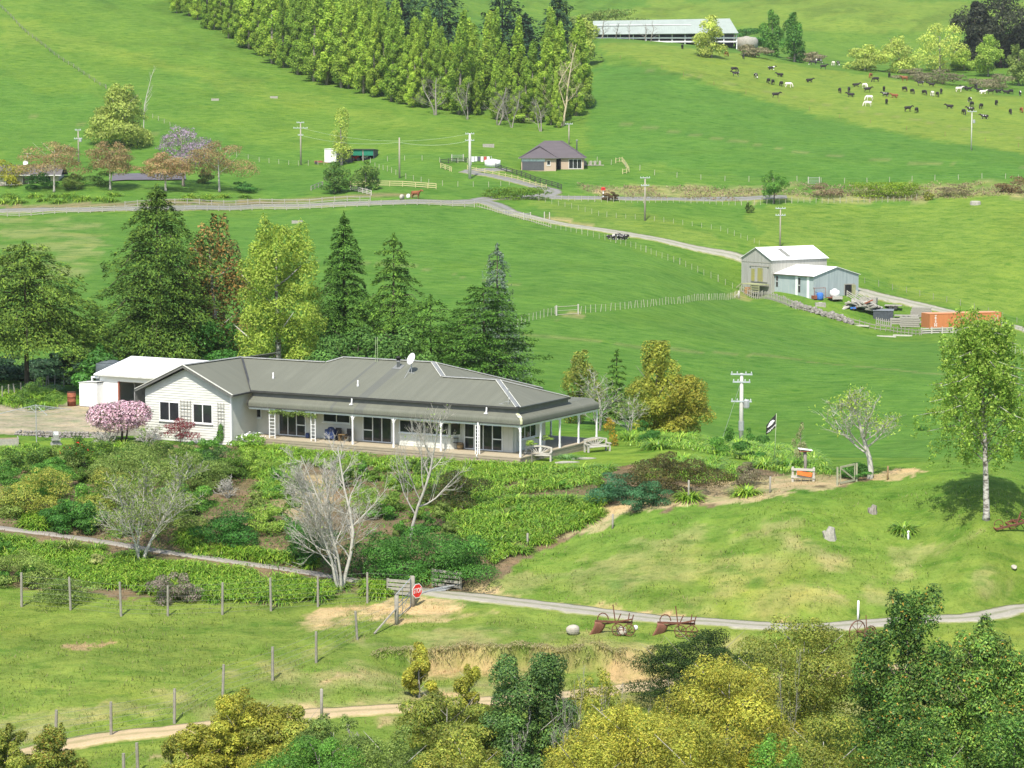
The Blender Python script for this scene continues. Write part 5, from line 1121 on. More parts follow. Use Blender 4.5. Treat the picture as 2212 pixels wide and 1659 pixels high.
# walls
wy = 1.5; wxr = -1.3
MB().box(g0+gw-.6, wxr, wy, wy+.15, -.6, 3.12).obj('front_wall', WALL, house); MB().box(wxr-.15, wxr, wy+.151, 6.6, -.6, 3.12).obj('end_wall', WALL, house)
MB().box(g0-gw+.6, wxr-.2, 6.45, 6.6, -.6, 3.1).obj('back_wall', WALL, house); MB().box(x2-w1+1, x1+w1-1, 6.61, 2*w1-.7, -.6, 3.4).obj('rear_block_wall', WALL, house)
for u in (1098, 1113): 
    x = hx(u, wy); MB().box(x-.02, x+.02, wy-.012, wy-.002, -.02, 2.95).obj('wall_batten', WALL, house)
# gable wall and its weatherboards
ga, gb, gy = g0-gw+.55, g0+gw-.5, -gp+.5
def rakez(x): return WR-.28-(WR-WE)*abs(x-g0)/gw
MB().add([(ga, gy, -.7), (gb, gy, -.7), (gb, gy, rakez(gb)), (g0, gy, rakez(g0)), (ga, gy, rakez(ga)), (ga, gy+.14, -.7), (gb, gy+.14, -.7), (gb, gy+.14, rakez(gb)), (g0, gy+.14, rakez(g0)), (ga, gy+.14, rakez(ga))],
         [(0, 1, 2, 3, 4), (9, 8, 7, 6, 5), (0, 5, 6, 1), (1, 6, 7, 2), (2, 7, 8, 3), (3, 8, 9, 4), (4, 9, 5, 0)]).obj('gable_wall', CREAM, house)
MB().box(gb-.14, gb, gy+.141, 1.6, -.7, 3.3).obj('wing_side_wall', CREAM, house); MB().box(ga, ga+.14, gy+.141, 6.3, -.7, 3.3).obj('wing_side_wall', CREAM, house)
z = -.55
while z < 5.0:
    t_ = z+.2; half = (gb-ga)/2
    def xl(q, s): 
        if q <= rakez(ga): return ga if s < 0 else gb
        return g0+s*gw*(WR-.28-q)/(WR-WE)
    a0, a1, b0_, b1_ = xl(z, -1), xl(z, 1), xl(t_, -1), xl(t_, 1)
    if b1_-b0_ < .3: break
    MB().add([(a0, gy-.05, z), (a1, gy-.05, z), (b1_, gy-.008, t_+.015), (b0_, gy-.008, t_+.015), (a0, gy-.001, z), (a1, gy-.001, z)], [(0, 1, 2, 3), (4, 5, 1, 0)]).obj('weatherboard', CREAM, house)
    z += .2
MB().box(gb-.09, gb+.03, gy-.05, gy+.1, -.6, 3.25).obj('corner_board', TRIM, house); MB().box(g0+.9, g0+.98, gy-.045, gy-.0, 2.4, rakez(g0+.94)).obj('wall_batten', CREAM, house)
def window(xa, xb, z0_, z1w, y, lights=2, parent=house, name='window', fr_=.07, dx=0, sill=True, axis='x', doors=()):
    """framed window in plane y (axis x) or plane x (axis y)"""
    def bx(mb, a, b_, c0, c1, d0, d1):
        if axis == 'x': mb.box(a, b_, y+c0, y+c1, d0, d1)
        else: mb.box(y-c1, y-c0, a, b_, d0, d1)
        return mb
    m = MB(); bx(m, xa, xb, -.06, .02, z0_, z0_+fr_); bx(m, xa, xb, -.06, .02, z1w-fr_, z1w); bx(m, xa, xa+fr_, -.061, .021, z0_+fr_, z1w-fr_); bx(m, xb-fr_, xb, -.061, .021, z0_+fr_, z1w-fr_)
    o_ = m.obj(name, TRIM, parent)
    wd = (xb-xa-2*fr_)/lights
    for i in range(lights):
        a = xa+fr_+i*wd; bx(MB(), a+.02, a+wd-.02, -.02, -.012, z0_+fr_, z1w-fr_).obj('pane', GLASS, o_)
        if i: bx(MB(), a-.035, a+.035, -.055, .015, z0_+fr_, z1w-fr_).obj('mullion', TRIM, o_)
        if i in doors: bx(MB(), a+.04, a+wd-.04, -.05, .01, z0_+.85, z0_+.93).obj('transom', TRIM, o_)
    if sill: bx(MB(), xa-.06, xb+.06, -.13, 0, z0_-.07, z0_-.005).obj('sill', TRIM, o_)
    return o_
for ua, ub in ((345.5, 388.8), (417.7, 460.2)): window(hx(ua, gy), hx(ub, gy), 1.0, 2.55, gy-.03, 2)
window(hx(511, wy)+.0, hx(529.5, wy), 0, 2.05, wy, 1, name='door', sill=False); window(hx(538, wy), hx(565, wy), 1.25, 2.05, wy, 1)
window(hx(602.4, wy), hx(661, wy), .02, 2.08, wy, 3, name='sliding_door', sill=False, doors=(2,)); window(hx(698, wy), hx(757, wy), 1.3, 2.05, wy, 2)
window(hx(784, wy), hx(847, wy), .02, 2.08, wy, 3, name='french_door', sill=False, doors=(0,)); window(hx(1003, wy), hx(1086, wy), .02, 2.08, wy, 4, name='french_door', sill=False, doors=(0, 3))
bxa, bxb, byy = hx(862, .75), hx(973, .75), .75
MB().add([(bxa-.5, wy, -.02), (bxa, byy, -.02), (bxb, byy, -.02), (bxb+.5, wy, -.02), (bxa-.5, wy, 2.9), (bxa, byy, 2.9), (bxb, byy, 2.9), (bxb+.5, wy, 2.9)], [(0, 1, 5, 4), (1, 2, 6, 5), (2, 3, 7, 6), (4, 5, 6, 7)]).obj('bay_wall', CREAM, house)
for k in range(5): MB().add([(bxa+.02, byy-.03, .03+.19*k), (bxb-.02, byy-.03, .03+.19*k), (bxb-.02, byy-.008, .22+.19*k), (bxa+.02, byy-.008, .22+.19*k)], [(0, 1, 2, 3)]).obj('weatherboard', CREAM, house)
window(bxa+.05, bxb-.05, 1.02, 2.02, byy-.03, 4, name='bay_window')
q0, q1 = Vector((bxb+.02, byy+.03, 0)), Vector((bxb+.44, wy-.08, 0)); nrm = Vector((.75, -.5, 0)).normalized()
o_ = MB().beam(q0+nrm*.03+Vector((0, 0, 1.05)), q1+nrm*.03+Vector((0, 0, 1.05)), .06, .07).beam(q0+nrm*.03+Vector((0, 0, 2.0)), q1+nrm*.03+Vector((0, 0, 2.0)), .06, .07).obj('bay_side_window', TRIM, house)
MB().beam(q0+nrm*.02+Vector((0, 0, 1.52)), q1+nrm*.02+Vector((0, 0, 1.52)), .012, .9).obj('pane', GLASS, o_)
window(2.3, 5.0, .85, 2.0, wxr+.03, 3, axis='y')
# deck
MB().box(LX-.1, ov+.05, -ov-.12, wy, -.09, -.002).obj('deck', DECK, house); MB().box(wxr, ov+.05, wy+.001, 11.9, -.09, -.001).obj('deck', DECK, house); MB().box(-6, wxr-.001, 6.62, 11.9, -.09, -.003).obj('deck', DECK, house)
for k in range(3):
    MB().box(LX-.1, ov+.0, -ov-.10+.03*(k == 1), -ov-.06+.03*(k == 1), -.29-.2*k, -.11-.2*k).obj('deck_skirt_board', DECKS, house); MB().box(ov-.04, ov+.02, -ov, 11.8, -.29-.2*k, -.11-.2*k).obj('deck_skirt_board', DECKS, house)
# trellises on the gable
def trellis(u0_, u1_, za, zb, nx, nz):
    a, b_ = hx(u0_, gy), hx(u1_, gy); tr_ = MB()
    for i in range(nx): x = a+(b_-a)*i/(nx-1); tr_.box(x-.018, x+.018, gy-.085, gy-.06, za, zb)
    for i in range(nz): z = za+.1+(zb-za-.2)*i/(nz-1); tr_.box(a-.05, b_+.05, gy-.11, gy-.09, z-.018, z+.018)
    return stuff(tr_.obj('wall_trellis', mat('trellis_timber', (.32, .31, .27), (.25, .24, .2)), house))
trellis(392, 413, .6, 2.75, 4, 8); trellis(472, 485, .0, 2.75, 3, 10)
rg = rng(); V, F, C = blob_leaves(rg, np.array([(0, 0, .5, .35, .16, .5), (.1, 0, 1.0, .25, .14, .5), (-.2, 0, .2, .4, .2, .3)]), 600, .06, P_SHR, .5)
V += np.array([hx(477, gy), gy-.15, -.4]); obj('wall_climber', V, F, LEAF, house, False, C)
rg = rng(); V, F, C = blob_leaves(rg, np.array([(t_, 0, 2.0+.1*math.sin(t_*3), .5, .2, .22) for t_ in np.linspace(0, hx(676, py_)-hx(590, py_), 8)]), 1100, .07, P_KHA, .3); V += np.array([hx(590, py_), py_, .05]); obj('verandah_vine', V, F, LEAF, house, False, C)
# things standing on the verandah
def hthing(name, lab, cat, x, y, z=0, rz=0): X, Y = hl(x, y); return thing(name, lab, cat, (X, Y, z), -HA+rz)
BLUE = mat('blue_plastic', (.02, .035, .10), (.03, .05, .14), 2, .5)
o_ = hthing('blue_pot', 'blue glazed pot beside the sliding door on the verandah', 'pot', hx(664, .9), .9); MB().lathe([(.11, 0), (.17, .12), (.18, .3), (.13, .38)], 10).obj('body', BLUE, o_, True); MB().lathe([(.15, .38), (.15, .42)], 10).obj('rim', BLUE, o_)
o_ = hthing('covered_barbecue', 'dark blue covered barbecue on the verandah', 'barbecue', hx(715, .8), .8); MB().box(-.42, .42, -.25, .25, .15, .85).obj('cover', BLUE, o_); MB().box(-.46, -.36, -.25, .25, 0, .14).box(.36, .46, -.25, .25, 0, .14).obj('wheels', FASC, o_); MB().lathe([(.3, .851), (.22, 1.0), (.05, 1.05)], 10).obj('lid', BLUE, o_, True)
def chair(lab, u):
    o_ = hthing('verandah_chair', lab, 'chair', hx(u, .8), .8); dk = mat('dark_chair', (.05, .045, .04)); MB().box(-.26, .26, -.24, .24, .4, .45).obj('seat', dk, o_); MB().box(-.26, .26, .2, .25, .46, .98).obj('backrest', dk, o_)
    for a in (-.23, .23):
        for b_ in (-.21, .21): MB().box(a-.025, a+.025, b_-.025, b_+.025, 0, .399).obj('leg', dk, o_)
chair('dark chair left of the verandah table', 728); chair('dark chair beside the french door on the verandah', 752)
o_ = hthing('verandah_table', 'low brown table between the dark verandah chairs', 'table', hx(741, .8), .8); wd_ = mat('brown_wood', (.25, .17, .08)); MB().box(-.3, .3, -.25, .25, .5, .55).obj('top', wd_, o_)
for a in (-.26, .26): MB().box(a-.03, a+.03, -.2, .2, 0, .499).obj('leg', wd_, o_)
o_ = hthing('barrel', 'wooden half barrel beside the french doors', 'barrel', hx(994, 1.1), 1.1); MB().lathe([(.2, 0), (.26, .2), (.26, .36), (.21, .52)], 12).obj('staves', wd_, o_, True); MB().lathe([(.265, .1), (.272, .14)], 12).obj('hoop', FASC, o_); MB().lathe([(.262, .4), (.265, .44)], 12).obj('hoop', FASC, o_)
o_ = hthing('wire_stand', 'dark wire plant stand beside the bay window', 'stand', hx(985, 1.0), 1.0); st_ = MB()
for k in range(4): st_.tube([(.2*math.cos(k*1.57), .2*math.sin(k*1.57), 0), (.2*math.cos(k*1.57), .2*math.sin(k*1.57), .85)], .012, 4)
st_.obj('frame', FASC, o_); MB().lathe([(.22, .5), (.22, .53)], 10).obj('shelf', FASC, o_); MB().lathe([(.22, .85), (.22, .88)], 10).obj('top', FASC, o_)
for u, v, lab in ((1149, 986, 'left standard rose at the verandah end'), (1176, 976, 'right standard rose at the verandah end')):
    broad('standard_rose', lab, 'plant', u, v-38, 32, P_BIR, vbase=v+14, leaves=260, leaf=.06, z0=.72, nb=5, shell=.3, tr=.03)
V, F, C = blade_mesh(rng(), 220, .8, .05, [(.1, .24, .07), (.16, .3, .09)], (.6, 1.45), .9); o_ = obj('iris_bed', V, F, leafmat('strap_leaf'), None, False, C); g = atz(1225, 990, -.55); o_.location = (g.x, g.y, hz(g.x, g.y)); o_.scale = (1.1, .8, .8); tag(o_, 'grassy flower bed between the two garden benches', 'plant bed')
# garden benches
OLDW = mat('weathered_timber', (.50, .48, .42), (.38, .36, .31), 4, .9, 0, .3, .01, (1, 1, 4)); OLDG = mat('grey_timber', (.36, .34, .29), (.26, .25, .21), 4, .9, 0, .3, .01, (2, 2, 2))
def bench(lab, loc, rz, L=1.7, fan=True):
    o_ = thing('garden_bench', lab, 'bench', loc, rz)
    for x in (-L/2, L/2):
        MB().box(x-.06, x+.06, .22, .34, -.1, .98).obj('leg', OLDW, o_); MB().box(x-.06, x+.06, -.34, -.22, -.1, .62).obj('leg', OLDW, o_); MB().box(x-.08, x+.08, -.42, .215, .60, .68).obj('armrest', OLDW, o_)
    for k in range(3): MB().box(-L/2+.065, L/2-.065, -.36+.2*k, -.19+.2*k, .40, .45).obj('seat_slat', OLDW, o_)
    m = MB(); n = 8
    for i in range(n): a, b_ = -L/2+L*i/n, -L/2+L*(i+1)/n; f = lambda q: .92+.14*math.cos(q/L*3.1); m.beam((a, .28, f(a)), (b_, .28, f(b_)), .07, .12)
    m.obj('top_rail', OLDW, o_); MB().box(-L/2+.06, L/2-.06, .25, .31, .47, .55).obj('back_rail', OLDW, o_)
    for i in range(7):
        t_ = (i-3)/3; MB().beam((t_*.16, .28, .5), (t_*L*.4, .28, .9), .05, .05).obj('fan_slat', OLDW, o_)
    return o_
g = atz(1163, 997, -.58); bench('weathered garden bench hard against the deck corner', (g.x, g.y, hz(g.x, g.y)), R(-8), 1.9); g = atz(1290, 975, -.58); bench('weathered garden bench on the lawn at the verandah end', (g.x, g.y, hz(g.x, g.y)), R(28), 1.9)
for k, (u, v) in enumerate(((1225, 1002), (1262, 991))): g = atz(u, v, -.55); o_ = MB().tube([(-.9, -.15, 0), (-.3, 0, .04), (.4, .1, .03), (.9, .3, 0)], [.1, .13, .12, .08], 7).obj('edging_log', OLDG, None, True); o_.location = (g.x, g.y, hz(g.x, g.y)); tag(o_, ['grey driftwood log edging the flower bed', 'short grey log beside the lawn bench'][k], 'log')
# ------------------------------------------------------------------ garage, cabinet, yard
GW = mat('garage_white', (.80, .80, .78), (.75, .75, .73), 1, .5); GR = corrug('white_roof_iron', (.80, .81, .82), (.74, .75, .76), .2, 0, .4)
gc = atz(216.5, 879, 0); gar = thing('garage', 'white steel garage with white roof behind the gable', 'garage', (gc.x, gc.y, 0), -HA)
L_, D_ = 15.5, 9.74; ez, rz_ = 3.0, 4.05
oa, ob = 2.05+.0, 5.6
MB().box(0, oa, 0, .12, -.4, 2.75).box(oa, ob, 0, .12, 2.35, 2.75).box(ob, L_, 0, .12, -.4, 2.75).obj('front_wall', GW, gar)
MB().add([(0, .121, -.4), (0, D_, -.4), (0, D_, 2.75), (0, D_/2, rz_-.15), (0, .121, 2.75), (.12, .121, -.4), (.12, D_, -.4), (.12, D_, 2.75), (.12, D_/2, rz_-.15), (.12, .121, 2.75)], [(4, 3, 2, 1, 0), (5, 6, 7, 8, 9)]).obj('end_wall', GW, gar)
MB().box(.12, L_, D_-.12, D_, -.4, 2.75).box(L_-.12, L_, .12, D_-.12, -.4, 2.75).obj('back_wall', mat('grey_interior', (.3, .3, .3)), gar)
MB().slab([(-.35, -.35, ez-.07), (L_, -.35, ez-.07), (L_, D_/2, rz_), (-.35, D_/2, rz_)], .06).slab([(-.35, D_+.35, ez-.07), (L_, D_+.35, ez-.07), (L_, D_/2+.001, rz_-.001), (-.35, D_/2+.001, rz_-.001)], .06).obj('roof', GR, gar)
MB().box(-.35, L_, -.42, -.30, ez-.22, ez-.09).obj('gutter', mat('pale_gutter', (.62, .62, .58)), gar); MB().box(0, L_, -.29, -.02, 2.752, 2.80).obj('soffit', mat('pale_gutter'), gar)
MB().lathe([(.18, 0), (.18, 3.5)], 10).obj('roller_door', ZINC, gar).matrix_local = Matrix.Translation((oa, .25, 2.45)) @ Matrix.Rotation(R(90), 4, 'Y')
MB().box(oa-.06, oa+.06, -.03, .15, -.3, 2.34).obj('door_frame', mat('red_oxide', (.36, .14, .10), (.3, .12, .09)), gar); MB().box(oa+1.3, oa+1.36, .5, 3.2, -.3, 2.6).obj('partition', mat('grey_interior'), gar)
MB().tube([(-.05, -.05, 2.9), (-.05, -.12, 2.6), (-.75, -.12, 2.6), (-.75, -.05, 1.8)], .11, 8).obj('downpipe', GW, gar, True)
cb = atz(172, 879, 0); o_ = thing('tall_cabinet', 'white steel lean-to cupboard at the garage corner', 'cupboard', (cb.x, cb.y, 0), -HA)
MB().box(0, 1.95, 0, 1.2, .1, 2.15).obj('body', GW, o_); MB().slab([(-.05, -.06, 2.17), (2.0, -.06, 2.3), (2.0, 1.25, 2.3), (-.05, 1.25, 2.17)], .04).obj('lid', mat('pale_gutter'), o_); MB().box(.02, 1.93, .02, 1.18, -.2, .099).obj('plinth', FASC, o_); MB().box(.96, .985, -.012, -.002, .15, 2.1).obj('door_seam', mat('pale_gutter'), o_)
tk = atz(222, 868, 0); o_ = thing('water_tank', 'dark grey round water tank behind the garage corner', 'tank', (tk.x+.2, tk.y+3, 0)); MB().lathe([(1.3, -.2), (1.3, 3.05), (1.2, 3.2)], 20).obj('body', mat('tank_grey', (.10, .12, .13)), o_, True); MB().lathe([(1.2, 3.2), (.6, 3.4), (.1, 3.45)], 20).obj('lid', mat('tank_grey'), o_, True)
dr = atz(155, 877, .05); o_ = thing('rusty_drum', 'rusty brown steel drum at the back of the yard', 'drum', dr); RUST = mat('rust', (.30, .10, .05), (.16, .055, .03), 6, .85); MB().lathe([(.38, -.05), (.38, .4), (.40, .42), (.38, .44), (.38, .8), (.40, .82), (.38, .84), (.38, 1.2)], 14).obj('shell', RUST, o_, True); MB().lathe([(.4, 1.2), (.4, 1.24), (.3, 1.24)], 14).obj('rim', mat('rust_dark', (.09, .04, .025)), o_)
# stone retaining wall below the yard: every stone its own piece
sw = thing('stone_wall', 'dry stone retaining wall between the gravel yard and the left lawn', 'wall', atz(100, 948, -.6)); b0 = Vector(sw.location); STN = mat('field_stone', (.30, .28, .25), (.15, .135, .12), 3, .9, 0, .5, .05)
A_, B_ = atz(34, 947, -.6), atz(232, 951, -.6); stones = []
for k in range(5):
    rg = rng(); m = MB(); n = 8; vs = []
    for i, (rr, zz) in enumerate(((.0, -.5), (.75, -.42), (1, -.05), (.85, .35), (.45, .5), (0, .52))):
        for j in range(n): t_ = 6.283*j/n; q = rr*(1+rg.normal()*.12); vs.append((q*math.cos(t_)*.5, q*math.sin(t_)*.42, zz*(1+rg.normal()*.06)))
    m.add(vs, [(i*n+j, i*n+(j+1) % n, (i+1)*n+(j+1) % n, (i+1)*n+j) for i in range(5) for j in range(n)]); o_ = m.obj('stone', STN, sw); stones.append(o_.data); bpy.data.objects.remove(o_)
Lw = (B_-A_).length
for r_ in range(3):
    t_ = rnd.random()*.2
    while t_ < Lw:
        s = rnd.uniform(.22, .42); p = A_.lerp(B_, t_/Lw)-b0; o_ = bpy.data.objects.new('stone', stones[rnd.randrange(5)]); col.objects.link(o_); o_.parent = sw
        o_.location = (p.x, p.y+.12*r_, .1+.2*r_+rnd.uniform(-.03, .03)); o_.scale = (s*1.15, s, s*.72); o_.rotation_euler = (rnd.uniform(-.3, .3), rnd.uniform(-.3, .3), rnd.uniform(0, 6)); t_ += s*.95
sw2 = MB().box(-2.2, .1, -.06, .06, -.4, .55).obj('retaining_board', OLDG, None); p = atz(298, 938, -.3); sw2.location = p; sw2.rotation_euler = (0, R(-10), R(14)); tag(sw2, 'dark board retaining the yard edge by the pink shrub', 'board')
# clothes line, lantern, planter
cl = thing('clothes_line', 'grey rotary clothes line on the left lawn', 'clothes line', atz(79, 958, -.6)); MB().tube([(0, 0, -.2), (0, 0, 3.1)], .035, 7).obj('pole', ZINC, cl)
for k in range(4):
    a = .5+k*1.571; e_ = (2.9*math.cos(a), 2.9*math.sin(a), 2.55); MB().tube([(0, 0, 3.05), e_], .025, 5).obj('arm', ZINC, cl); MB().tube([(0, 0, 2.45), (e_[0]*.55, e_[1]*.55, 2.79)], .018, 4).obj('stay', ZINC, cl)
m = MB()
for q in (.45, .65, .82, 1):
    pts = [(2.9*q*math.cos(.5+k*1.571), 2.9*q*math.sin(.5+k*1.571), 3.05-.5*q) for k in range(5)]; m.tube(pts, .007, 3)
stuff(m.obj('lines', ZINC, cl))
o_ = thing('stone_lantern', 'small grey stone lantern on the left lawn', 'ornament', atz(121, 962, -.6), .3); STL = mat('lantern_stone', (.34, .34, .31), (.22, .22, .2), 5, .9); MB().box(-.42, .42, -.14, .14, 0, .12).add([(.42*math.cos(k*.314), 0, .12+.26*math.sin(k*.314)) for k in range(11)]+[(.42*math.cos(k*.314), .2, .12+.26*math.sin(k*.314)) for k in range(11)], [tuple(range(11))]+[(k, k+1, k+12, k+11) for k in range(10)]).obj('base', STL, o_)
MB().box(-.34, .34, -.2, .2, .4, .52).box(-.2, .2, -.17, .17, .522, .82).obj('body', STL, o_); MB().box(-.19, .19, -.19, .19, .822, 1.06).obj('cap', mat('lantern_white', (.8, .8, .78)), o_)
o_ = thing('planter_box', 'grey timber raised planter at the left picture edge', 'planter', atz(8, 965, -.55), R(14)); MB().box(-1.6, 1.15, -.1, -.04, -.1, .62).obj('board', OLDG, o_); MB().box(1.1, 1.16, -.039, 1.6, -.1, .62).obj('board', OLDG, o_); MB().box(-1.6, 1.1, -.039, 1.6, .1, .5).obj('soil', mat('dry_soil', (.3, .24, .13)), o_)
# ------------------------------------------------------------------ barn, woolshed, container
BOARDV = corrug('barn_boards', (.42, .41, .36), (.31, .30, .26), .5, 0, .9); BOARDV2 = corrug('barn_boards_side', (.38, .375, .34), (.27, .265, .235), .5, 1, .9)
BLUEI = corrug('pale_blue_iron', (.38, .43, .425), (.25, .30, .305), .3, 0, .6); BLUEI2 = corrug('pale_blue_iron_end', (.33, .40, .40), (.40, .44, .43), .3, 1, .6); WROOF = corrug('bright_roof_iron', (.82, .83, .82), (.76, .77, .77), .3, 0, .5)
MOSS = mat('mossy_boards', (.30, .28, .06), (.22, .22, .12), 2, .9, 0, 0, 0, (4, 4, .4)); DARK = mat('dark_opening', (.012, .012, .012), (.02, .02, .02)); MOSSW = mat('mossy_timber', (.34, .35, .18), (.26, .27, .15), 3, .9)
def gabled(root, L, W, ez, rise, z0, mf, ms, roofm, ov_=.25, th=.06):
    """box with ridge along local x; x from 0..L, y from 0..W"""
    MB().box(0, L, 0, .1, z0, ez).obj('wall', mf, root); MB().box(0, L, W-.1, W, z0, ez).obj('wall', mf, root)
    for x in (0, L-.1):
        MB().add([(x, .101, z0), (x, W-.101, z0), (x, W-.101, ez), (x, W/2, ez+rise), (x, .101, ez), (x+.1, .101, z0), (x+.1, W-.101, z0), (x+.1, W-.101, ez), (x+.1, W/2, ez+rise), (x+.1, .101, ez)], [(4, 3, 2, 1, 0), (5, 6, 7, 8, 9), (0, 1, 6, 5)]).obj('gable_wall', ms, root)
    k = rise/(W/2)
    return MB().slab([(-ov_, -ov_, ez-ov_*k+.06), (L+ov_, -ov_, ez-ov_*k+.06), (L+ov_, W/2, ez+rise+.06), (-ov_, W/2, ez+rise+.06)], th).slab([(-ov_, W+ov_, ez-ov_*k+.058), (L+ov_, W+ov_, ez-ov_*k+.058), (L+ov_, W/2+.001, ez+rise+.058), (-ov_, W/2+.001, ez+rise+.058)], th).obj('roof', roofm, root)
BR = R(55)
g = at(1666, 628, 427)
# near left corner of the gable end; local x along the ridge (right and away), local y along the gable (left and away)
barn = thing('barn', 'tall grey weathered board barn with bright iron roof', 'barn', (g.x, g.y, at(1666, 629, g.y).z), R(90)-BR)
rb = gabled(barn, 13.2, 8.2, 5.6, 2.0, -2.0, BOARDV, BOARDV2, WROOF, .3)
MB().slab([(4.2, 3.4, 5.6+2*3.4/4.1+.1), (5.2, 3.4, 5.6+2*3.4/4.1+.1), (5.2, .6, 5.6+2*.6/4.1+.1), (4.2, .6, 5.6+2*.6/4.1+.1)], .03).obj('skylight', mat('skylight_grey', (.25, .25, .22)), rb)
dg_ = MB().box(-.14, -.04, 1.0, 5.4, 1.5, 4.2).obj('sliding_door', BOARDV2, barn); MB().box(-.17, -.145, 2.2, 3.6, 1.6, 4.0).obj('mossy_panel', MOSS, dg_); MB().box(-.17, -.145, 4.4, 5.3, 1.6, 3.8).obj('mossy_panel', MOSS, dg_); MB().box(-.2, -.05, .7, 5.8, 4.25, 4.45).obj('door_track', OLDG, barn)
MB().box(-.05, -.02, .0, 8.2, 4.95, 5.05).obj('gable_trim', OLDG, barn)
ld = thing('loading_ramp', 'mossy timber loading platform against the barn door', 'platform', barn.location, R(90)-BR)
MB().box(-2.6, -.25, .4, 5.4, 1.1, 1.25).obj('deck', MOSSW, ld)
for y in (.5, 2.6, 5.2): MB().box(-2.55, -2.4, y-.08, y+.08, -.8, 1.09).obj('leg', MOSSW, ld)
for k in range(3): MB().box(-2.62, -2.56, .4, 2.3, -.1+.4*k, .1+.4*k).obj('rail', MOSSW, ld)
MB().beam((-2.5, 5.4, 1.1), (-2.5, 8.2, -.6), .1, .25).obj('ramp_side', MOSSW, ld)
o_ = MB(); cr = thing('orange_crate', 'stack of orange wooden pallets under the barn platform', 'pallets', ld.location, R(90)-BR)
for k in range(4): MB().box(-2.9, -2.0, 3.0, 3.9, -.5+.3*k, -.3+.3*k).obj('pallet', mat('orange_timber', (.5, .27, .12)), cr)
g = at(1757.5, 644, 419); zb = at(1757.5, 645, 419).z
shed = thing('woolshed', 'pale blue iron woolshed with bright roof against the barn', 'shed', (g.x, g.y, zb), R(90)-BR)
# local x = along gable end (right & away), local y = along ridge (left & away)
Wd, Ln, ez, rs = 10.6, 13.4, 3.9, 1.45
MB().box(0, Wd, 0, .1, -2.6, ez).obj('end_wall', BLUEI, shed); MB().add([(0, 0, ez), (Wd, 0, ez), (Wd/2, 0, ez+rs), (0, .1, ez), (Wd, .1, ez), (Wd/2, .1, ez+rs)], [(0, 1, 2), (5, 4, 3)]).obj('gable', BLUEI, shed)
MB().box(0, .1, .101, Ln, -2.6, ez).obj('side_wall', BLUEI2, shed); MB().box(Wd-.1, Wd, .101, Ln, -2.6, ez).obj('side_wall', BLUEI2, shed); MB().box(.1, Wd-.1, Ln-.1, Ln, -.8, ez).obj('end_wall', BLUEI, shed)
kk = rs/(Wd/2); MB().slab([(-.3, -.25, ez-.3*kk+.07), (-.3, Ln, ez-.3*kk+.07), (Wd/2, Ln, ez+rs+.07), (Wd/2, -.25, ez+rs+.07)], .07).slab([(Wd+.3, -.25, ez-.3*kk+.068), (Wd+.3, Ln, ez-.3*kk+.068), (Wd/2+.001, Ln, ez+rs+.068), (Wd/2+.001, -.25, ez+rs+.068)], .07).obj('roof', WROOF, shed)
MB().box(-.42, -.31, -.2, Ln, ez-.1, ez+.0).obj('gutter', mat('brown_gutter', (.25, .2, .17)), shed)
for a, b_, z0_, z1w in ((1.0+8.4, 9.9, 1.6, 3.5), (3.5, 4.0, .9, 3.4)): w_ = MB().box(-.05, -.01, a, b_, z0_, z1w).obj('window', FASC, shed); MB().box(-.07, -.051, a+.02, b_-.02, (z0_+z1w)/2-.05, (z0_+z1w)/2+.05).obj('transom', TRIM, w_)
for y in (1.5, 4.5): MB().box(-.06, -.011, y-.35, y+.25, -.7, 3.75).obj('white_panel', GW, shed)
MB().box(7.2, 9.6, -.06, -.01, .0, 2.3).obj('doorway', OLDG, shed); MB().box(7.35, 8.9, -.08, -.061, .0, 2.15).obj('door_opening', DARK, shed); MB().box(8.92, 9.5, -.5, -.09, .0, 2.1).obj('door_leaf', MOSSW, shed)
rp = thing('stock_ramp', 'railed timber stock ramp at the woolshed doorway', 'ramp', shed.location, R(90)-BR); MB().slab([(7.4, -.6, .0), (9.4, -.6, .0), (9.6, -4.6, -1.5), (7.6, -4.6, -1.5)], .1).obj('ramp_floor', OLDW, rp)
for x in (7.35, 9.45):
    for k in range(3): MB().beam((x, -.6, .35+.35*k), (x+.2, -4.6, -1.15+.35*k), .05, .14).obj('rail', OLDW, rp)
    for q in (0, .5, 1): MB().box(x+.2*q-.06, x+.2*q+.06, -.6-4*q-.06, -.6-4*q+.06, -2.0, 1.2-1.5*q).obj('post', OLDW, rp)
def yard_obj(name, lab, cat, u, v, rz=0): return thing(name, lab, cat, G(u, v), rz)
o_ = yard_obj('spray_tank_trailer', 'white spray tank on a small trailer beside the woolshed', 'trailer', 1803, 649, .5)
MB().box(-1.3, 1.3, -.7, .7, .45, .6).obj('frame', RUST, o_); MB().lathe([(.5, .6), (.85, .75), (.9, 1.3), (.8, 1.75), (.35, 1.9), (.3, 2.05)], 12).obj('tank', TRIM, o_, True); MB().box(-1.0, 1.0, -.95, -.7, .25, .75).obj('tailboard', OLDW, o_)
for s in (-.75, .75): MB().tube([(s*.9, -.6, .3), (s*.9, .6, .3)], .3, 10).obj('wheel', FASC, o_)
o_ = yard_obj('blue_drum', 'blue plastic drum beside the woolshed wall', 'drum', 1771, 648); MB().lathe([(.55, 0), (.62, .3), (.62, 1.0), (.5, 1.25)], 12).obj('shell', mat('drum_blue', (.05, .17, .5)), o_, True); MB().lathe([(.5, 1.25), (.2, 1.3)], 12).obj('lid', mat('drum_blue'), o_)
o_ = yard_obj('wire_cage', 'rusty wire cage behind the blue drum', 'cage', 1766, 645, .4); m = MB()
for a in (-1.1, 1.1):
    for b_ in (-.8, .8): m.tube([(a, b_, 0), (a, b_, 1.9)], .04, 4)
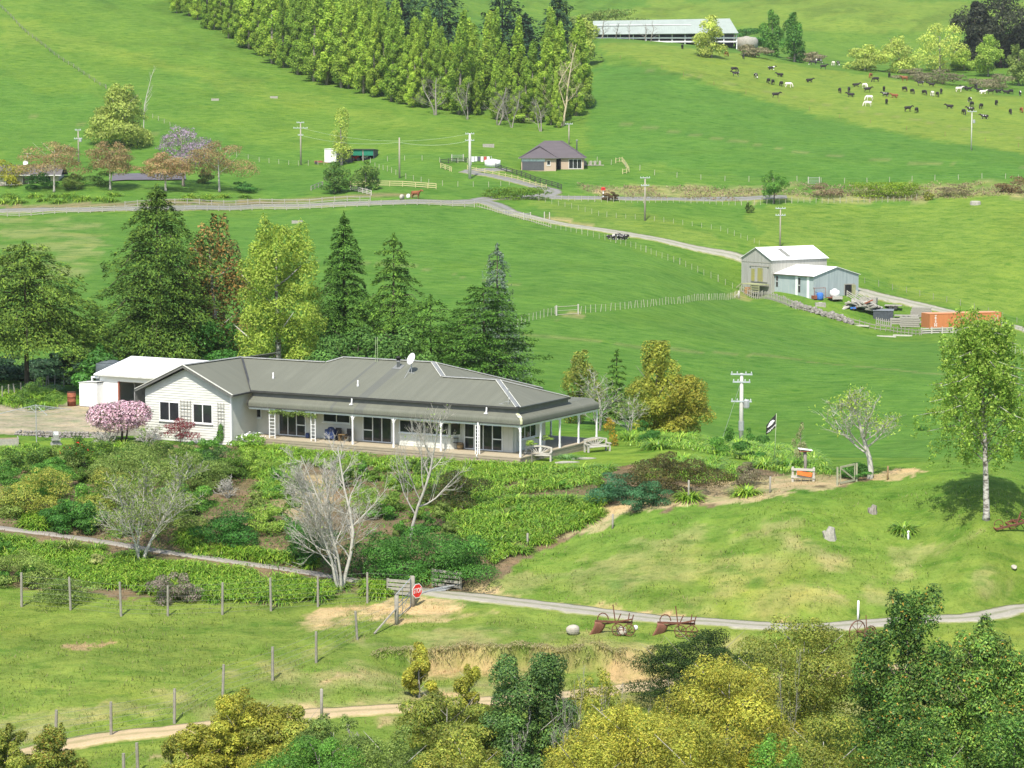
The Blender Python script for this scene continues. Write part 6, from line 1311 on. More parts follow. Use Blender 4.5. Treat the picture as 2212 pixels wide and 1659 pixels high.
m.tube([(-1.1, -.8, 1.9), (1.1, -.8, 1.9), (1.1, .8, 1.9), (-1.1, .8, 1.9), (-1.1, -.8, 1.9)], .04, 4); m.obj('frame', RUST, o_); MB().box(-1.2, -.6, -.9, .9, 0, .6).obj('tray', RUST, o_)
o_ = yard_obj('concrete_block', 'pale concrete block below the blue drum', 'block', 1772, 661); MB().box(-.9, .9, -.5, .5, -.2, .55).obj('block', mat('old_concrete', (.36, .34, .29), (.26, .25, .21), 2, .95), o_); MB().box(-.3, .3, -.3, .3, .551, .62).obj('cap', OLDW, o_)
# rubbish heap of slabs and boards
hp = yard_obj('rubble_heap', 'heap of broken concrete slabs and boards in the barn yard', 'heap', 1858, 668)
for k in range(26):
    t_ = rnd.uniform(-1, 1); s = rnd.uniform(.7, 1.7); m_ = MB().box(-s, s, -s*.6, s*.6, -.12, .12).obj('slab', mat('old_concrete') if k % 4 else OLDW, hp)
    m_.location = (t_*3.4, rnd.uniform(-1.8, 1.8), .25+1.3*(1-abs(t_))*rnd.random()); m_.rotation_euler = (rnd.uniform(-.5, .5), rnd.uniform(-.5, .5), rnd.uniform(0, 3))
MB().beam((-1.5, -2, .2), (2.0, -1.2, 1.7), .25, .2).obj('plank', RUST, hp); MB().box(-2, -1, -2.1, -1.6, .2, .5).obj('tarp_scrap', mat('drum_blue'), hp)
rw = yard_obj('rock_heap', 'line of pale broken rocks along the barn yard fence', 'rocks', 1760, 672); b0 = Vector(rw.location)
for k in range(46):
    p = G(1715+125*rnd.random(), 660+rnd.uniform(-4, 6)+.26*0); u_ = 1712+130*k/46; p = G(u_, 660+(u_-1712)*.30+rnd.uniform(-5, 4)); o2 = bpy.data.objects.new('rock', stones[rnd.randrange(5)]); col.objects.link(o2); o2.parent = rw
    s = rnd.uniform(.5, 1.1); o2.location = p-b0+Vector((0, 0, .25)); o2.scale = (s*1.3, s, s*.8); o2.rotation_euler = (rnd.random(), rnd.random(), rnd.random()*6)
for md in stones: pass
def shape_block(name, lab, cat, u, v, m, dims, rz, roof=None):
    o_ = yard_obj(name, lab, cat, u, v, rz); a, b_, h_ = dims; MB().box(-a, a, -b_, b_, -.2, h_).obj('walls', m, o_); MB().slab([(-a-.1, -b_-.1, h_+.05), (a+.1, -b_-.1, h_+.05), (a+.1, b_+.1, h_+.25), (-a-.1, b_+.1, h_+.25)], .06).obj('roof', roof or FASC, o_); return o_
shape_block('kennel', 'small dark grey kennel by the barn yard fence', 'kennel', 1908, 692, mat('dark_paint', (.07, .08, .09)), (1.7, .9, 1.7), -.2, mat('kennel_roof', (.2, .22, .23)))
for k, (u, v, l, lab) in enumerate(((1930, 668, 3, 'low flat deck trailer behind the rubble heap'), (1958, 690, 4.2, 'dark flat deck trailer beside the kennel'))):
    o_ = yard_obj('flat_trailer', lab, 'trailer', u, v, -.25); MB().box(-l/2, l/2, -.9, .9, .6, .75).obj('deck', OLDG, o_)
    for s in (-.4, .4): MB().tube([(s, -1, .35), (s, 1, .35)], .35, 10).obj('wheel', FASC, o_)
for k, (u, v, n, lab) in enumerate(((1966, 706, 5, 'tall stack of grey railway sleepers left of the container'), (1990, 684, 5, 'stack of grey sleepers behind the container'), (1945, 700, 3, 'loose stack of grey boards beside the kennel'))):
    o_ = yard_obj('timber_stack', lab, 'timber stack', u, v, -.2)
    for i in range(n): MB().box(-1.7+rnd.uniform(-.2, .2), 1.7+rnd.uniform(-.2, .2), -.6, .6, .35*i, .35*i+.28).obj('sleeper', OLDG, o_)
o_ = yard_obj('timber_bin', 'grey timber bin beside the farm lane at the barn', 'bin', 1876, 654, -.3); MB().box(-1.5, 1.5, -.8, -.7, -.1, .9).obj('side', OLDG, o_); MB().box(-1.5, 1.5, .7, .8, -.1, .9).obj('side', OLDG, o_); MB().box(-1.5, -1.4, -.69, .69, -.1, .9).obj('end', OLDG, o_); MB().box(1.4, 1.5, -.69, .69, -.1, .9).obj('end', OLDG, o_)
for u, v, lab in ((1915, 728, 'long pale plank on the grass below the barn yard'), (1950, 726, 'pile of pale planks on the grass left of the container'), (1857, 705, 'thin grey log along the barn yard fence')):
    o_ = yard_obj('plank', lab, 'plank', u, v, -.35); MB().box(-1.6, 1.6, -.2, .2, -.02, .22).obj('board', OLDW, o_); MB().box(-1.4, 1.3, -.26, -.21, 0, .12).obj('board', OLDW, o_)
# container
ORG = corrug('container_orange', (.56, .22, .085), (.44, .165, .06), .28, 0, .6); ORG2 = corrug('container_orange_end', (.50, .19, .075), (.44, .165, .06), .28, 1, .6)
cg = at(2008.5, 711, 400); ct = thing('shipping_container', 'long orange shipping container at the end of the barn yard', 'container', (cg.x, cg.y, at(2008.5, 710.5, 400).z), R(17))
CLn, CW, CH = 13.2, 3.1, 2.42
MB().box(0, CLn, 0, CW, .12, CH).obj('body', ORG, ct)
for z in (.0, CH): MB().box(-.02, CLn+.02, -.04, .06, z, z+.12).obj('rail', ORG2, ct)
for x in (-.04, CLn-.08): MB().box(x, x+.12, -.05, .08, .125, CH-.005).obj('corner_post', ORG2, ct)
MB().box(-.05, -.005, .0, CW, .1, CH+.1).obj('end_panel', ORG2, ct); MB().slab([(0, .06, CH+.1), (CLn, .06, CH+.1), (CLn, CW, CH+.1), (0, CW, CH+.1)], .09).obj('top', mat('container_top', (.62, .30, .17), (.56, .26, .14)), ct)
for i in range(44): MB().box(.3+i*.288, .42+i*.288, -.028, -.002, .2, CH-.08).obj('corrugation', ORG, ct)
WPNT = mat('white_letters', (.85, .84, .8))
for i, ch in enumerate('TRITON'):
    me = text_mesh(ch, .46); o_ = bpy.data.objects.new('letter', me); col.objects.link(o_); o_.parent = ct; o_.rotation_euler = (R(90), 0, 0); o_.location = (1.05, -.035, 2.1-i*.32); o_.scale = (1.5, 1, 1); me.materials.append(WPNT)
for j in range(2):
    for i in range(6 if j else 3): MB().box(CLn-1.2+.55*(1-j)+0, CLn-1.1+.55*(1-j), -.04, -.03, .7+.25*i+.6*(1-j), .85+.25*i+.6*(1-j)).obj('marking', WPNT, ct)
# ------------------------------------------------------------------ cottage, green roller shed, left house, long shed
TILE = corrug('grey_tile_roof', (.115, .10, .105), (.095, .083, .088), .35, 2, .8); BRICK = mat('pale_brick', (.46, .36, .27), (.40, .31, .23), 6, .9); DKCL = mat('dark_cladding', (.085, .088, .095), (.07, .072, .08), 2, .7)
cp_ = at(1126, 371, 528); cz = hz(cp_.x+6, 532)-.1; cot = thing('cottage', 'brick cottage with grey hipped roof beyond the road', 'house', (cp_.x, 528, cz), R(-3))
def hip(root, x0, x1_, y0, y1, ez, rise, m, nm='roof', ovh=.5):
    x0 -= ovh; x1_ += ovh; y0 -= ovh; y1 += ovh; h_ = (y1-y0)/2; ym = (y0+y1)/2; a, b_ = x0+h_, x1_-h_
    if a > b_: a = b_ = (x0+x1_)/2
    return MB().add([(x0, y0, ez), (x1_, y0, ez), (x1_, y1, ez), (x0, y1, ez), (a, ym, ez+rise), (b_, ym, ez+rise)], [(0, 1, 5, 4), (1, 2, 5), (2, 3, 4, 5), (3, 0, 4), (3, 2, 1, 0)]).obj(nm, m, root)
MB().box(0, 13.6, 3.0, 12.5, -.6, 2.5).obj('main_wall', BRICK, cot); MB().box(0, 7.6, 0, 2.999, -.6, 2.5).obj('wing_wall', BRICK, cot)
r1 = hip(cot, 0, 13.6, 3.0, 12.5, 2.52, 3.7, TILE); r2 = hip(cot, 0, 7.6, 0, 9.0, 2.5, 2.55, TILE, 'wing_roof')
for p_, q_ in (((-.5, -.5, 2.5), (3.8, 4.0, 5.05)), ((8.1, -.5, 2.5), (3.9, 4.0, 5.05)), ((14.1, 2.5, 2.52), (8.4, 7.75, 6.2))): MB().beam(p_, q_, .25, .14).obj('ridge_tiles', TILE, r1)
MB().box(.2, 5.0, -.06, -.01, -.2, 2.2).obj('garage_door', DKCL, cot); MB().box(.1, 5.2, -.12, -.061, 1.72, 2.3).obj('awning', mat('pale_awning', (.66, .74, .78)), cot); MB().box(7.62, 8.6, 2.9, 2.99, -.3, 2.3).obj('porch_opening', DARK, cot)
window(10.3, 13.2, .1, 2.2, 3.0, 3, cot, 'ranch_slider', .08, sill=False); window(5.6, 6.4, .9, 1.9, 0, 1, cot)
MB().lathe([(.14, 0), (.14, 2.6), (.2, 2.65), (.2, 2.8)], 8, (12.0, 6.5, 3.6)).obj('flue', ZINC, cot, True); MB().box(-.62, 14.2, 2.42, 2.5, 2.38, 2.52).obj('gutter', FASC2, cot); MB().box(-.6, 8.2, -.6, -.5, 2.36, 2.5).obj('gutter', FASC2, cot); MB().box(-.62, -.5, -.5, 12.9, 2.37, 2.5).obj('fascia_board', TRIM, cot)
def far(name, lab, cat, u, v, rz=0): return thing(name, lab, cat, G(u, v), rz)
o_ = far('trampoline', 'trampoline with safety poles in front of the cottage slider', 'trampoline', 1243, 362); MB().lathe([(1.7, .8), (1.7, .88)], 16).obj('mat', FASC, o_); MB().lathe([(1.72, .70), (1.78, .88)], 16).obj('rim', mat('rim_pale', (.6, .65, .7)), o_)
for k in range(6): a = k*1.047; MB().tube([(1.75*math.cos(a), 1.75*math.sin(a), 0), (1.75*math.cos(a), 1.75*math.sin(a), 2.6)], .05, 5).obj('pole', FASC, o_)
o_ = far('outdoor_table', 'outdoor table with chairs beside the cottage', 'table', 1280, 357); MB().box(-2.5, 2.5, -1, 1, -.05, .1).obj('paving', mat('old_concrete'), o_); MB().box(-.9, .9, -.4, .4, .7, .78).obj('top', OLDW, o_)
for a in (-1.6, -.4, .5, 1.6): MB().box(a-.25, a+.25, -.75, -.45, .1, 1.0).obj('chair', OLDG, o_)
for a in (-.8, .8): MB().box(a-.06, a+.06, -.3, .3, .101, .7).obj('leg', OLDW, o_)
o_ = far('plywood_crate', 'pale plywood crate at the cottage corner', 'crate', 1189, 369); MB().box(-1.1, .9, -.5, .5, 0, 1.25).obj('body', mat('plywood', (.6, .42, .24)), o_); MB().box(-1.15, .95, -.55, .55, 1.251, 1.32).obj('lid', mat('plywood'), o_)
o_ = far('white_tank', 'round white water tank with washing beside it', 'tank', 1064, 359); MB().lathe([(1.75, -.2), (1.75, 1.35)], 20).obj('shell', TRIM, o_, True); MB().lathe([(1.75, 1.35), (.2, 1.6)], 20).obj('lid', TRIM, o_, True)
o_ = far('washing_line', 'washing line hung with white and red clothes', 'washing line', 1040, 357)
for a in (-2.2, 2.2): MB().tube([(a, 0, -.1), (a, 0, 2)], .06, 5).obj('post', ZINC, o_)
for k, cc in enumerate(((.8, .8, .8), (.7, .72, .75), (.1, .1, .14), (.8, .78, .75), (.45, .07, .06), (.75, .75, .78))): x = -1.9+k*.68; MB().box(x-.28, x+.28, -.03, .03, .75+.12*(k % 3), 1.9).obj('garment', mat('cloth%d' % k, cc), o_)
MB().tube([(-2.2, 0, 1.92), (2.2, 0, 1.92)], .02, 4).obj('line', ZINC, o_)
o_ = far('water_trough', 'concrete trough in the paddock above the cottage drive', 'trough', 1055, 318, .1); MB().box(-1.3, 1.3, -.5, .5, -.2, .75).obj('body', mat('old_concrete'), o_); MB().box(-1.1, 1.1, -.35, .35, .751, .77).obj('water', DARK, o_)
for u, v, lab in ((465, 217, 'grey concrete trough high on the left hill'), (592, 212, 'brown trough on the hill below the wood'), (2107, 442, 'sawn stump on bare ground in the right paddock'), (642, 482, 'grey trough in the paddock behind the birch')):
    o_ = far('trough' if 'trough' in lab else 'tree_stump', lab, 'trough' if 'trough' in lab else 'stump', u, v); (MB().lathe([(1.2, -.2), (1.1, .5), (1.0, .7)], 10) if 'stump' in lab else MB().box(-1.0, 1.0, -.4, .4, -.2, .5)).obj('body', OLDG, o_); MB().lathe([(.9, .7), (.85, .74)], 10).obj('top', OLDW, o_) if 'stump' in lab else MB().box(-.8, .8, -.25, .25, .501, .52).obj('water', DARK, o_)
o_ = far('mailbox', 'red mailbox on a white post by the road', 'mailbox', 1303, 427); MB().box(-.1, .1, -.1, .1, -.1, 1.5).obj('post', TRIM, o_); MB().box(-.45, .45, -.3, .3, 1.501, 1.95).lathe([(.45, 1.95), (.3, 2.15)], 8).obj('box', mat('mail_red', (.6, .05, .04)), o_)
# green roller shed
gs = at(762, 356, 548); gz = hz(gs.x, 548); o_ = thing('implement_shed', 'dark implement shed with two green half raised doors', 'shed', (gs.x, 546, gz), R(-8)); GRN = mat('green_door', (.015, .16, .10), (.02, .19, .12))
MB().box(-3.6, 0, 0, .12, -.3, 2.55).obj('side_wall', DKCL, o_); MB().box(0, 5.0, 4.8, 4.95, -.3, 2.3).obj('back_wall', DKCL, o_); MB().box(4.9, 5.0, 0, 4.8, -.3, 2.6).obj('end_wall', DKCL, o_); MB().box(-3.6, -.001, 4.8, 4.95, -.3, 2.3).obj('back_wall', DKCL, o_)
MB().slab([(-3.7, -.3, 2.75), (5.2, -.3, 2.75), (5.2, 5.1, 2.45), (-3.7, 5.1, 2.45)], .12).obj('roof', DKCL, o_); MB().box(2.4, 2.6, 0, .15, -.2, 2.6).obj('mid_post', OLDG, o_)
for a in (.12, 2.65): MB().box(a, a+2.2, .02, .08, 1.25, 2.5).obj('roller_door', GRN, o_)
wb = thing('white_tank_shed', 'white steel box shed left of the green doors', 'shed', (gs.x-6.3, 546.5, gz), R(-8)); MB().box(0, 2.75, 0, 4.2, -.3, 2.65).obj('walls', TRIM, wb); MB().slab([(-.1, -.1, 2.75), (2.85, -.1, 2.75), (2.85, 4.3, 2.8), (-.1, 4.3, 2.8)], .08).obj('roof', TRIM, wb)
for u, lab, cc in ((770, 'red tractor parked in the left bay of the green shed', (.55, .04, .03)), (790, 'grey covered machine in the right bay of the green shed', (.5, .52, .54))):
    t2 = thing('small_tractor', lab, 'tractor', (at(u, 350, 547.5).x, 547.3, gz), R(-8)); bm_ = mat('machine%d' % u, cc); MB().box(-.9, .6, -.4, .4, .45, 1.0).box(-.2, .75, -.45, .45, 1.001, 1.3).obj('body', bm_, t2)
    for s in (-.5, .5): MB().tube([(s, -.55, .4), (s, .55, .4)], .4, 10).obj('wheel', FASC, t2)
o_ = far('red_trailer', 'red implement left of the white box shed', 'implement', 688, 355); MB().box(-.9, .9, -.4, .4, .4, .8).obj('body', mat('dull_red', (.35, .1, .09)), o_); MB().tube([(-.5, -.5, .35), (-.5, .5, .35)], .35, 10).obj('wheel', FASC, o_); MB().beam((.9, 0, .5), (2.2, 0, .3), .12, .12).obj('drawbar', RUST, o_)
# left house
lh = at(0, 372, 505); o_ = thing('brick_house', 'brown roofed house at the left edge behind the orange maples', 'house', (lh.x-9, 503, hz(lh.x, 503)-.2), R(2)); RF = corrug('dull_brown_roof', (.135, .125, .12), (.11, .10, .10), .3, 0, .8)
MB().box(0, 21.5, 0, 8, -.5, 2.5).obj('wall', mat('cream_wall', (.62, .56, .46)), o_); MB().slab([(-.6, -.8, 2.55), (22.2, -.8, 2.55), (22.2, 4, 4.6), (-.6, 4, 4.6)], .12).slab([(-.6, 8.8, 2.55), (22.2, 8.8, 2.55), (22.2, 4.001, 4.599), (-.6, 4.001, 4.599)], .12).obj('roof', RF, o_)
MB().box(0, 21.5, -.06, -.01, -.4, .35).obj('brick_base', mat('red_brick', (.33, .14, .10)), o_); MB().box(-.6, 22.2, -.95, -.81, 2.4, 2.56).obj('gutter', TRIM, o_)
for a in (10.5, 14.0, 17.5): window(a, a+2.4, .5, 2.2, -.02, 2, o_)
MB().lathe([(.5, -.02), (.52, .02)], 12).obj('satellite_dish', TRIM, o_).matrix_local = Matrix.Translation((14.2, 3.0, 5.0)) @ Matrix.Rotation(R(70), 4, 'X'); MB().tube([(14.5, 4, 4.5), (14.5, 4, 7.0)], .06, 5).box(13.6, 15.4, 3.97, 4.03, 6.9, 7.0).obj('aerial', ZINC, o_); MB().lathe([(.15, 0), (.15, .9), (.25, .95)], 8, (11.2, 3, 4.0)).obj('flue', FASC, o_)
# tennis court
tc = [G(243, 377), G(400, 374), G(402, 390), G(241, 393)]
V = []; n = 14
for i in range(n):
    for j in range(n):
        a = tc[3].lerp(tc[2], i/(n-1)); b_ = tc[0].lerp(tc[1], i/(n-1)); p = a.lerp(b_, j/(n-1)); V.append((p.x, p.y, hz(p.x, p.y)+.25))
co = struct(obj('tennis_court', V, [(i*n+j, (i+1)*n+j, (i+1)*n+j+1, i*n+j+1) for i in range(n-1) for j in range(n-1)], mat('court_asphalt', (.11, .105, .12), (.13, .12, .135), .3, .9)))
# long shed at the top
ls = at(1283, 90, 868); o_ = thing('long_shed', 'very long pale roofed farm shed at the top of the hill', 'shed', (ls.x, 862, at(1450, 88, 862).z), R(-1.5)); LR = corrug('pale_shed_roof', (.31, .355, .32), (.28, .325, .29), .8, 0, .8)
LL = 50.5; MB().slab([(-.5, -1.5, 2.2), (LL+.5, -1.5, 2.6), (LL-2, 9, 8.2), (-.5, 9, 7.4)], .2).obj('roof', LR, o_); MB().slab([(-.5, 19, 2.2), (LL+.5, 19, 2.6), (LL-2, 9.01, 8.2), (-.5, 9.01, 7.4)], .2).obj('roof', LR, o_)
MB().box(0, LL, 17, 17.2, -3, 2.6).obj('back_wall', DKCL, o_)
for k in range(2): MB().box(0, LL, -.2, 0, -.6+1.3*k, -.1+1.3*k).obj('rail_board', TRIM, o_)
for k in range(12): MB().box(LL*k/11-.15, LL*k/11+.15, .01, .3, -3, 2.6).obj('post', TRIM, o_)
for k in range(3): MB().box(LL-.2, LL, .31, 17, -.6+1.2*k, -.1+1.2*k).obj('end_board', TRIM, o_)
MB().box(0, LL-16, 4.0, 4.6, 5.6, 5.8).obj('roof_vent', TRIM, o_)
o_ = thing('silo_tank', 'low pale round tank at the right end of the long shed', 'tank', (ls.x+55, 872, at(1600, 95, 872).z)); MB().lathe([(4.2, -2), (4.2, 1.4), (3.4, 2.3), (1, 2.6)], 18).obj('shell', mat('old_concrete'), o_, True); MB().lathe([(1, 2.6), (.8, 2.8)], 12).obj('lid', mat('old_concrete'), o_)
# ------------------------------------------------------------------ power poles
CONC = mat('pale_concrete_pole', (.52, .51, .46), (.44, .43, .39), 3, .8); POLEW = mat('pole_timber', (.36, .32, .26), (.28, .25, .2), 3, .9, 0, 0, 0, (2, 2, .4))
def pole(lab, loc, h_, r0, r1_, m, arms, tr_=None, rz=0, cap_=None):
    o_ = thing('power_pole', lab, 'pole', loc, rz); MB().tube([(0, 0, -.6), (0, 0, h_)], [r0, r1_], 8).obj('shaft', m, o_, True)
    for z, L_a in arms:
        a = MB().box(-L_a/2, L_a/2, -.2, -.08, z-.07, z+.07).obj('cross_arm', mat('arm_grey', (.42, .46, .47), (.36, .4, .41)), o_)
        for x in (-L_a*.45, -L_a*.2, L_a*.2, L_a*.45): MB().lathe([(.04, .07), (.06, .12), (.05, .24), (.03, .27)], 6, (x, -.14, z)).obj('insulator', mat('insulator', (.6, .62, .62)), a)
    if tr_: MB().lathe([(.26, tr_-.5), (.3, tr_-.4), (.3, tr_+.25), (.2, tr_+.35)], 10, (.5, -.15, 0)).obj('transformer', ZINC, o_)
    return o_
gp_ = at(1601, 930, 232); z_ = hz(gp_.x, 232); ht = at(1604, 806, 232).z-z_
o_ = pole('big pale concrete power pole with transformer beyond the lawn', (gp_.x, 232, z_), ht, .25, .16, CONC, [(ht-.1, 2.1), (ht-.85, 1.7), (ht-2.75, 2.0)], ht-2.9, -.15)
MB().tube([(0, 0, ht-3.9-2.9), (0, 0, ht-3.9)], .31, 8).obj('steel_sleeve', ZINC, o_) if False else MB().lathe([(.275, ht-5.6), (.27, ht-4.7)], 8).obj('steel_sleeve', ZINC, o_)
MB().tube([(-.1, 0, ht-1.0), (-1.9, -1, .2)], .015, 4).obj('stay_wire', ZINC, o_)
def fpole(lab, u, vt, vb, r0, m, arms, tr_=None, vb2=None):
    b_ = G(u, vb); h_ = at(u, vt, b_.y).z-b_.z; return pole(lab, b_, h_, r0, r0*.7, m, [(h_-d, l) for d, l in arms], h_-tr_ if tr_ else None), h_
p_w, hw_ = fpole('white concrete power pole beside the cottage drive', 1015, 288, 386, .34, CONC, [(.1, 1.9), (1.5, 1.9)]); p_l, hl_ = fpole('timber power pole with wide cross arms on the left hill', 650, 264, 356, .2, POLEW, [(.1, 1.7), (1.3, 3.3), (2.9, 1.2)])
p_m, hm_ = fpole('bare timber pole between the two magnolias and the white pole', 863, 297, 385, .2, POLEW, []); fpole('timber power pole above the leftmost maple', 170, 280, 355, .17, POLEW, [(.1, 1.3), (2.0, 1.8)], 2.2)
fpole('timber pole behind the cottage roof', 1229, 267, 312, .18, POLEW, [(.1, 1.8)]); fpole('timber power pole below the road with short arms', 1393, 383, 477, .2, POLEW, [(.1, 1.9), (1.6, 1.6)]); fpole('timber power pole behind the tall barn', 1685, 449, 536, .17, POLEW, [(.1, 1.9), (1.4, 1.9)]); fpole('slim power pole with transformer below the herd', 2098, 240, 325, .16, CONC, [(.1, 2.2)], 2.4)
def wire(a, b_, sag, lab):
    a, b_ = Vector(a), Vector(b_); pts = [a.lerp(b_, t_/16)-Vector((0, 0, sag*4*(t_/16)*(1-t_/16))) for t_ in range(17)]; o_ = MB().tube(pts, .022, 3, False).obj('power_line', mat('wire_pale', (.55, .62, .55)), None); tag(o_, lab, 'power line')
for p_, q_, sg, lb in ((p_l, p_w, 2.2, 'power line from the left hill pole to the white pole'),):
    a = Vector(p_.location)+Vector((0, 0, hl_-1.2)); b_ = Vector(q_.location)+Vector((0, 0, hw_-.1)); wire(a, b_, sg, lb); wire(Vector(p_.location)+Vector((0, 0, hl_-2.9)), Vector(p_m.location)+Vector((0, 0, hm_-1)), 1.0, 'lower power line from the left hill pole to the bare pole'); wire(Vector(p_m.location)+Vector((0, 0, hm_-1)), Vector(q_.location)+Vector((0, 0, hw_-1.5)), .8, 'power line from the bare pole to the white pole')
# ------------------------------------------------------------------ fences
def walk(pts, step, world=None):
    P = world or gpoly(pts); out = []; acc = 0
    for i in range(len(P)-1):
        a, b_ = P[i], P[i+1]; L_ = math.hypot(b_.x-a.x, b_.y-a.y); d = acc
        while d < L_: t_ = d/L_; x, y = a.x+(b_.x-a.x)*t_, a.y+(b_.y-a.y)*t_; out.append(Vector((x, y, hz(x, y)))); d += step
        acc = d-L_
    out.append(Vector((P[-1].x, P[-1].y, hz(P[-1].x, P[-1].y)))); return out
POSTM = {}
def post_mesh(h_, r_, sq=False):
    k = (h_, r_, sq)
    if k not in POSTM:
        m = MB(); m.box(-r_, r_, -r_, r_, -.3, h_) if sq else m.tube([(0, 0, -.3), (0, 0, h_)], [r_, r_*.9], 7); o_ = m.obj('post', None); POSTM[k] = o_.data; bpy.data.objects.remove(o_)
    return POSTM[k]
def fence(name, lab, pts, step, h_, r_, m, rails=(), wires=(), exact=None, lean=.02, railw=.13, every=None, sq=False, wr=.007, cat='fence'):
    W = [G(*q) for q in exact] if exact else walk(pts, step); o_ = thing(name, lab, cat, W[0]); b0 = W[0]; me = post_mesh(h_, r_, sq).copy(); me.materials.clear(); me.materials.append(m)
    for i, p in enumerate(W):
        q = bpy.data.objects.new('post', me); col.objects.link(q); q.parent = o_; q.location = p-b0; q.rotation_euler = (rnd.gauss(0, lean), rnd.gauss(0, lean), rnd.random()*(0 if sq else 6)); s = rnd.uniform(.93, 1.07); q.scale = (s, s, s)
        if every and i % every == 0: q.scale = (1.7, 1.7, 1.12)
    for z in rails:
        for i in range(len(W)-1):
            a, b_ = W[i]-b0, W[i+1]-b0; MB().beam((a.x, a.y, a.z+z), (b_.x, b_.y, b_.z+z), .05, railw).obj('rail', m, o_)
    for z in wires: MB().tube([(p-b0)+Vector((0, 0, z)) for p in W], wr, 3, False).obj('wire', mat('dull_wire', (.2, .2, .18)), o_)
    return o_
GP = mat('fence_post_grey', (.30, .28, .23), (.22, .205, .17), 4, .9); YP = mat('new_pine_post', (.46, .43, .21), (.4, .37, .18), 3, .8); BKR = mat('black_rail', (.035, .035, .035), (.05, .05, .05)); PALEP = mat('pale_batten', (.40, .39, .29), (.32, .31, .23), 3, .9)
fence('netting_fence', 'tall netting fence of grey posts below the garden', None, 0, 1.95, .075, GP, (), (.15, .4, .65, .9, 1.2, 1.5, 1.85), [(46.7,1311),(152.5,1318),(261.7,1331),(362.5,1331),(480.5,1328),(585.5,1320),(686.7,1311),(793.5,1303),(888,1308)], .02)
fence('wire_fence', 'grey post fence running down the slope from the gate', None, 0, 1.75, .08, GP, (), (.3, .6, .9, 1.2, 1.6), [(857,1348),(771.7,1382),(683,1432),(589,1470),(481,1505),(376.7,1563),(240,1590),(120,1612),(-20,1640)], .03)
fence('wire_fence', 'two grey posts at the bottom left beside the track', None, 0, 1.5, .085, GP, (), (.6, 1.2), [(297.5,1672),(268,1698)], .01)
o_ = thing('fence_post', 'single grey post beside the clay track', 'post', G(695, 1556)); MB().tube([(0, 0, -.3), (0, 0, 1.65)], .08, 8).obj('shaft', GP, o_, True); MB().lathe([(.08, 1.65), (.03, 1.68)], 8).obj('top', GP, o_)
for u, v, h_, lab, m in ((1853, 1339, 1.15, 'white marker post beside the driveway', TRIM), (1323, 1142, .95, 'grey post at the lower edge of the garden bank', GP), (1139, 1180, .85, 'short grey post in the strap leaved bank', GP), (1917, 1037, .95, 'brown post beside the bare soil patch', mat('brown_wood')), (1487, 1083, 1.4, 'thin grey stake below the brown green shrub', GP), (1663, 1065, 1.1, 'thin grey post left of the orange boxed bench', GP)):
    o_ = thing('garden_post', lab, 'post', G(u, v)); MB().tube([(0, 0, -.3), (.02, 0, h_)], .065, 8).obj('shaft', m, o_, True); MB().lathe([(.065, h_), (.03, h_+.02)], 8, (.02, 0, 0)).obj('top', m, o_)
o_ = thing('septic_vent', 'white vent pipe on the right hillside', 'pipe', G(1962, 1165)); MB().tube([(0, 0, -.2), (0, 0, .42)], .06, 8).obj('pipe', TRIM, o_, True); MB().lathe([(.09, .42), (.09, .5), (.03, .55)], 8).obj('cap', TRIM, o_)
fence('rail_fence', 'grey post and rail fence along the near side of the road', [(-60,462),(300,458),(560,452),(800,446),(880,443),(960,445),(1025,448)], 2.4, 1.15, .075, OLDG, (.25, .62, 1.0), (), sq=True)
fence('rail_fence', 'grey rail fence along the far side of the road at the left', [(270,447),(560,440),(800,435)], 2.6, 1.1, .07, OLDG, (.3, .9), (), sq=True)
fence('paling_fence', 'pale batten fence along the lane from the junction', [(1030,447),(1060,455),(1100,467),(1150,480),(1190,492)], .8, 1.1, .05, PALEP, (.2, .9), ())
fence('batten_fence', 'pale batten fence down the field left of the lane', [(1190,492),(1240,502),(1320,522),(1420,555),(1520,595),(1600,632)], 1.3, 1.1, .04, PALEP, (), (.5, 1.0), every=6)
fence('batten_fence', 'pale batten fence across the field from the gate to the barn', [(1254,678),(1350,668),(1480,655),(1598,640)], 1.55, 1.1, .05, PALEP, (), (.5, 1.0), lean=.09)
fence('batten_fence', 'short batten fence left of the field gate', [(1110,705),(1150,692),(1200,678)], 1.6, 1.1, .045, PALEP, (), (.5, 1.0), lean=.06)
fence('batten_fence', 'long pale batten fence below the road to the right', [(1170,428.5),(1300,437),(1500,439),(1700,439),(1980,431)], 1.35, 1.15, .05, PALEP, (), (.4, 1.0), every=8, lean=.05)
fence('batten_fence', 'faint batten fence through the paddock above the lane', [(1150,430),(1300,468),(1450,482),(1560,500),(1640,530)], 1.9, 1.0, .04, PALEP, (), (.5,))
fence('batten_fence', 'wire fence along the far side of the lane right of the barn', [(1868,612),(1960,632),(2080,662),(2230,705)], 2.6, 1.1, .045, GP, (), (.4, .9))
fence('batten_fence', 'batten fence below the container to the right edge', [(2060,722),(2130,742),(2230,775)], 1.2, 1.1, .05, PALEP, (), (.4, .9), lean=.08)
fence('wire_fence', 'fence line climbing the left hill', [(0,15),(60,75),(130,128),(230,192)], 5.5, 1.1, .07, GP, (), (.4, .7, 1.0), wr=.03); fence('wire_fence', 'fence line on the left hill right of the big yellow tree', [(330,255),(400,290),(500,335),(560,350)], 4.5, 1.1, .07, PALEP, (), (.5, 1.0), wr=.02)
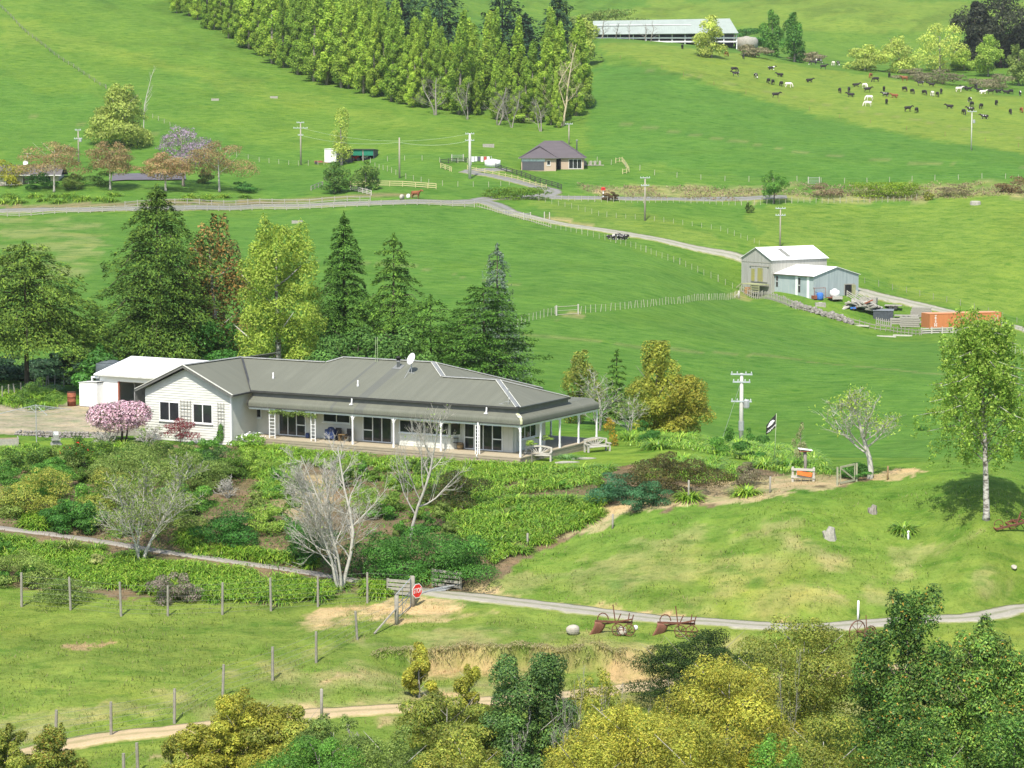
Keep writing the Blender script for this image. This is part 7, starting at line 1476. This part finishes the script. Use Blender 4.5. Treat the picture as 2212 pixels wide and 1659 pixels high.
fence('batten_fence', 'faint fence across the paddock behind the sheds', [(560,350),(700,357)], 2.2, 1.1, .06, PALEP, (), (.5, 1.0)); fence('batten_fence', 'faint fence between the green shed and the cottage', [(800,352),(960,352),(1010,352)], 4.5, 1.1, .07, PALEP, (), (.5, 1.0)); fence('batten_fence', 'line of pale posts below the cottage drive', [(810,362),(870,385),(930,400),(1060,404),(1100,400)], 3.2, 1.1, .06, PALEP, (), (.5, 1.0))
fence('batten_fence', 'line of pale posts along the paddock above the roadside bank', [(1290,350),(1420,380),(1600,392),(1800,396),(2000,390),(2200,388)], 5.2, 1.15, .07, PALEP, (), (.5, 1.0)); fence('electric_fence', 'thin stakes dividing the cattle slope from the green paddock', [(1340,128),(1480,165),(1700,225),(1900,270),(2200,318)], 14, 1.1, .06, mat('brown_wood'), (), ())
fence('rail_fence', 'new yellow rail fence right of the magnolias', [(757,404),(830,402),(900,405),(942,408)], 2.7, 1.1, .08, YP, (.25, .65, 1.05), (), sq=True, railw=.17); fence('rail_fence', 'pale rail fence below the left magnolia', [(757,410),(802,422)], 2.2, 1.0, .07, OLDW, (.2, .5, .9), (), sq=True, railw=.16); fence('rail_fence', 'grey rail fence left of the left magnolia', [(672,412),(697,402)], 2.2, 1.0, .07, OLDG, (.3, .9), (), sq=True)
fence('rail_fence', 'yellow rail fence along the cottage drive', [(952,363),(975,371)], 2.2, 1.1, .08, YP, (.3, .7, 1.05), (), sq=True); fence('rail_fence', 'yellow rail fence on the near side of the cottage drive', [(1010,367),(1060,377),(1110,388),(1180,408)], 2.4, 1.0, .07, YP, (.3, .7), (), sq=True); fence('rail_fence', 'black rail fence at the loop of the cottage drive', [(952,355),(985,352),(1035,350)], 2.4, 1.1, .08, BKR, (.3, .65, 1.0), (), sq=True); fence('rail_fence', 'black rail fence between the cottage and its drive', [(1071,364),(1110,376),(1160,394),(1213,409)], 2.4, 1.1, .08, BKR, (.3, .65, 1.0), (), sq=True)
fence('rail_fence', 'small yellow timber pen beside the cottage lawn', [(1330,352),(1343,349),(1360,373),(1345,376)], 1.8, 1.1, .08, YP, (.2, .9), (), sq=True)
fence('paling_fence', 'grey close paling fence in front of the barn and woolshed', [(1603,632),(1650,645),(1700,660),(1720,668)], .55, 1.35, .09, OLDG, (.3, 1.0), (), lean=.04); fence('paling_fence', 'ragged grey paling fence along the barn yard', [(1725,670),(1790,688),(1860,705),(1920,716),(1990,724)], .9, 1.1, .07, GP, (.3, .85), (), lean=.08); fence('rail_fence', 'grey board fence in front of the container', [(1990,722),(2080,722),(2170,712)], 2.0, 1.1, .09, OLDW, (.2, .55, .9), (), sq=True, railw=.2); fence('paling_fence', 'grey palings beside the kennel', [(1893,702),(1925,708)], .35, 1.4, .09, OLDG, (.3, 1.0), ())
fence('wire_fence', 'dark post fence at the back of the gravel yard', [(5,862),(60,852),(110,838),(172,834)], 1.4, 1.15, .06, GP, (), (.3, .6, .9, 1.1), lean=.05)
# ------------------------------------------------------------------ gates, cattle stop, sign
def hgate(name, lab, A, B, h_, m, bars=5, brace=True, r_=.035, posts=None):
    a, b_ = G(*A), G(*B); o_ = thing(name, lab, 'gate', a); d = b_-a; v = lambda t_, z: Vector((d.x*t_, d.y*t_, d.z*t_+z))
    f = MB().tube([v(.03, .12), v(.03, h_), v(.97, h_), v(.97, .12), v(.03, .12)], r_, 5).obj('frame', m, o_)
    for i in range(1, bars): z = .12+(h_-.12)*i/bars; MB().tube([v(.03, z), v(.97, z)], r_*.6, 4).obj('bar', m, o_)
    if brace: MB().tube([v(.03, h_), v(.97, .12)], r_*.7, 4).obj('brace', m, o_)
    for t_ in (0, 1):
        if posts: MB().tube([v(t_, -.3), v(t_, h_+.2)], posts, 8).obj('post', OLDW, o_)
    return o_
hgate('field_gate', 'pale timber field gate with stays in the middle paddock', (1202, 682), (1249, 679), 1.25, PALEP, 2, False, .05, .12); o_ = thing('strainer_post', 'strainer post with stay near the barn', 'post', G(1596, 644)); MB().tube([(0, 0, -.3), (0, 0, 1.3)], .14, 8).obj('shaft', OLDW, o_, True); MB().beam((0, 0, .9), (-1.0, -.4, .1), .1, .1).obj('stay', OLDW, o_)
hgate('metal_gate', 'galvanised gate in the paddock beside the cottage drive', (976, 348), (1001, 348), 1.3, ZINC, 5, False, .04, .12); hgate('metal_gate', 'galvanised gate in the fence below the herd', (1746, 397), (1770, 397), 1.3, ZINC, 4, False, .05, .1); hgate('timber_gate', 'brown timber gate beside the lane at the junction', (1176, 473), (1187, 474), 1.2, mat('brown_wood'), 4, False, .05, .1); hgate('metal_gate', 'galvanised gate on the lane near the junction', (1131, 475), (1146, 474), 1.2, ZINC, 4, False, .05, .1)
gp0 = G(892, 1310); o_ = thing('gate_post', 'thick grey gate post carrying the stop sign', 'post', gp0); MB().tube([(0, 0, -.4), (0, 0, 1.85)], [.13, .12], 9).obj('shaft', GP, o_, True); MB().lathe([(.12, 1.85), (.05, 1.88)], 9).obj('top', GP, o_)
sg = thing('stop_sign', 'red octagonal stop sign with white letters on the gate post', 'sign', (gp0.x+.27, gp0.y-.14, gp0.z+.98), R(50))
RED = mat('sign_red', (.72, .03, .025), (.66, .03, .025), 2, .4)
def octo(r_, y0, y1): 
    vs = [(r_*math.cos(R(22.5+45*k)), y, r_*math.sin(R(22.5+45*k))) for y in (y0, y1) for k in range(8)]; return MB().add(vs, [tuple(range(8)), tuple(range(15, 7, -1))]+[(k, k+8, (k+1) % 8+8, (k+1) % 8) for k in range(8)])
octo(.47, -.012, .0).obj('border', TRIM, sg); octo(.42, -.018, -.013).obj('face', RED, sg)
me = text_mesh('STOP', .36); q = bpy.data.objects.new('lettering', me); col.objects.link(q); q.parent = sg; q.rotation_euler = (R(90), 0, 0); q.location = (0, -.024, 0); me.materials.append(WPNT); q.scale = (.82, 1.15, 1)
gt = thing('metal_gate', 'open galvanised pipe gate hung on the stop sign post', 'gate', gp0); e_ = G(856, 1346)-gp0; f_ = lambda t_, z: Vector((e_.x*t_-.12, e_.y*t_-.1, e_.z*t_+z))
MB().tube([f_(.02, .05), f_(.02, 1.75), f_(.95, 1.6), f_(.95, .15), f_(.02, .05)], .03, 6).obj('frame', ZINC, gt)
for z in (.7, .95): MB().tube([f_(.02, z), f_(.95, z)], .022, 5).obj('bar', ZINC, gt)
MB().tube([f_(.5, .1), f_(.5, 1.66)], .02, 5).obj('upright', ZINC, gt); MB().tube([f_(.02, 1.0), f_(.4, .4), f_(.8, .15)], .014, 4).obj('chain', ZINC, gt)
o_ = thing('strainer_post', 'grey strainer post with diagonal stay below the stop sign', 'post', G(857, 1349)); MB().tube([(0, 0, -.3), (0, 0, 1.75)], .12, 9).obj('shaft', GP, o_, True); s_ = G(808, 1371)-Vector(o_.location); MB().tube([(0, 0, 1.0), (s_.x, s_.y, s_.z+.05)], .06, 6).obj('stay', GP, o_)
cs0, cs1 = G(906, 1276), G(984, 1272); cst_ = thing('cattle_stop', 'cattle stop of steel pipes across the driveway', 'cattle stop', cs0)
for k in range(9):
    off = k*.2; a, b_ = G(905+k*4.2, 1287-k*1.5), G(962+k*4.0, 1279-k*1.6); MB().tube([(a-cs0)+Vector((0, 0, .12)), (b_-cs0)+Vector((0, 0, .12))], .045, 6).obj('pipe', ZINC, cst_)
def wing(lab, A, B, h_):
    a, b_ = G(*A), G(*B); o_ = thing('cattle_stop_rails', lab, 'rails', a); d = b_-a
    for t_ in (0, 1): MB().tube([(d.x*t_, d.y*t_, d.z*t_-.3), (d.x*t_, d.y*t_, d.z*t_+h_+.05)], .09, 8).obj('post', GP, o_)
    for k in range(4): z = .15+(h_-.2)*k/3; MB().beam((0, -.1, z), (d.x, d.y-.1, d.z+z), .05, .17).obj('rail', OLDG, o_)
wing('grey timber rails on the right side of the cattle stop', (935, 1266), (995, 1273), 1.05); wing('grey timber rails on the left side of the cattle stop', (838, 1284), (887, 1288), .95)
gg = [G(1813, 1048), G(1850, 1040)]; o_ = thing('garden_gate', 'square braced timber garden gate beside the bare tree', 'gate', gg[0]); d = gg[1]-gg[0]; v_ = lambda t_, z: (d.x*t_, d.y*t_, d.z*t_+z); GT = mat('greenish_timber', (.34, .34, .23), (.26, .26, .18), 4, .9)
for t_ in (-.12, 1.0): MB().beam(v_(t_, -.2), v_(t_, 1.25), .12, .12).obj('post', GT, o_)
for z in (.12, 1.2): MB().beam(v_(.05, z), v_(.9, z), .06, .12).obj('rail', GT, o_)
for t_ in (.05, .88): MB().beam(v_(t_, .13), v_(t_, 1.19), .08, .06).obj('stile', GT, o_)
MB().beam(v_(.07, 1.12), v_(.86, .2), .05, .1).obj('brace', GT, o_)
bb = G(1735, 1040); o_ = thing('timber_bench', 'weathered rail bench holding an orange box', 'bench', bb, R(-14)); LB = 1.42
for x in (-LB/2, LB/2): MB().box(x-.07, x+.07, -.08, .08, -.2, .98).obj('post', OLDW, o_)
for z, w_ in ((.82, .16), (.32, .16)): MB().beam((-LB/2-.1, -.1, z), (LB/2+.1, -.1, z), .08, w_).obj('rail', OLDW, o_)
for x in (-.45, -.15, .15, .45): MB().box(x-.03, x+.03, -.02, .03, .35, .78).obj('slat', OLDW, o_)
o_ = MB().add([(-.5, 0, 0), (.5, 0, 0), (.5, .2, 0), (-.5, .2, 0), (-.52, -.02, .27), (.52, -.02, .27), (.52, .22, .27), (-.52, .22, .27)], [(3, 2, 1, 0), (0, 1, 5, 4), (1, 2, 6, 5), (2, 3, 7, 6), (3, 0, 4, 7)]).obj('orange_box', mat('orange_plastic', (.85, .22, .05)), None); o_.location = bb+Vector((0.02, -.30, .42)); o_.rotation_euler = (0, R(9), R(-14)); tag(o_, 'bright orange plastic box tilted on the rail bench', 'box')
o_ = thing('bird_table', 'rustic bird table with white roof in the lawn hedge', 'bird table', G(1738, 1030)); hb = at(1738, 975, o_.location.y).z-o_.location.z; MB().tube([(0, 0, -.2), (.05, 0, hb*.5), (0, 0, hb)], [.16, .1, .12], 8).obj('stump_post', BARK, o_, True); MB().box(-.4, .4, -.25, .25, hb, hb+.05).obj('tray', RUST, o_); MB().slab([(-.45, -.3, hb+.22), (.5, -.3, hb+.10), (.5, .3, hb+.10), (-.45, .3, hb+.22)], .04).obj('roof', TRIM, o_)
for x in (-.3, .3): MB().box(x-.02, x+.02, -.2, .2, hb+.051, hb+.12).obj('side', TRIM, o_)
# flag
fg = G(1676, 1000); tz = at(1680, 893, fg.y).z; fl = thing('flag', 'black flag with white fern and lettering on a thin pole', 'flag', fg); hh = tz-fg.z; MB().tube([(-.12, 0, -.2), (0, 0, hh)], .025, 6).obj('pole', mat('pale_green_pole'), fl, True)
nu, nv = 12, 10; V = []
def flagp(s, t_):   # s along the fly, t_ down the hoist; the cloth sags
    L_ = 1.15*s; return Vector((-L_*.62-.03, .16*math.sin(s*5+t_*2)*s, hh-.03-t_*.98*(1-.25*s)-L_*.72))
for i in range(nu+1):
    for j in range(nv+1): V.append(tuple(flagp(i/nu, j/nv)))
m = MB().add(V, [(i*(nv+1)+j, (i+1)*(nv+1)+j, (i+1)*(nv+1)+j+1, i*(nv+1)+j+1) for i in range(nu) for j in range(nv)]); fo = m.obj('cloth', mat('flag_black', (.02, .02, .022), (.03, .03, .03)), fl, True); sd = fo.modifiers.new('solid', 'SOLIDIFY'); sd.thickness = .006
fv = []; 
for s, t_ in ((.12, .42), (.3, .22), (.55, .12), (.8, .2), (.93, .3), (.75, .42), (.5, .5), (.28, .52)): fv.append(flagp(s, t_)+Vector((0, -.03, 0)))
cen = sum(fv, Vector())/len(fv); MB().add([cen+Vector((0, -.01, 0))]+fv, [(0, i+1, (i+1) % len(fv)+1) for i in range(len(fv))]).obj('fern_emblem', WPNT, fl)
for i, ch in enumerate('ALL BLACKS'):
    if ch == ' ': continue
    me = text_mesh(ch, .2); q = bpy.data.objects.new('letter', me); col.objects.link(q); q.parent = fl; s = .06+.088*i; q.location = flagp(s, .82)+Vector((0, -.05, 0)); q.rotation_euler = (R(90), R(48)+0, 0); me.materials.append(WPNT); q.scale = (1, 1, 1)
# ------------------------------------------------------------------ boulders, old machinery, stumps
def boulder(lab, u, v, s, m=None):
    o_ = bpy.data.objects.new('boulder', stones[rnd.randrange(5)].copy()); o_.data.materials.clear(); o_.data.materials.append(m or mat('boulder_stone', (.46, .42, .34), (.30, .28, .23), 1.5, .9, 0, .5, .08)); col.objects.link(o_); g = G(u, v); o_.location = g+Vector((0, 0, s[2]*.42)); o_.scale = s; o_.rotation_euler = (.1, .1, rnd.random()*6); sm = o_.modifiers.new('s', 'SUBSURF'); sm.levels = 1; sm.render_levels = 1; return tag(o_, lab, 'boulder')
boulder('large pale rounded boulder on the grass below the drive', 1238, 1371, (.95, .85, .62)); boulder('grey boulder leaning on the rusty plough', 1343, 1372, (.8, .7, .55)); boulder('small white stone right of the rusty plough', 1373, 1360, (.35, .3, .28), TRIM); boulder('flat pale stone at the right edge of the hillside', 2190, 1228, (.8, .5, .2)); boulder('small pale stone behind the scrub by the drive', 1972, 1367, (.5, .4, .3), TRIM)
PL = mat('rusted_iron', (.17, .07, .04), (.10, .045, .03), 5, .85)
def plough(lab, u, v, flip):
    o_ = thing('rusty_plough', lab, 'plough', G(u, v), R(8 if flip else -6)); f = -1 if flip else 1
    m = MB(); n = 8; vs = []
    for i in range(n):
        for j in range(6): a = -.2+1.5*i/(n-1); vs.append((f*(-1.35+.35*math.sin(a*1.4)+.12*j), -.25+.08*j, -.05+.95*math.sin(a*.8)*(1-.04*j)))
    m.add(vs, [(i*6+j, (i+1)*6+j, (i+1)*6+j+1, i*6+j+1) for i in range(n-1) for j in range(5)]); sh = m.obj('mouldboard', mat('rust_sheet', (.26, .115, .075), (.2, .09, .06), 3, .8), o_, True); sh.modifiers.new('s', 'SOLIDIFY').thickness = .03
    MB().beam((f*-1.0, 0, .75), (f*1.2, 0, .72), .1, .12).obj('beam', PL, o_); MB().beam((f*-.9, .25, .45), (f*1.15, -.2, .95), .07, .08).obj('brace', PL, o_)
    for x, y0, x2_, h_ in ((.2, 0, .05, 1.75), (.25, .1, .5, 1.2), (.9, .1, 1.0, 1.25), (1.1, -.1, 1.25, 1.2)): MB().tube([(f*x, y0, .6), (f*x2_, y0, h_)], .035, 5).obj('lever', PL, o_)
    MB().tube([(f*-.55+.32*math.cos(k*.57)*f, .3, .8+.38*math.sin(k*.57)) for k in range(8)], .035, 5).obj('curved_bar', PL, o_)
    for x in (.35, 1.0):
        w_ = MB().tube([(f*x+.34*math.cos(k*.524), -.3, .34+.34*math.sin(k*.524)) for k in range(13)], .03, 5).obj('wheel', PL, o_)
        for k in range(3): MB().tube([(f*x+.33*math.cos(k*1.047), -.3, .34+.33*math.sin(k*1.047)), (f*x-.33*math.cos(k*1.047), -.3, .34-.33*math.sin(k*1.047))], .018, 4).obj('spoke', PL, w_)
plough('rusty plough with tall levers beside the large boulder', 1322, 1370, False); plough('rusty plough half hidden by the dark bush', 1457, 1373, False)
o_ = thing('old_implement', 'rusty spoked iron wheels beside the tall glossy tree', 'machinery', G(1868, 1388), R(15))
for x, y, r_ in ((-.35, .3, .62), (.25, -.2, .5), (.35, .1, .42)):
    w_ = MB().tube([(x+r_*math.cos(k*.393), y+.3*math.cos(k*.393), r_+r_*math.sin(k*.393)) for k in range(17)], .035, 5).obj('wheel', PL, o_)
    for k in range(4): MB().tube([(x+r_*math.cos(k*.785), y+.3*math.cos(k*.785), r_+r_*math.sin(k*.785)), (x-r_*math.cos(k*.785), y-.3*math.cos(k*.785), r_-r_*math.sin(k*.785))], .018, 4).obj('spoke', PL, w_)
MB().tube([(-.35, .3, .62), (.35, -.1, .5)], .06, 6).obj('axle', PL, o_); MB().box(.4, .9, -.3, .2, .05, .45).obj('gear_box', PL, o_); MB().tube([(.1, 0, .8), (.05, 0, 1.6)], .03, 5).obj('lever', PL, o_)
o_ = thing('rusty_harrow', 'rusty timber and iron harrow frame under the birch', 'harrow', G(2178, 1143), R(8))
for y in (-.55, .55): MB().beam((-1.0, y, .1), (1.1, y+.5, .42), .12, .12).obj('side_beam', PL, o_)
for k in range(5): t_ = k/4; MB().beam((-1.0+2.1*t_, -.55+.5*t_, .14+.32*t_), (-1.0+2.1*t_, .55+.5*t_, .14+.32*t_), .08, .06).obj('cross_bar', RUST, o_)
MB().tube([(.7, .4, .3), (1.0, .5, 1.0)], .05, 5).obj('lever', PL, o_)
for x in (-.6, .3): MB().tube([(x+.3*math.cos(k*.63), .1, .3+.3*math.sin(k*.63)) for k in range(11)], .025, 4).obj('wheel', PL, o_)
for u, v, s, lab in ((1793, 1163, .42, 'pale split tree stump on the right hillside'), (1886, 1108, .3, 'brown rotten stump on the right hillside')):
    o_ = thing('tree_stump', lab, 'stump', G(u, v)); MB().tube([(0, 0, -.2), (0, 0, s*.8), (.1, 0, s*1.7)], [s*1.1, s*.8, s*.5], 7).obj('stump', OLDG if s > .4 else BARK, o_); MB().tube([(-.2, 0, s*.2), (-s, 0, s*1.1)], [s*.5, s*.25], 6).obj('root', OLDG if s > .4 else BARK, o_)
# ------------------------------------------------------------------ cattle
def cow_mesh(pose):
    m = MB(); lie = pose == 'lie'; z0 = .42 if lie else .78
    ring = [(-.85, .12, .5), (-.8, .24, .48), (-.55, .30, .46), (-.2, .32, .44), (.2, .34, .46), (.5, .30, .5), (.72, .22, .52), (.85, .1, .55)]
    vs = []; n = 10
    for x, ry, zc in ring:
        hgt = .36*(ry/.32)**.6
        for j in range(n): t_ = 6.283*j/n; vs.append((x, ry*math.cos(t_), z0+zc-.18+hgt*math.sin(t_)))
    m.add(vs, [(i*n+j, i*n+(j+1) % n, (i+1)*n+(j+1) % n, (i+1)*n+j) for i in range(7) for j in range(n)]+[tuple(range(n))[::-1], tuple(7*n+j for j in range(n))])
    zt = z0+.45
    if pose == 'graze': m.tube([(.6, 0, zt-.05), (.95, 0, zt-.2), (1.15, 0, zt-.62), (1.22, 0, .28), (1.34, 0, .06)], [.24, .2, .16, .15, .09], 8)
    else: m.tube([(.6, 0, zt-.05), (.95, 0, zt+.12), (1.12, 0, zt+.3), (1.35, 0, zt+.22), (1.55, 0, zt+.08)], [.24, .19, .15, .14, .09], 8)
    hx_, hz_ = (1.17, .42) if pose == 'graze' else (1.15, zt+.38)
    for s in (-1, 1): m.tube([(hx_, s*.08, hz_), (hx_-.03, s*.28, hz_+.03)], [.06, .03], 5)
    if lie:
        for s in (-1, 1): m.tube([(.5, s*.2, .3), (.75, s*.32, .12), (.45, s*.36, .08)], [.12, .08, .06], 6); m.tube([(-.5, s*.22, .35), (-.25, s*.38, .18), (-.7, s*.42, .08)], [.18, .1, .06], 6)
    else:
        for s in (-1, 1):
            m.tube([(.55, s*.17, .85), (.57, s*.17, .45), (.54, s*.17, .40), (.55, s*.17, 0)], [.13, .07, .065, .06], 7); m.tube([(-.62, s*.18, .95), (-.52, s*.18, .68), (-.74, s*.18, .42), (-.70, s*.18, 0)], [.19, .12, .065, .06], 7)
    m.tube([(-.84, 0, z0+.55), (-.98, 0, z0+.3), (-.98, 0, max(.08, z0-.35))], [.04, .03, .05], 5)
    o_ = m.obj('cow', None); rm = o_.modifiers.new('r', 'REMESH'); rm.mode = 'VOXEL'; rm.voxel_size = .055
    dg = bpy.context.evaluated_depsgraph_get(); me = bpy.data.meshes.new_from_object(o_.evaluated_get(dg)); bpy.data.objects.remove(o_); me.polygons.foreach_set('use_smooth', np.ones(len(me.polygons), bool)); return me
cmesh = {k: cow_mesh(k) for k in ('graze', 'stand', 'lie')}
def hide(nm, a, b_, lo, hi): return mat(nm, a, b_, 1.1, .8, 0, 0, 0, (1, 1, 1), lo, hi)
HID = {'b': hide('hide_black', (.022, .02, .02), (.035, .03, .028), .4, .6), 'w': hide('hide_white', (.72, .66, .58), (.25, .2, .17), .62, .66), 'm': hide('hide_patched', (.025, .022, .022), (.72, .7, .66), .53, .56), 'r': hide('hide_red', (.25, .09, .035), (.18, .065, .03), .4, .6)}
CN = {'b': 'black', 'w': 'white', 'm': 'black and white', 'r': 'red brown'}
CM = {}
GR_C = 'cattle herd on the upper right hillside'
def cow(u, v, k, pose, rz, grp=GR_C, lab=None, s=1):
    key = (k, pose)
    if key not in CM: me = cmesh[pose].copy(); me.materials.clear(); me.materials.append(HID[k]); CM[key] = me
    o_ = bpy.data.objects.new('cow', CM[key]); col.objects.link(o_); o_.location = G(u, v)+Vector((0, 0, -.02)); o_.rotation_euler = (0, 0, rz); o_.scale = (s*1.12, s*1.12, s*1.12)
    tag(o_, lab or '%s cow %s on the upper right hillside' % (CN[k], {'graze': 'grazing', 'stand': 'standing', 'lie': 'lying down'}[pose]), 'cow', grp)
herd = '168,98,r,f 286,114,b,f 222,206,b,s 232,238,m,s 370,248,m,f 477,192,m,l 537,238,b,l 458,284,b,f 488,292,b,f 546,304,b,f 595,312,w,s 738,276,b,l 508,384,b,s 765,158,m,s 800,146,m,s 835,188,b,s 903,164,w,f 935,162,m,f 1160,246,r,f 1195,274,b,s 1287,244,b,f 1392,268,r,s 1058,308,b,l 947,350,b,f 1010,344,b,f 1023,376,b,l 1118,318,w,f 1138,346,b,s 1150,402,w,s 1140,442,w,s 1250,338,b,f 1262,372,m,l 1324,382,r,l 1268,426,b,f 1390,340,b,f 1444,356,b,f 1500,302,m,s 1578,304,b,l 1526,364,b,f 1583,372,w,f 1617,376,b,f 1643,354,b,f 1415,478,b,s 1474,486,b,f 1702,456,b,l 1797,498,b,f 1846,474,m,l 1840,414,m,f 1854,444,b,f 1918,458,b,f 2022,434,b,f 1942,526,m,l 2118,496,b,f 2194,484,r,f 1765,342,w,s 1800,326,b,l 1832,334,b,l 1882,322,b,f 1905,342,b,l 1930,356,w,l 1985,358,b,s 2035,350,b,l 2090,356,b,l 2122,358,b,f 2185,368,m,f'
for i, q in enumerate(herd.split()):
    zx, zy, k, p = q.split(','); u, v = (2500+.519*float(zx))/1.64919, (150+.519*float(zy))/1.64919
    if p == 'l': cow(u, v, k, 'lie', rnd.choice((0, math.pi))+rnd.uniform(-.5, .5))
    elif p == 's': cow(u, v, k, 'graze' if i % 3 else 'stand', rnd.choice((0, math.pi))+rnd.uniform(-.3, .3))
    else: cow(u, v, k, 'graze', rnd.choice((1.57, -1.57))+rnd.uniform(-.6, .6))
cow(1474, 106, 'b', 'graze', 1.4, None, 'lone black cow just below the long shed')
for i, (du, dv) in enumerate(((0, 0), (9, 1), (17, -1), (25, 1), (31, -1))): cow(1319+du, 517+dv, 'm', 'lie', i*.8, 'calves resting beside the lane', 'black and white calf lying in a huddle beside the lane', .75)
cow(898, 429, 'm' if False else 'r', 'stand', -.5, None, 'red brown cow standing alone behind the roadside rail fence')
boulder('pale rock behind the roadside rail fence', 868, 431, (1.6, 1.2, 1.1)); boulder('pale rock at the left of the two behind the rail fence', 882, 428, (1.0, .8, .9), TRIM)
# ------------------------------------------------------------------ the air
hzm = bpy.data.materials.new('haze_air'); hzm.use_nodes = True; t = hzm.node_tree; t.nodes.clear()
pv = t.nodes.new('ShaderNodeVolumePrincipled'); pv.inputs['Density'].default_value = .00006; pv.inputs['Color'].default_value = (.86, .90, .92, 1); pv.inputs['Anisotropy'].default_value = .2
mo = t.nodes.new('ShaderNodeOutputMaterial'); t.links.new(pv.outputs[0], mo.inputs['Volume'])
hb_ = MB().box(-2400, 2400, -45, 2560, -25, 175).obj('haze', hzm, None); stuff(hb_)
